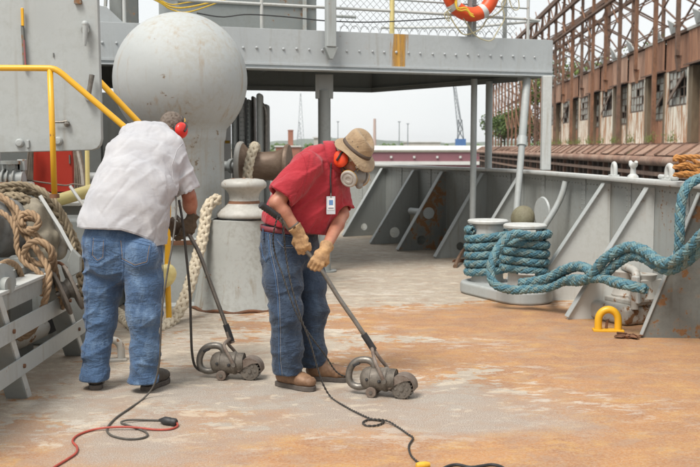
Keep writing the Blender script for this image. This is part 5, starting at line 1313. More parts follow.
# ------------------------------------------------------------ trees behind
def tree(name, label, base, h, cr_r, n, mat, seed, group=None, clumps=9):
    rnd = random.Random(seed); t = thing(name, label, 'tree', base, group); tr_ = MB(); leaves = MB()
    top = base + V((0, 0, h))
    tr_.tube([base, base + V((.1, 0, h * .4)), base + V((0, 0, h * .75))], [h * .03, h * .022, h * .008], n=8)
    cs = []
    for k in range(clumps):
        a = rnd.uniform(0, 6.28); rr2 = cr_r * rnd.uniform(.2, .8); z = h * rnd.uniform(.45, .92); c_ = base + V((rr2 * math.cos(a), rr2 * math.sin(a), z)); cs.append((c_, cr_r * rnd.uniform(.28, .5)))
        tr_.tube([base + V((0, 0, h * .35)), base.lerp(c_, .6) + V((0, 0, h * .1)), c_], [h * .012, h * .008, h * .003], n=5)
    tr_.build('trunk', GIR2, t, smooth=True)
    for i in range(n):
        c_, r = cs[rnd.randrange(len(cs))]; d = V((rnd.gauss(0, 1), rnd.gauss(0, 1), rnd.gauss(0, .8))); d = d.normalized() * r * rnd.random() ** .4; p = c_ + d
        s = rnd.uniform(.10, .22) * (cr_r / 3) ** .5; a = V((rnd.gauss(0, 1), rnd.gauss(0, 1), rnd.gauss(0, 1))).normalized(); e = a.orthogonal().normalized(); f_ = a.cross(e)
        leaves.add([p - e * s, p + f_ * s * .6, p + e * s, p - f_ * s * .6], [(0, 1, 2, 3)])
    leaves.build('crown', mat, t)
for i, (u, vt, Y, r, lab) in enumerate(((500, 118, 150, 3.6, 'leafy bush growing on the wharf left of the thick white post'), (519, 112, 150, 4.2, 'tall leafy tree behind the slanting pipe'), (536, 122, 150, 3.0, 'light green bush beside the thick white post'),
        (561, 62, 135, 6, 'green tree showing through the far end of the gantry'), (577, 58, 140, 6, 'tree behind the gantry above the warehouse roof'), (592, 66, 130, 5, 'small tree standing over the warehouse roof'))):
    base = V((pxX(u, Y), Y, ZB - .1)); h = zz(vt, Y) - base.z
    tree('wharf_tree', lab, base, h, r, 2600, FOL2 if i % 2 else FOL, 20 + i)
for i, (u, v, Y) in enumerate(((617, 55, 92), (625, 50, 85), (612, 60, 96), (600, 66, 104), (607, 62, 100), (636, 47, 82), (590, 70, 108), (655, 40, 75))):
    p = V((pxX(u, Y), Y, ZT - .1)); mb = MB(); rnd = random.Random(i)
    for q in range(260):
        c_ = p + V((rnd.gauss(0, .8), rnd.gauss(0, .6), abs(rnd.gauss(.6, .6)))); s = .13; a = V((rnd.gauss(0, 1), rnd.gauss(0, 1), rnd.gauss(0, 1))).normalized(); e = a.orthogonal().normalized(); f_ = a.cross(e)
        mb.add([c_ - e * s, c_ + f_ * s * .5, c_ + e * s, c_ - f_ * s * .5], [(0, 1, 2, 3)])
    tag(mb.build('roof_weeds', FOL2), 'tuft of bright green weeds on the warehouse roof edge', 'weeds', 'weeds on the warehouse roof', kind='stuff')
rnd = random.Random(77)
mb = MB()
for i in range(1400):
    y = rnd.choice([Ycol(k) for k in range(0, 12)]) + rnd.gauss(0, .6); c_ = wp(y, .7 + rnd.random() * .4, ZB + abs(rnd.gauss(0, .25))); s = .07; a = V((rnd.gauss(0, 1), rnd.gauss(0, 1), rnd.gauss(0, .4))).normalized(); e = V((0, 0, 1)); f_ = a.cross(e)
    mb.add([c_, c_ + f_ * s * .5 + e * s, c_ + e * s * 2.4 + a * .05], [(0, 1, 2)])
tag(mb.build('wharf_weeds', FOL2), 'thin green weeds along the foot of the warehouse', 'weeds', kind='stuff')

# ------------------------------------------------------------ the air over the harbour
hz = MB().box((0, 2800, 29.5), (9400, 6200, 75)).build('haze', None)
hz.data.materials.clear(); hm = bpy.data.materials.new('haze_air'); hm.use_nodes = True; hn = hm.node_tree.nodes; hn.clear()
ho = hn.new('ShaderNodeOutputMaterial'); hv_ = hn.new('ShaderNodeVolumePrincipled'); hv_.inputs['Color'].default_value = (.97, .985, 1, 1); hv_.inputs['Density'].default_value = 0.9e-4; hv_.inputs['Anisotropy'].default_value = .2
hm.node_tree.links.new(hv_.outputs[0], ho.inputs['Volume']); hz.data.materials.append(hm); tag(hz, 'thin pale haze lying over the harbour', 'haze', kind='stuff')
# ------------------------------------------------------------ people
def skin_mat():
    m, N, L, b = nodes('skin'); co = tex_co(N, L)
    f = noise_n(N, L, co, 14, 5, .6); L.new(mix_n(N, L, ramp_n(N, L, f, .35, .65), (.43, .20, .125), (.33, .12, .075)), b.inputs['Base Color'])
    b.inputs['Roughness'].default_value = .5; b.inputs['Subsurface Weight'].default_value = .08; b.inputs['Subsurface Radius'].default_value = (.02, .008, .004)
    bump_n(N, L, b, noise_n(N, L, co, 160, 3), .25, .0015); return m
def cloth_mat(name, c1, c2, weave=900, rough=.9, bump=.25, fade=None, fscale=5, wrinkle=.25):
    m, N, L, b = nodes(name); co = tex_co(N, L)
    n1 = noise_n(N, L, co, fscale, 6, .65); base = mix_n(N, L, ramp_n(N, L, n1, .35, .66), c1, c2)
    if fade:
        fl = ramp_n(N, L, noise_n(N, L, tex_co(N, L, (1, 1, .5)), 11, 6, .7), .5, .72); base = mix_n(N, L, math_n(N, L, 'MULTIPLY', fl, .6), base, fade)
        fi = ramp_n(N, L, noise_n(N, L, co, 260, 2), .35, .65); base = mix_n(N, L, math_n(N, L, 'MULTIPLY', fi, .25), base, fade)
    L.new(base, b.inputs['Base Color']); b.inputs['Roughness'].default_value = rough
    b.inputs['Sheen Weight'].default_value = .15
    h = math_n(N, L, 'ADD', math_n(N, L, 'MULTIPLY', noise_n(N, L, co, 330, 2), .25), math_n(N, L, 'MULTIPLY', noise_n(N, L, co, 38, 5, .6), .6))
    for st_, sc_, am in (((1, 1, 2.8), 9, 3.0), ((1.9, 1.2, 1), 13, 2.0)):      # fine wrinkles, folded noise
        w = noise_n(N, L, tex_co(N, L, st_), sc_, 4, .55, .4)
        w = math_n(N, L, 'ABSOLUTE', math_n(N, L, 'SUBTRACT', w, .5)); w = math_n(N, L, 'MINIMUM', math_n(N, L, 'MULTIPLY', w, 7.0), 1.0)
        h = math_n(N, L, 'ADD', h, math_n(N, L, 'MULTIPLY', w, am * wrinkle))
    bump_n(N, L, b, h, bump, .006); return m
SKIN = skin_mat()
DENL = cloth_mat('faded_denim', (.022, .055, .125), (.045, .098, .195), fade=(.18, .27, .39), bump=.5, wrinkle=.45)
DEND = cloth_mat('dark_denim', (.009, .019, .040), (.018, .036, .074), fade=(.075, .115, .17), bump=.5, wrinkle=.45)
SHW = cloth_mat('white_knit_shirt', (.37, .37, .39), (.44, .435, .445), bump=.25, wrinkle=.10)
SHR = cloth_mat('red_knit_shirt', (.38, .021, .033), (.30, .014, .025), bump=.3)
STITCH = simple('orange_stitching', (.38, .24, .12), (.3, .2, .12), 40, .9, 0, 0)
STITCHB = simple('dark_seam', (.05, .10, .2), (.07, .13, .24), 40, .9, 0, 0)
LEA = simple('tan_glove_leather', (.54, .33, .155), (.25, .145, .075), 17, .8, 0, .5, 90, bdist=.004)
LEAD = simple('dark_glove_leather', (.14, .10, .065), (.08, .06, .04), 14, .8, 0, .5, 90, bdist=.004)
BOOT = simple('brown_boot_leather', (.27, .15, .08), (.13, .07, .04), 12, .6, 0, .4, 70)
BOOTD = simple('dark_shoe_leather', (.055, .045, .04), (.09, .075, .06), 12, .6, 0, .4, 70)
SOLE = simple('shoe_sole', (.06, .05, .045), (.12, .10, .085), 20, .8)
HATM = cloth_mat('tan_hat_cotton', (.35, .25, .15), (.25, .17, .10), bump=.4, fscale=14)
HATB = simple('dark_hat_band', (.07, .05, .04), (.10, .07, .05), 20, .8)
MUFR = simple('red_ear_cup', (.72, .035, .025), (.62, .03, .02), 9, .32, 0, 0.05)
MUFO = simple('orange_ear_cup', (.80, .075, .02), (.7, .06, .02), 9, .32, 0, 0.05)
MASKG = simple('grey_respirator_rubber', (.27, .265, .25), (.19, .19, .18), 12, .55); FILT = simple('filter_plastic', (.42, .40, .36), (.33, .31, .28), 14, .6); YELP = simple('filter_yellow', (.7, .38, .03), None, 14, .5)

def head_frame(Fv):
    F = V(Fv).normalized(); U = (V((0, 0, 1)) - F * F.z).normalized(); S = F.cross(U).normalized(); return S, F, U     # S points to the person's right
def head_sdf(P, Hc, S, F, U):
    ax = (S, F, U); o = lambda s, f, u: Hc + S * s + F * f + U * u
    d = ell(P, o(0, -.012, .03), (.077, .098, .088), ax)
    d = smin(d, ell(P, o(0, .03, -.04), (.062, .070, .080), ax), .03)
    d = smin(d, ell(P, o(0, .052, -.095), (.040, .040, .030), ax), .025)
    d = smin(d, cap(P, o(0, .088, .022), o(0, .090, .020), .022, .022), .03)
    for s in (-1, 1):
        d = smax(d, -ell(P, o(.031 * s, .105, .004), (.020, .020, .013), ax), .012)
        d = smin(d, ell(P, o(.036 * s, .068, -.028), (.024, .022, .02), ax), .02)
        d = smin(d, ell(P, o(.076 * s, -.012, -.01), (.009, .022, .033), ax), .008)
    d = smin(d, cap(P, o(0, .098, .008), o(0, .120, -.030), .008, .014), .012)
    for s in (-1, 1): d = smin(d, cap(P, o(.012 * s, .106, -.034), o(.012 * s, .106, -.034), .009, .009), .008)
    d = smin(d, cap(P, o(-.018, .092, -.064), o(.018, .092, -.064), .009, .009), .01)
    d = smax(d, -cap(P, o(-.02, .104, -.0645), o(.02, .104, -.0645), .0025, .0025), .004)
    return d
def limb(P, pts, k=.02):
    d = None
    for (a, ra), (b, rb) in zip(pts[:-1], pts[1:]):
        c = cap(P, a, b, ra, rb); d = c if d is None else smin(d, c, k)
    return d
def hand_chain(W, w, n, curl=(45, 60, 40), spread=.02, size=1.0, thumb=(0.5, 60)):
    """joint positions of five fingers; w from wrist to knuckles, n out of the back of the hand"""
    w = V(w).normalized(); n = (V(n) - w * V(n).dot(w)).normalized(); kx_ = w.cross(n).normalized()
    ch = []
    for i, (off, L0, kz) in enumerate(((-1.5, .043, .088), (-.5, .047, .094), (.5, .044, .091), (1.5, .035, .083))):
        p = W + w * kz * size + kx_ * off * spread * size; pts = [W + w * .03 * size + kx_ * off * spread * .7 * size, p]; d = w.copy(); nn = n.copy()
        for j, (a, f) in enumerate(zip(curl, (1, .68, .52))):
            q = Matrix.Rotation(R(-a if True else a), 3, kx_); d = (q @ d).normalized()
            if j == 0 and d.dot(n) > w.dot(n) + 1e-3: q = Matrix.Rotation(R(a), 3, kx_); d = (q @ w).normalized(); sgn = 1
            p = p + d * L0 * f * size; pts.append(p)
        ch.append(pts)
    return ch, w, n, kx_
def glove(name, W, w, n, curl, mat, parent, side=-1, cuff=.05, rf=.0125, size=1.0, cuffdir=None, thumb_to=None):
    w = V(w).normalized(); n = (V(n) - w * V(n).dot(w)).normalized(); kx_ = w.cross(n).normalized()
    ch = []
    for i, (off, L0, kz) in enumerate(((-1.5, .041, .084), (-.5, .046, .092), (.5, .045, .093), (1.5, .042, .088))):
        p = W + w * kz * size + kx_ * off * .0225 * size; pts = [W + w * .03 * size + kx_ * off * .015 * size, p]; ang = 0
        for j, (a, f) in enumerate(zip(curl, (1, .70, .55))):
            ang += a + (2 - i) * 2; d = w * math.cos(R(ang)) - n * math.sin(R(ang)); p = p + d * L0 * f * size; pts.append(p)
        ch.append(pts)
    tb = W + w * .028 * size + kx_ * side * .03 * size
    if thumb_to is None: thumb_to = tb + w * .045 * size + kx_ * side * .022 * size - n * .035 * size
    tm = tb.lerp(thumb_to, .5) + kx_ * side * .012 * size
    cd = -w if cuffdir is None else V(cuffdir).normalized()
    allp = [q for c in ch for q in c] + [W + cd * (cuff + .03), thumb_to, W - w * .02, W + kx_ * .05, W - kx_ * .05]
    lo = V([min(p[i] for p in allp) - .04 for i in range(3)]); hi = V([max(p[i] for p in allp) + .04 for i in range(3)])
    def fn(P):
        palm = loft(P, [(W - w * .01, kx_, .031, .022), (W + w * .04, kx_, .043, .021), (W + w * .082, kx_, .046, .019)], .02)
        palm = smin(palm, cap(P, W + w * .025 + kx_ * side * .02 - n * .008, W + w * .05 + kx_ * side * .026 - n * .012, .019, .017), .015)
        for pts in ch:
            f_ = None
            for a, b_, ra, rb in zip(pts[:-1], pts[1:], (rf, rf * 1.08, rf, rf * .95), (rf * 1.08, rf, rf * .95, rf * .85)):
                c_ = cap(P, a, b_, ra, rb); f_ = c_ if f_ is None else smin(f_, c_, .004)
            palm = smin(palm, f_, .006)
        t_ = smin(cap(P, tb, tm, .017, .015), cap(P, tm, thumb_to, .015, .0125), .006); palm = smin(palm, t_, .012)
        if cuff:
            c_ = cap(P, W, W + cd * cuff, .034, .049); c_ = smax(c_, plane(P, W + cd * cuff, cd), .004)
            c_ = np.maximum(c_, -smax(cap(P, W + cd * .02, W + cd * (cuff + .04), .030, .048), -plane(P, W + cd * .025, cd), .002))
            palm = smin(palm, c_, .015)
        return palm + .0016 * (ridge(P * 55, 7) - .5) + .0030 * (ridge(P * 24, 9) - .5)
    return implicit(name, fn, lo, hi, .0036, mat, parent, it=1)
def on_mesh(o):
    me = o.data; bv = BVHTree.FromPolygons([v.co.copy() for v in me.vertices], [tuple(p.vertices) for p in me.polygons]); return bv
def stitched(bv, pts, r, mat, parent, name='seam', lift=.001, n=None):
    """a seam laid on a garment: pixels are cast on the cloth, the tube follows it"""
    out = []
    o0 = V((0, 0, EYE))
    for u, v in pts:
        h = bv.ray_cast(o0, ray(u, v).normalized())
        if h[0] is not None: out.append(h[0] + h[1] * lift)
    if len(out) < 3: return
    MB().tube(out, r, n=5).build(name, mat, parent, smooth=True, angle=180)
def dense(pts, step=1.0):
    o = []
    for (a, b), (c, d) in zip(pts[:-1], pts[1:]):
        m = max(1, int(math.hypot(c - a, d - b) / step))
        o += [(a + (c - a) * i / m, b + (d - b) * i / m) for i in range(m)]
    return o + [pts[-1]]
def boot(name, heel, d, mat, parent, L=.30, h=.11, shaft=None, laces=True):
    d = V(d); d.z = 0; d.normalize(); s = V((d.y, -d.x, 0)); heel = V((heel.x, heel.y, 0)); up = V((0, 0, 1))
    def o(a, b, c): return heel + d * a * L + s * b + up * c
    def fn(P):
        kk = 1.0 if h < .1 else 1.12
        q = loft(P, [(o(.08, 0, .066), s, .040 * kk, .046), (o(.35, 0, .07), s, .040 * kk, .052), (o(.66, 0, .062), s, .050 * kk, .044), (o(.88, 0, .056), s, .042 * kk, .036)], .02)
        q = smin(q, cap(P, o(.18, 0, .08), o(.20, 0, h + .05), .046 * kk, .052 * kk), .03)
        q = smin(q, cap(P, o(.28, 0, .11), o(.52, 0, .080), .036, .030), .03)
        q = smax(q, -plane(P, o(0, 0, .024), up), .006)
        return q + .004 * (ridge(dirscale(P, s, 8, 45), 31) - .5)
    lo = V([min(o(-.15, 0, 0)[i], o(1.12, 0, 0)[i]) - .07 for i in range(3)]); hi = V([max(o(-.15, 0, 0)[i], o(1.12, 0, 0)[i]) + .07 for i in range(3)]); lo.z = 0; hi.z = h + .12
    b_ = implicit(name, fn, lo, hi, .006, mat, parent, it=1)
    out = []
    for a, w in ((-.065, .020), (-.035, .036), (.1, .045), (.3, .041), (.45, .044), (.65, .054), (.85, .049), (.96, .034), (1.01, .014)): out.append((a, w))
    poly = [o(a, w, 0.002) for a, w in out] + [o(a, -w, .002) for a, w in out[::-1]]
    MB().prism(poly, up * .030).build('sole', SOLE, b_, bevel=.004)
    if laces:
        bvb = on_mesh(b_); lm = bpy.data.materials.get('boot_lace') or simple('boot_lace', (.34, .28, .17), None, 40, .9, 0, 0)
        for i in range(5):
            a = .24 + i * .075; pts = []
            for t in np.linspace(-.030, .030, 7):
                q = o(a + (.03 if i % 2 else -.03) * t / .03, t, .3); h_ = bvb.ray_cast(q, V((0, 0, -1)))
                if h_[0] is not None: pts.append(h_[0] + V((0, 0, .002)))
            if len(pts) > 2: MB().tube(pts, .0035, n=5).build('lace', lm, b_, smooth=True)
    return b_
def ear_muff(Hc, S, F, U, mat, parent, band_back=.0, cups=(1, -1)):
    mf = None; o = lambda s, f, u: Hc + S * s + F * f + U * u
    band = MB()
    for off in (-.006, .006):
        pts = [o(.098 * math.cos(a), -.02 - band_back * math.sin(a) + off, .0 + .128 * math.sin(a)) for a in np.linspace(0, math.pi, 22)]
        band.tube(pts, .0045, n=6)
    mf = band.build('ear_muff_band', BLACK, parent, smooth=True)
    for s in cups:
        c_ = o(.098 * s, -.012, -.008)
        prof = [(0, .030), (.026, .0285), (.040, .023), (.049, .013), (.051, .0), (.047, -.012), (.0, -.013)]
        cm = MB().lathe([(r * 1.08, z) for r, z in prof], c_, axis=S * s, n=28); 
        cp_ = cm.build('ear_cup', mat, parent, smooth=True)
        # slightly tall cups
        MB().lathe([(.020, -.03), (.048, -.028), (.050, -.018), (.046, -.01), (.02, -.01)], c_, axis=S * s, n=24).build('cushion', BLACK, cp_, smooth=True)
        MB().tube([o(.100 * s, -.026, .055), o(.128 * s, -.018, .030), o(.134 * s, -.012, .0), o(.133 * s, -.012, -.02)], .007, n=6).build('band_arm', BLACK, cp_, smooth=True)
    return mf

# ---------------- the man in the white shirt
pl_ = thing('person', 'man in white shirt and faded jeans bending over a deck grinder with his back turned', 'person', (-1.45, 6.2, 0))
S1, F1, U1 = head_frame((.34, .58, -.74)); H1 = at(171.5, 131, 6.78)
sv = V((.97, .2, 0)).normalized()
sh1 = at(176, 155, 6.5); el1 = at(189, 196, 6.52); wr1 = at(192.5, 219, 6.62)
shl = at(122, 152, 6.62); ell_ = at(130, 195, 6.8); wrl = at(172, 224, 6.78)
def body1(P):
    d = loft(P, [(at(123, 245, 6.27), sv, .18, .12), (at(126, 210, 6.28), sv, .18, .13), (at(136, 175, 6.40), sv, .19, .13), (at(147, 146, 6.53), sv, .17, .10), (at(156, 136, 6.62), sv, .08, .07)], .05)
    d = smin(d, cap(P, at(156, 138, 6.62), H1 - U1 * .05 - F1 * .02, .062, .058), .03)
    d = smin(d, head_sdf(P, H1, S1, F1, U1), .02)
    d = smin(d, limb(P, [(at(168, 148, 6.55), .07), (sh1, .054), (el1, .044), (wr1, .028)]), .03)
    d = smin(d, ell(P, at(190, 204, 6.55), (.05, .05, .07)), .02)
    d = smin(d, limb(P, [(at(136, 152, 6.6), .06), (shl + V((.05, 0, -.02)), .05), (ell_, .044), (wrl, .03)]), .03)
    d = smin(d, limb(P, [(at(104, 255, 6.3), .10), (at(102, 312, 6.28), .07), (at(96, 368, 6.24), .036)], .04), .04)
    d = smin(d, limb(P, [(at(143, 255, 6.22), .10), (at(144, 312, 6.16), .07), (at(146, 370, 6.17), .036)], .04), .04)
    return d
implicit('body', body1, V((-1.9, 5.95, 0.03)), V((-.9, 7.05, 1.84)), .0095, SKIN, pl_)
aL = [(at(103.5, 254, 6.30), .130), (at(103, 285, 6.29), .118), (at(101.5, 315, 6.28), .096), (at(97, 350, 6.25), .084), (at(94, 382, 6.23), .084)]
aR = [(at(142, 254, 6.22), .130), (at(144, 285, 6.18), .118), (at(145, 315, 6.15), .098), (at(145.5, 350, 6.16), .086), (at(144, 382, 6.16), .084)]
def jeans_fold(P, zk, seed):
    z = P[..., 2]
    low = np.clip((.42 - z) / .35, 0, 1); knee = np.exp(-((z - zk) / .12) ** 2); crot = np.exp(-((z - .75) / .13) ** 2)
    w = np.stack([P[..., 0] * 4, P[..., 1] * 4, z * 15 + P[..., 0] * 5], -1)
    w2 = np.stack([P[..., 0] * 5 + z * 3, P[..., 1] * 5, z * 11 - P[..., 0] * 6], -1)
    r1 = ridge(w, seed) ** 3; r2 = ridge(w2, seed + 3) ** 3; r3 = vnoise(P * 7, seed + 9)
    c1_ = crease(np.stack([P[..., 0] * 7, P[..., 1] * 7, z * 21 + P[..., 0] * 9], -1), seed + 11, 4); c2_ = crease(np.stack([P[..., 0] * 9 + z * 4, P[..., 1] * 9, z * 15 - P[..., 0] * 12], -1), seed + 13, 4)
    return -(.017 * low * r1 + .010 * (low + knee) * r2 + .011 * knee * r1 + .013 * crot * r2 + .010 * r3 + .004 * r2 + (.0012 + .0018 * (low + knee)) * c2_) + .013
def jeans1(P):
    d = smin(limb(P, aL, .05), limb(P, aR, .05), .025)
    d = smin(d, loft(P, [(at(123, 233, 6.26), sv, .235, .165), (at(123, 243, 6.26), sv, .25, .175), (at(123, 258, 6.27), sv, .245, .17)], .04), .03)
    for c_ in (at(105, 256, 6.19), at(141, 256, 6.12)): d = smin(d, ell(P, c_, (.115, .095, .12)), .04)
    d = d + jeans_fold(P, .5, 40)
    d = smax(d, plane(P, at(123, 225, 6.25), (0.0, 0, 1)), .006)
    d = smax(d, .058 - P[..., 2], .006)
    for a in (aL, aR): d = np.maximum(d, -np.maximum(cap(P, a[-1][0] + V((0, 0, -.1)), a[-1][0] + V((0, 0, .05)), .083, .075), P[..., 2] - .12))
    return d
jn1 = implicit('jeans', jeans1, V((-1.88, 5.9, .03)), V((-1.0, 6.55, 1.12)), .0068, DENL, pl_)
bv = on_mesh(jn1)
for pth in ([(124, 232), (124.5, 250), (123.5, 270), (122, 288)], [(84, 236), (84, 255), (87, 285), (87, 320), (85, 350), (80, 380)], [(161, 246), (163, 265), (163, 290), (160, 330), (158, 360), (158, 384)],
            [(92, 236), (91, 256), (97, 262), (104, 258), (105, 238), (92, 236)], [(119, 237), (121, 260), (135, 267), (148, 263), (151, 243), (135, 239), (119, 237)], [(120, 240), (135, 242), (150, 246)], [(92, 240), (104, 241)]):
    stitched(bv, dense(pth), .0028, STITCHB, jn1)
for pth in ([(93.5, 238), (92.5, 255), (97.5, 260.5), (103, 257), (103.5, 240)], [(120.7, 240), (122.5, 258.7), (135, 265), (146.8, 261.7), (149.5, 245)]): stitched(bv, dense(pth), .0012, STITCH, jn1, 'stitching')
for (u0, u1, v_) in ((80, 108, 383), (131, 160, 386)):
    stitched(bv, dense([(u0, v_), ((u0 + u1) / 2, v_ + 2), (u1, v_ - .5)]), .003, STITCHB, jn1, 'hem')
def sleeve(P, a, b_, ra, rb, inner=True):
    ax = (V(b_) - V(a)).normalized(); c_ = cap(P, a, V(b_) + ax * .06, ra, rb); c_ = smax(c_, plane(P, b_, ax), .004)
    if inner: c_ = np.maximum(c_, -smax(cap(P, a, V(b_) + ax * .2, ra - .012, rb - .010), -plane(P, V(b_) - ax * .05, ax), .004))
    return c_
def hollow(P, d, a, b_, r):
    ax = (V(b_) - V(a)).normalized(); e = smax(d, plane(P, b_, ax) - .001, .004) if False else d
    return np.maximum(e, -smax(cap(P, V(b_) - ax * .03, V(b_) + ax * .12, r, r + .004), -plane(P, V(b_) - ax * .035, ax), .004))
hem = lambda P, p, nrm_, amp, seed: plane(P, p, nrm_) + amp * (vnoise(P * 7, seed) - .5)
def shirt1(P):
    secs = [(at(122, 246, 6.235), sv, .258, .185), (at(122, 228, 6.235), sv, .262, .18), (at(128.5, 205, 6.26), sv, .250, .172), (at(136, 184, 6.31), sv, .240, .162), (at(143, 158, 6.42), sv, .225, .142), (at(150, 141, 6.53), sv, .195, .115), (at(158, 133, 6.62), sv, .10, .075)]
    d = loft(P, secs, .05)
    d = smin(d, sleeve(P, at(170, 147, 6.48), at(188, 191, 6.51), .088, .082, False), .035)
    d = smin(d, sleeve(P, at(134, 151, 6.6), at(129, 184, 6.76), .075, .08, False), .035)
    dn = (at(150, 145, 6.5) - at(122, 240, 6.24)).normalized()
    f1_ = ridge(dirscale(P, V((.75, .1, .65)), 2.0, 13), 61) ** 3      # pulls towards the right arm
    f2_ = ridge(dirscale(P, V((-.25, 0, 1)), 2.2, 12), 65) ** 3
    q = at(172, 178, 6.45); near = np.exp(-((P - A(q)) ** 2).sum(-1) / (.17 ** 2)); z = P[..., 2]; low = np.clip((1.22 - z) / .3, 0, 1)
    d = d - .014 * near * f1_ - .005 * f1_ - (.003 + .010 * low) * f2_ - .008 * vnoise(P * 6, 71) - .0045 * crease(dirscale(P, V((.6, .1, .7)), 3, 16), 77, 4) - .004 * crease(dirscale(P, V((-.5, 0, .8)), 3, 15), 79, 4) + .014
    cut = hem(P, at(119, 229.5, 6.05), (0, 0, -1), .02, 75) ; x = P[..., 0]
    cut = cut - np.clip((x + 1.42) * .42, 0, .10) - .05 * np.exp(-((x + 1.22) / .045) ** 2)
    d = smax(d, cut, .006)
    for a, b_ in ((at(170, 147, 6.48), at(188, 191, 6.51)), (at(134, 151, 6.6), at(129, 184, 6.76))): d = hollow(P, d, a, b_, .066)
    return d
s1 = implicit('shirt', shirt1, V((-1.90, 5.85, .93)), V((-.86, 7.0, 1.76)), .0068, SHW, pl_)
bv1 = on_mesh(s1)
for pth in ([(176, 190), (173, 178), (172, 165), (177, 150), (183, 143)], [(177.5, 190.5), (186, 191.5), (198.5, 187)], [(80, 226.5), (95, 227.5), (119, 227.5), (135, 232), (152, 239)], [(161, 245), (163, 232), (166, 219), (171, 203)]):
    stitched(bv1, dense(pth), .0018, simple('white_seam', (.52, .52, .53), None, 30, .9, 0, 0) if 'white_seam' not in bpy.data.materials else bpy.data.materials['white_seam'], s1, lift=.0)
MB().tube(spline([H1 - U1 * .085 - F1 * .02 + (S1 * math.cos(a) * .075 + F1 * math.sin(a) * .07) + V((0, 0, .0)) for a in np.linspace(0, 2 * math.pi, 12)], n=30), .016, n=8).build('collar', SHW, s1, smooth=True)
def hair1(P):
    o = lambda s, f, u: H1 + S1 * s + F1 * f + U1 * u; ax = (S1, F1, U1)
    d = ell(P, o(0, -.018, .034), (.085, .105, .095), ax); d = np.maximum(d, -plane(P, o(0, -.01, -.035), (U1 * .8 - F1 * .6)))
    return d + .007 * (ridge(dirscale(P, F1, 14, 60), 81) - .4) + .006 * (vnoise(P * 90, 82) - .5)
HAIR1 = simple('brown_grey_hair', (.085, .06, .042), (.17, .135, .11), 45, .7, 0, .8, 200); implicit('hair', hair1, H1 - V((.15, .15, .15)), H1 + V((.15, .15, .16)), .004, HAIR1, pl_, it=0)
ear_muff(H1, S1, F1, U1, MUFR, pl_)
MB().tube([H1 + S1 * (.099 * math.cos(a)) - F1 * .02 + U1 * (.130 * math.sin(a)) for a in np.linspace(.35, .9, 8)], .0065, n=6).build('yellow_band_clip', YEL, pl_, smooth=True)
g1p = at(187.5, 230, 6.60)
w1 = V((-.30, .05, -.95)); n1 = V((.25, -.9, -.1))
W1 = g1p - w1.normalized() * .085 + n1.normalized() * .018
glove('glove', W1, w1, n1, (48, 62, 45), LEAD, pl_, side=1, cuff=.035, cuffdir=(wr1 - at(187, 230, 6.6)))
MB().lathe([(.031, -.010), (.036, -.008), (.036, .008), (.031, .010)], wr1 + V((.0, 0, .012)), axis=(wr1 - el1), n=20).build('wrist_strap', BLACK, pl_, smooth=True)
glove('glove', wrl, V((.6, -.05, -.5)), V((0, .9, .4)), (45, 60, 40), LEAD, pl_, side=-1, cuff=.03)
boot('shoe', at(96, 388, 6.20) , V((-.25, 1, 0)), BOOTD, pl_, L=.27, h=.07, laces=False)
boot('shoe', at(146, 389, 6.17), V((.28, .85, 0)), BOOTD, pl_, L=.27, h=.07, laces=False)

# ---------------- the man in the red shirt
pr_ = thing('person', 'man in red polo shirt, tan hat, orange ear muffs and respirator guiding a deck grinder', 'person', (-.3, 6.35, 0))
S2, F2, U2 = head_frame((.66, -.40, -.64)); H2 = at(350.5, 159, 6.34)
s2v = V((.75, .66, 0)).normalized()
PG = at(303, 246, 6.13); PF = at(317, 263, 6.13)
wN = V((.22, -.05, -.97)).normalized(); nN = V((-.15, -1, -.1)).normalized(); WN = PG - wN * .085 + nN * .020
wF = V((-.52, -.22, -.83)).normalized(); nF = V((.10, -.95, .25)).normalized(); WF = PF - wF * .088 + nF * .018
shN = at(305, 166, 6.2); elN = at(276.5, 203, 6.10); shF = at(334, 174, 6.58); elF = at(342.5, 214, 6.45)
def body2(P):
    d = loft(P, [(at(289, 245, 6.42), s2v, .15, .12), (at(300, 208, 6.41), s2v, .14, .12), (at(314, 182, 6.40), s2v, .17, .12), (at(323, 166, 6.40), s2v, .11, .075), (at(328, 160, 6.39), s2v, .06, .05)], .05)
    d = smin(d, cap(P, at(330, 160, 6.39), H2 - U2 * .045 - F2 * .03, .056, .060), .03)
    d = smin(d, head_sdf(P, H2, S2, F2, U2), .02)
    d = smin(d, limb(P, [(shN, .065), (elN, .044), (elN.lerp(WN, .3), .046), (WN, .031)]), .02)
    d = smin(d, limb(P, [(shF, .06), (elF, .042), (elF.lerp(WF, .3), .044), (WF, .030)]), .02)
    d = smin(d, limb(P, [(at(281, 252, 6.35), .09), (at(286, 310, 6.22), .065), (at(288, 370, 6.27), .036)], .04), .04)
    d = smin(d, limb(P, [(at(302, 252, 6.5), .09), (at(312, 308, 6.42), .065), (at(311, 366, 6.48), .036)], .04), .04)
    return d
implicit('body', body2, V((-.72, 5.85, .03)), V((.22, 6.9, 1.78)), .0088, SKIN, pr_)
lN = [(at(281, 250, 6.35), .130), (at(283, 282, 6.28), .118), (at(286, 312, 6.22), .102), (at(287, 345, 6.24), .094), (at(288, 382, 6.27), .094)]
lF = [(at(302, 250, 6.5), .125), (at(308, 282, 6.46), .108), (at(312.5, 310, 6.42), .094), (at(312, 345, 6.45), .082), (at(311, 378, 6.48), .080)]
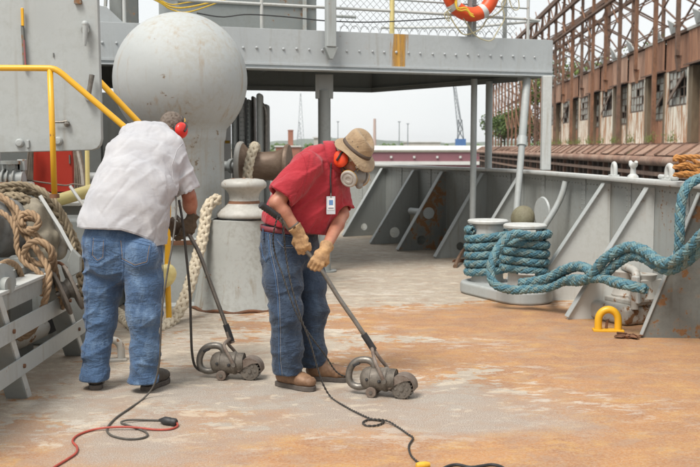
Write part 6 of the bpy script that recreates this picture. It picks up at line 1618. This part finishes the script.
def jeans2(P):
    d = smin(limb(P, lN, .05), limb(P, lF, .05), .015)
    d = smin(d, loft(P, [(at(290, 226, 6.42), s2v, .188, .165), (at(289.5, 238, 6.42), s2v, .196, .168), (at(289, 252, 6.42), s2v, .182, .158)], .04), .03)
    d = smin(d, ell(P, at(275, 252, 6.42), (.10, .12, .12)), .04)
    d = d + jeans_fold(P, .52, 140)
    d = smax(d, plane(P, at(289, 225, 6.42), (0.02, 0, 1)), .006)
    d = smax(d, .095 - P[..., 2], .006)
    for a in (lN, lF): d = np.maximum(d, -np.maximum(cap(P, a[-1][0] + V((0, 0, -.1)), a[-1][0] + V((0, 0, .05)), a[-1][1] - .014, .07), P[..., 2] - .15))
    return d
jn2 = implicit('jeans', jeans2, V((-.72, 5.9, .03)), V((.05, 6.85, 1.12)), .0068, DEND, pr_)
bv = on_mesh(jn2)
for pth in ([(268, 232), (269, 250), (275, 275), (278, 300), (279, 330), (279, 360), (281, 378)], [(261, 243), (263, 256), (266, 262), (270, 250), (269, 240)], [(277, 239), (283, 246), (292, 246), (299, 240)], [(262, 232), (275, 234), (290, 236), (300, 238)]):
    stitched(bv, dense(pth), .0026, STITCHB, jn2)
for pth in ([(269.8, 234), (270.8, 250), (276.6, 275), (279.6, 300), (280.6, 330), (280.6, 360), (282.5, 376)], [(277.5, 241), (283.5, 247.8), (292, 247.8), (299.5, 242)]): stitched(bv, dense(pth), .0012, simple('pale_stitching', (.3, .3, .32), None, 40, .9, 0, 0) if 'pale_stitching' not in bpy.data.materials else bpy.data.materials['pale_stitching'], jn2, 'stitching')
BELT = simple('maroon_belt', (.20, .04, .05), (.14, .03, .04), 20, .6)
bp = []
c_ = at(289.5, 229, 6.42); nb = s2v.cross(V((0, 0, 1)))
mbb = MB(); ring = []
for z_ in (-.018, .018): 
    for i in range(40):
        a = 2 * math.pi * i / 40; ring.append(c_ + s2v * (.197 * math.cos(a)) + nb * (.176 * math.sin(a)) + V((0, 0, z_ - .07 * (s2v.x * .207 * math.cos(a) + nb.x * .187 * math.sin(a)))))
mbb.add(ring, [(i, (i + 1) % 40, 40 + (i + 1) % 40, 40 + i) for i in range(40)]).build('belt', BELT, pr_, smooth=True, angle=180, solid=.004)
for u in (264.5, 283): stitched(on_mesh(jn2), dense([(u, 229), (u + .5, 240)]), .006, DEND, jn2, 'belt_loop', lift=.012)
def shirt2(P):
    secs = [(at(292.5, 236, 6.42), s2v, .205, .185), (at(296, 224, 6.42), s2v, .215, .195), (at(304, 207, 6.41), s2v, .222, .200), (at(313.5, 187, 6.40), s2v, .212, .172), (at(320.5, 170, 6.40), s2v, .185, .135), (at(325, 162, 6.40), s2v, .15, .105), (at(329, 159, 6.39), s2v, .08, .072)]
    d = loft(P, secs, .05)
    d = smin(d, sleeve(P, at(307, 166, 6.22), at(280.5, 196, 6.12), .098, .088, False), .03)
    d = smin(d, sleeve(P, at(333, 174, 6.56), at(341.5, 210, 6.46), .085, .078, False), .03)
    f1_ = ridge(dirscale(P, V((.8, 0, .6)), 2.2, 13), 161) ** 3; f2_ = ridge(dirscale(P, V((.45, 0, .9)), 2.0, 12), 165) ** 3
    q = at(296, 190, 6.2); near = np.exp(-((P - A(q)) ** 2).sum(-1) / (.15 ** 2)); z = P[..., 2]; low = np.clip((1.2 - z) / .22, 0, 1)
    d = d - .022 * near * f1_ - .008 * f1_ - (.006 + .016 * low) * f2_ - .008 * vnoise(P * 6, 171) - .005 * crease(dirscale(P, V((.8, .0, .5)), 3, 17), 177, 4) - .005 * crease(dirscale(P, V((.2, 0, .9)), 3, 15), 179, 4) + .018
    cut = hem(P, at(283, 228.5, 6.2), V((-.20, 0, -1)), .015, 175)
    d = smax(d, cut, .006)
    for a, b_ in ((at(307, 166, 6.22), at(280.5, 196, 6.12)), (at(333, 174, 6.56), at(341.5, 210, 6.46))): d = hollow(P, d, a, b_, .070 if a.x < 0 and b_.y < 6.3 else .062)
    return d
s2 = implicit('shirt', shirt2, V((-.75, 5.85, .9)), V((.2, 6.95, 1.66)), .0068, SHR, pr_)
bv2 = on_mesh(s2)
RSE = simple('red_seam', (.36, .015, .03), None, 30, .9, 0, 0)
for pth in ([(291.5, 199), (281, 194), (270, 187)], [(292.3, 197.2), (282, 192), (271, 185.2)], [(296, 195), (303, 183), (307, 170), (304, 158), (300, 152)], [(334, 170), (335, 190), (333, 205)]): stitched(bv2, dense(pth), .0018, RSE, s2, lift=0)
# polo collar: a folded band round the neck
nk = at(331, 158, 6.37); na = (H2 - U2 * .045 - F2 * .03 - at(329, 160, 6.39)).normalized(); na = (na + V((0, 0, .5))).normalized(); ns, nt_ = frame_for(na)
rows_ = []
for rr2, hh in ((.078, .040), (.086, .066), (.094, .062), (.108, .032), (.118, .004)):
    rows_.append([nk + na * (hh + .008 * math.sin(3 * a)) + ns * (rr2 * math.cos(a)) + nt_ * (rr2 * math.sin(a)) for a in np.linspace(.25, 2 * math.pi - .25, 36)])
cv = [p for r_ in rows_ for p in r_]; MB().add(cv, [(j * 36 + i, j * 36 + i + 1, (j + 1) * 36 + i + 1, (j + 1) * 36 + i) for j in range(4) for i in range(35)]).build('collar', SHR, s2, smooth=True, angle=180, solid=.006)
def hair2(P):
    o = lambda s, f, u: H2 + S2 * s + F2 * f + U2 * u; ax = (S2, F2, U2)
    d = ell(P, o(0, -.022, .022), (.086, .104, .098), ax); d = np.maximum(d, -plane(P, o(0, .012, -.03), (U2 * .5 - F2 * .85)))
    d = smin(d, ell(P, o(0, -.085, -.045), (.062, .040, .052), ax), .02)
    return d + .009 * (ridge(dirscale(P, U2, 14, 55), 181) - .4) + .006 * (vnoise(P * 90, 182) - .5)
HAIR2 = simple('white_hair', (.60, .55, .46), (.42, .37, .29), 45, .75, 0, .8, 200); implicit('hair', hair2, H2 - V((.16, .16, .16)), H2 + V((.16, .16, .16)), .004, HAIR2, pr_, it=0)
# hat
o2 = lambda s, f, u: H2 + S2 * s + F2 * f + U2 * u
def hat_rings():
    rings = []; M2 = 56
    for (kr, z, kind) in ((1.0, 0, 'b3'), (.66, 0, 'b2'), (.33, 0, 'b1'), (0, 0, 'b0'), (0, .012, 'c'), (0, .036, 'c'), (0, .066, 'c'), (0, .090, 'd'), (0, .103, 'e'), (0, .101, 'f'), (0, .085, 'g')):
        ring = []
        for i in range(M2):
            a = 2 * math.pi * i / M2; ca_, sa_ = math.cos(a), math.sin(a)
            os_, of_ = .090, .108
            if kind[0] == 'b':
                wv = 1 + .04 * math.sin(2 * a + 1) + .025 * math.sin(3 * a)
                rs, rf_ = os_ + .068 * kr * wv, of_ + .062 * kr * wv; rf_ = of_ + (rf_ - of_) * (1 if sa_ > 0 else 1 - .5 * abs(sa_)); zz2 = -.016 * kr * kr - .030 * kr * sa_ * (1 if sa_ > 0 else -.25) + .010 * kr * math.sin(3 * a + .5) + .005 * kr * math.sin(5 * a)
            else:
                sh = {'c': 1 - .10 * (z / .1), 'd': .86, 'e': .74, 'f': .5, 'g': .12}[kind]; rs, rf_ = os_ * sh, of_ * sh; zz2 = z
                zz2 += (.010 * abs(ca_) if kind in 'ef' else 0) + .006 * math.sin(2 * a + .8) * (z / .1) + .014 * (z / .1) * (-sa_)
            ring.append(o2(rs * ca_, -.004 + rf_ * sa_, .074 + zz2))
        rings.append(ring)
    return rings
rg = hat_rings(); M2 = 56; hv = [p for r_ in rg for p in r_]; hf = [(j * M2 + i, j * M2 + (i + 1) % M2, (j + 1) * M2 + (i + 1) % M2, (j + 1) * M2 + i) for j in range(len(rg) - 1) for i in range(M2)]
hf.append(tuple(range((len(rg) - 1) * M2, len(rg) * M2)))
ht = MB().add(hv, hf).build('hat', HATM, pr_, smooth=True, angle=180, solid=.004, sub=1)
bd2 = MB()
r0 = [o2(.0925 * math.cos(a), -.004 + .1105 * math.sin(a), .074 + .003) for a in np.linspace(0, 2 * math.pi, 48, endpoint=False)]; r1 = [o2(.0885 * math.cos(a), -.004 + .1065 * math.sin(a), .074 + .027) for a in np.linspace(0, 2 * math.pi, 48, endpoint=False)]
bd2.add(r0 + r1, [(i, (i + 1) % 48, 48 + (i + 1) % 48, 48 + i) for i in range(48)]).build('hat_band', HATB, ht, smooth=True, angle=180, solid=.003)
for s_, f_, u_ in ((.082, .03, .128), (.084, -.02, .13)):
    MB().ball(o2(s_, f_, u_ - .002), .004, 8).build('eyelet', BLACK, ht, smooth=True)
ear_muff(H2, S2, F2, U2, MUFO, pr_)
# eyes and spectacles
EYEW = plain('eye_white', (.7, .68, .64), .2); IRIS = plain('iris', (.08, .10, .12), .2)
for s_ in (-1, 1):
    e_ = MB().ball(o2(.031 * s_, .083, .004), .0125, 14).build('eye', EYEW, pr_, smooth=True); MB().ball(o2(.032 * s_, .0925, .001), .0055, 10).build('iris', IRIS, e_, smooth=True)
GOLD = plain('gold_wire', (.5, .36, .14), .35, .8)
for s_ in (-1, 1):
    lens = [o2(.033 * s_ + .025 * math.cos(a), .113, .0 + .019 * math.sin(a)) for a in np.linspace(0, 2 * math.pi, 20, endpoint=False)]
    MB().tube(lens, .0016, n=5, closed=True).tube([o2(.058 * s_, .113, .006), o2(.082 * s_, .05, .012), o2(.088 * s_, 0, .012)], .0016, n=5).build('spectacle_frame', GOLD, pr_, smooth=True)
# respirator
def resp(P):
    ax = (S2, F2, U2)
    d = ell(P, o2(0, .108, -.055), (.056, .048, .060), ax); d = smin(d, cap(P, o2(0, .126, -.012), o2(0, .138, -.04), .020, .028), .02)
    for s_ in (-1, 1): d = smin(d, cap(P, o2(.03 * s_, .115, -.062), o2(.068 * s_, .108, -.066), .028, .026), .015)
    d = smin(d, cap(P, o2(0, .140, -.078), o2(0, .158, -.088), .027, .024), .012)
    return d
rs_ = implicit('respirator', resp, H2 - V((.22, .22, .22)), H2 + V((.26, .22, .16)), .0045, MASKG, pr_, it=1)
for s_ in (1, -1):
    ax_ = (S2 * s_ * .9 + F2 * .28 - U2 * .12).normalized(); c_ = o2(.074 * s_, .106, -.068)
    MB().lathe([(r_ * 1.25, z_) for r_, z_ in [(.02, 0), (.041, .002), (.044, .008), (.044, .020), (.040, .026), (.034, .027), (.033, .023), (.024, .023), (.023, .027), (.014, .027), (.013, .023), (0, .022)]], c_, axis=ax_, n=36).build('filter', FILT, rs_, smooth=True, angle=30)
    MB().lathe([(.0558, .010), (.0572, .012), (.0558, .0145)], c_, axis=ax_, n=32, close=False).build('filter_ring', YELP, rs_, smooth=True)
MB().lathe([(.019, 0), (.021, .004), (.019, .010), (0, .012)], o2(0, .160, -.090), axis=(F2 - U2 * .6), n=24).build('exhale_valve', YELP, rs_, smooth=True)
for u_, k2 in ((-.045, 0), (-.075, .03)):
    for s_ in (1, -1):
        MB().tube(spline([o2(.05 * s_, .105, u_ - .01), o2(.078 * s_, .05, u_ - .0), o2(.09 * s_, 0, u_ + .0 + k2), o2(.065 * s_, -.085, u_ - .01), o2(0, -.118, u_ - .01)], n=20), .0045, n=6).build('strap', BLACK, rs_, smooth=True)
glove('glove', WN, wN, nN, (42, 62, 45), LEA, pr_, side=1, cuff=.055, rf=.0135, cuffdir=(elN - WN))
glove('glove', WF, wF, nF, (34, 52, 40), LEA, pr_, side=-1, cuff=.055, rf=.0135, cuffdir=(elF - WF))
MB().lathe([(.036, -.006), (.040, -.004), (.040, .004), (.036, .006)], WN + (elN - WN).normalized() * .062, axis=(elN - WN), n=20).build('watch_strap', STEEL, pr_, smooth=True)
bN = boot('boot', at(279.5, 385, 6.32), V((.72, -.52, 0)), BOOT, pr_, L=.29, h=.11)
bF = boot('boot', at(309, 380, 6.47), V((1, -.18, 0)), BOOT, pr_, L=.29, h=.11)
# lanyard and badge
hb = bv2.ray_cast(V((0, 0, EYE)), ray(331, 205).normalized())[0] or at(331, 205, 6.2)
bc = V((hb.x, hb.y - .035, hb.z))
LAN = MB()
l1 = [(332, 152), (331, 165), (330.5, 178), (331, 193)]; pts = []
for u, v in dense(l1, 2):
    h = bv2.ray_cast(V((0, 0, EYE)), ray(u, v).normalized()); pts.append((h[0] + V((0, -.008, 0))) if h[0] is not None else None)
pts = [p for p in pts if p is not None]
if len(pts) > 2: LAN.tube(pts + [bc + V((0, 0, .058))], .005, n=6).build('lanyard', BLACK, pr_, smooth=True)
bg_ = MB().box(bc, (.058, .004, .115), rz=R(12)).build('badge', plain('badge_sleeve', (.55, .58, .62), .2), pr_, bevel=.003)
MB().box(bc + V((.0005, -.0035, .008)), (.044, .002, .075), rz=R(12)).build('card', plain('badge_card', (.75, .76, .78), .4), bg_)
MB().box(bc + V((.001, -.005, .018)), (.026, .001, .032), rz=R(12)).build('photo_print', plain('badge_print', (.12, .25, .5), .4), bg_)
MB().box(bc + V((.001, -.005, -.018)), (.034, .001, .008), rz=R(12)).build('text_bar', plain('badge_bar', (.25, .25, .3), .4), bg_)
MB().beam(bc + V((0, 0, .05)), bc + V((0, 0, .075)), .012, .006).build('clip', STEEL, bg_)

# ------------------------------------------------------------ deck grinders
def grinder(label, org, yaw, pivot_path, rad_path, pitch=0.0):
    t = thing('deck_grinder', label, 'grinder', org, 'deck grinders')
    M3 = Matrix.Rotation(yaw, 3, 'Z') @ Matrix.Rotation(pitch, 3, 'Y'); G = lambda x, y, z: V(org) + M3 @ V((x, y, z))
    X, Yx, Z = M3 @ V((1, 0, 0)), M3 @ V((0, 1, 0)), M3 @ V((0, 0, 1))
    MB().lathe([(0, -.275), (.025, -.274), (.052, -.262), (.068, -.24), (.075, -.21), (.076, -.20), (.073, -.197), (.073, -.12), (.077, -.117), (.077, -.10), (.068, -.09), (.066, -.05), (.0, -.048)], G(0, 0, .108), axis=X, n=36).build('motor', CASTM, t, smooth=True, angle=35)
    fins = MB()
    for q in range(5): fins.lathe([(.0665, -.088 + q * .009), (.0705, -.086 + q * .009), (.0705, -.083 + q * .009), (.0665, -.081 + q * .009)], G(0, 0, .108), axis=X, n=30, close=False)
    tag(fins.build('cooling_fins', CASTM, t, smooth=True), kind='stuff')
    MB().tube(spline([G(-.235, 0, .06), G(-.30, 0, .048), G(-.345, 0, .075), G(-.352, 0, .13), G(-.330, 0, .185), G(-.285, 0, .218), G(-.225, 0, .222), G(-.19, 0, .20), G(-.185, 0, .165)], n=28), .0225, n=12).build('loop_handle', STEEL, t, smooth=True, angle=180)
    MB().box(G(-.30, 0, .195), (.05, .05, .02), rot=M3 @ Matrix.Rotation(R(-25), 3, 'Y')).build('trigger', BLACK, t, bevel=.006)
    for s in (-1, 1):
        wl_ = MB().cyl(G(-.19, s * .062 - .011, .034), G(-.19, s * .062 + .011, .034), .034, n=20).build('wheel', CASTR, t, bevel=.004)
        MB().cyl(G(-.19, s * .062 - .016, .034), G(-.19, s * .062 + .016, .034), .011, n=10).build('hub', STEEL, wl_)
        MB().beam(G(-.19, s * .048, .034), G(-.17, s * .048, .08), .018, .006).build('wheel_bracket', CASTM, t)
    MB().cyl(G(-.19, -.06, .034), G(-.19, .06, .034), .006, n=8).build('axle', STEEL, t)
    # cutter drum with its holes
    dr = MB().cyl(G(0, -.05, .066), G(0, .05, .066), .064, n=32).build('cutter_drum', CASTM, t, bevel=.004)
    hl = MB()
    for q in range(6):
        a = q * math.pi / 3; hl.cyl(G(.036 * math.cos(a), -.0535, .066 + .036 * math.sin(a)), G(.036 * math.cos(a), -.0495, .066 + .036 * math.sin(a)), .0095, n=10)
    tag(hl.build('bolt_heads', STEEL, dr), kind='stuff')
    MB().cyl(G(0, -.058, .066), G(0, -.05, .066), .014, n=12).build('hub_nut', STEEL, dr)
    tg = MB()
    for q in range(20):
        a = q * math.pi / 10; tg.box(G(.0655 * math.cos(a), 0, .066 + .0655 * math.sin(a)), (.010, .09, .006), rot=M3 @ Matrix.Rotation(-a, 3, 'Y'))
    tag(tg.build('cutter_teeth', STEEL, dr), kind='stuff')
    g_ = MB(); angs = np.linspace(R(-8), R(190), 22); gv = []
    for a in angs:
        for (r, y) in ((.078, -.056), (.082, -.058), (.082, .058), (.078, .056)): gv.append(G(r * math.cos(a), y, .070 + r * math.sin(a)))
    gf = []
    for i in range(21):
        for q in range(4): gf.append((i * 4 + q, i * 4 + (q + 1) % 4, i * 4 + 4 + (q + 1) % 4, i * 4 + 4 + q))
    gf += [(3, 2, 1, 0), (84, 85, 86, 87)]
    g_.add(gv, gf); gd_ = g_.build('guard', CASTR, t, smooth=True, angle=50)
    poly = [G(.080 * math.cos(a), .0565, .070 + .080 * math.sin(a)) for a in np.linspace(0, math.pi, 16)]
    MB().prism(poly, Yx * .003).build('guard_side', CASTR, gd_)
    poly = [G(.080 * math.cos(a), -.0575, .070 + .080 * math.sin(a)) for a in np.linspace(R(40), R(186), 14)] + [G(-.07, -.0575, .06), G(-.035, -.0575, .09), G(.02, -.0575, .118)]
    MB().prism(poly, Yx * .003).build('guard_side', CASTR, gd_)
    MB().box(G(-.075, 0, .145), (.05, .07, .03), rot=M3).build('switch_box', CASTM, t, bevel=.008)
    MB().ball(G(-.135, -.074, .108), .012, 8).ball(G(-.215, -.074, .115), .011, 8).build('screw', BLACK, t, smooth=True)
    # fork and pole
    top = V(pivot_path[0])
    for s in (-1, 1): MB().tube(spline([G(-.10, s * .082, .112), G(-.125, s * .082, .165), G(-.17, s * .05, .235), top + (top - V(pivot_path[1])).normalized() * -.02 + Yx * s * .008], n=14), .0115, n=8).build('fork', CASTR, t, smooth=True)
    MB().cyl(G(-.10, -.095, .112), G(-.10, .095, .112), .014, n=12).build('pivot_bolt', STEEL, t, smooth=True)
    path = spline([top] + [V(p) for p in pivot_path[1:]], step=.03)
    MB().tube(path, .0145, n=12).build('pole', STEEL, t, smooth=True, angle=180)
    MB().tube(path[:5], .021, n=12).build('pole_socket', BLACK if pitch == 0 else CASTR, t, smooth=True)
    return t
oR = gr(403, 397.5); yR = R(-17)
gR = grinder('dusty deck grinder on the right, guided by the man in the red shirt', (oR.x, oR.y, 0), yR,
    [at(374, 350, 6.11), at(357, 324, 6.11), at(339, 298, 6.12), at(320, 268, 6.13), PG - V((0, .0, 0.005)), at(292, 232, 6.12), at(277, 216, 6.05), at(262, 205.5, 6.0)], None)
gq_ = spline([at(279, 217.5, 6.06), at(270, 211, 6.03), at(260.5, 204.5, 5.995)], n=16)
MB().tube(gq_, [.020 + (.004 if i % 2 else 0) for i in range(17)], n=14).build('hand_grip', BLACK, gR, smooth=True, angle=60)
oL = gr(251, 379)
gL = grinder('dusty deck grinder on the left, held by the man in the white shirt', (oL.x, oL.y, 0), R(-6),
    [at(231.5, 341, 6.60), at(226, 325, 6.60), at(213, 290, 6.60), at(200, 255, 6.60), at(190, 236, 6.60), at(184.5, 226, 6.59), at(176, 216, 6.57)], None)
MB().tube([at(232, 343, 6.6), at(228, 331, 6.6)], .021, n=12).build('pole_socket', CASTR, gL, smooth=True)

# ------------------------------------------------------------ cords on and over the deck
CB = simple('black_cord', (.022, .02, .018), (.05, .045, .04), 30, .6, 0, .2); CG = simple('dusty_grey_cord', (.10, .09, .075), (.05, .045, .04), 30, .7, 0, .2); CRD = simple('red_cord', (.42, .07, .045), (.28, .05, .035), 30, .6)
def G0(u, v, z=.008): return gr(u, v, z)
laid_rope('twisted_cord', 'black twisted cord hanging from the grip of the red-shirted man to his grinder', 'cord',
    [at(278, 216, 6.02), at(275, 226, 6.02), at(273, 240, 6.06), at(276, 257, 6.09), at(283, 276, 6.05), at(291, 300, 6.0), at(299, 318, 5.98), at(312, 338, 6.0), at(325, 355, 6.05), at(334, 369, 6.08), at(341, 375, 6.1), at(348, 377, 6.13)], .0062, CB, strands=2, pitch=.05, single=True, nside=5)
laid_rope('twisted_cord', 'long black twisted cord running from the red-shirted man across the deck to the bottom edge', 'cord',
    [at(282, 218, 6.02), at(284, 235, 6.03), at(286, 256, 6.06), at(292, 288, 6.0), at(301, 318, 5.97), at(310, 342, 5.97), at(317, 366, 5.97), at(323, 384, 5.97), at(331, 397, 5.97) * 1, G0(343, 405), G0(358, 413), G0(372, 419), G0(384, 421), G0(378, 425), G0(367, 425.5), G0(363, 422.5), G0(370, 419.5), G0(386, 420.5, .018), G0(398, 427), G0(408, 434), G0(413, 438), G0(409, 446), G0(411, 455), G0(418, 462), G0(424, 466), G0(430, 474)], .0068, CB, strands=2, pitch=.055, single=True, nside=5)
t = thing('power_cord', 'dark grey power cord from the white-shirted man looping on the deck to a plug', 'cord', G0(125, 430))
MB().tube(spline([at(176, 196, 6.32), at(176, 215, 6.18), at(173, 240, 6.05), at(167, 275, 5.98), at(162, 310, 5.95), at(160.5, 340, 5.95), at(159, 365, 5.96), at(154, 385, 5.99), G0(144, 398), G0(130, 408), G0(117, 417), G0(109, 425), G0(107, 431), G0(113, 436), G0(128, 439), G0(142, 438), G0(147.5, 435), G0(144, 431), G0(130, 426), G0(121, 422.5), G0(128, 420, .016), G0(145, 420), G0(165, 420.5)], step=.012), .0058, n=8).build('cord', CG, t, smooth=True, angle=180)
pd = (G0(177, 422.5, .02) - G0(164, 420.5, .02)).normalized()
MB().lathe([(.007, -.03), (.011, -.02), (.020, 0), (.024, .01), (.024, .045), (.020, .052), (.020, .058), (.023, .06), (.023, .08), (.015, .09), (0, .09)], G0(163.5, 420.5, .022), axis=pd, n=18).build('plug', BLACK, t, smooth=True, angle=50)
t = thing('power_cord', 'black power cord hanging from the hand of the white-shirted man to his grinder', 'cord', at(190, 300, 6.5))
MB().tube(spline([at(179, 200, 6.42), at(183, 225, 6.4), at(187, 262, 6.4), at(190, 295, 6.42), at(191, 330, 6.44), at(192, 352, 6.46), at(195, 366, 6.5), at(202, 371, 6.54), at(209, 371, 6.6)], step=.015), .0085, n=8).build('cord', CB, t, smooth=True, angle=180)
t = thing('extension_cord', 'red extension cord snaking from the plug to the bottom left of the deck', 'cord', G0(75, 440))
MB().tube(spline([G0(176.5, 422.5, .02), G0(177.5, 426), G0(170, 429), G0(155, 429.5), G0(130, 427, .018), G0(108, 427.5, .016), G0(92, 430), G0(78, 435), G0(72.5, 441), G0(77, 447), G0(76, 453), G0(66, 460), G0(53, 468), G0(45, 476)], step=.012), .0062, n=8).build('cord', CRD, t, smooth=True, angle=180)
t = thing('yellow_plug', 'bright yellow cord connector at the bottom edge of the deck', 'connector', G0(420, 465))
MB().lathe([(0, 0), (.014, .002), (.018, .015), (.018, .05), (.013, .07), (0, .07)], G0(416, 466, .018), axis=(.9, .3, 0), n=16).build('body', YELP, t, smooth=True)
t = thing('black_cable', 'black cable looping along the bottom edge of the deck', 'cable', G0(470, 467))
MB().tube(spline([G0(432, 478), G0(444, 468), G0(456, 464.5), G0(470, 467), G0(480, 466), G0(492, 464.5), G0(502, 467), G0(510, 474)], step=.012), .0075, n=8).build('cable', BLACK, t, smooth=True)
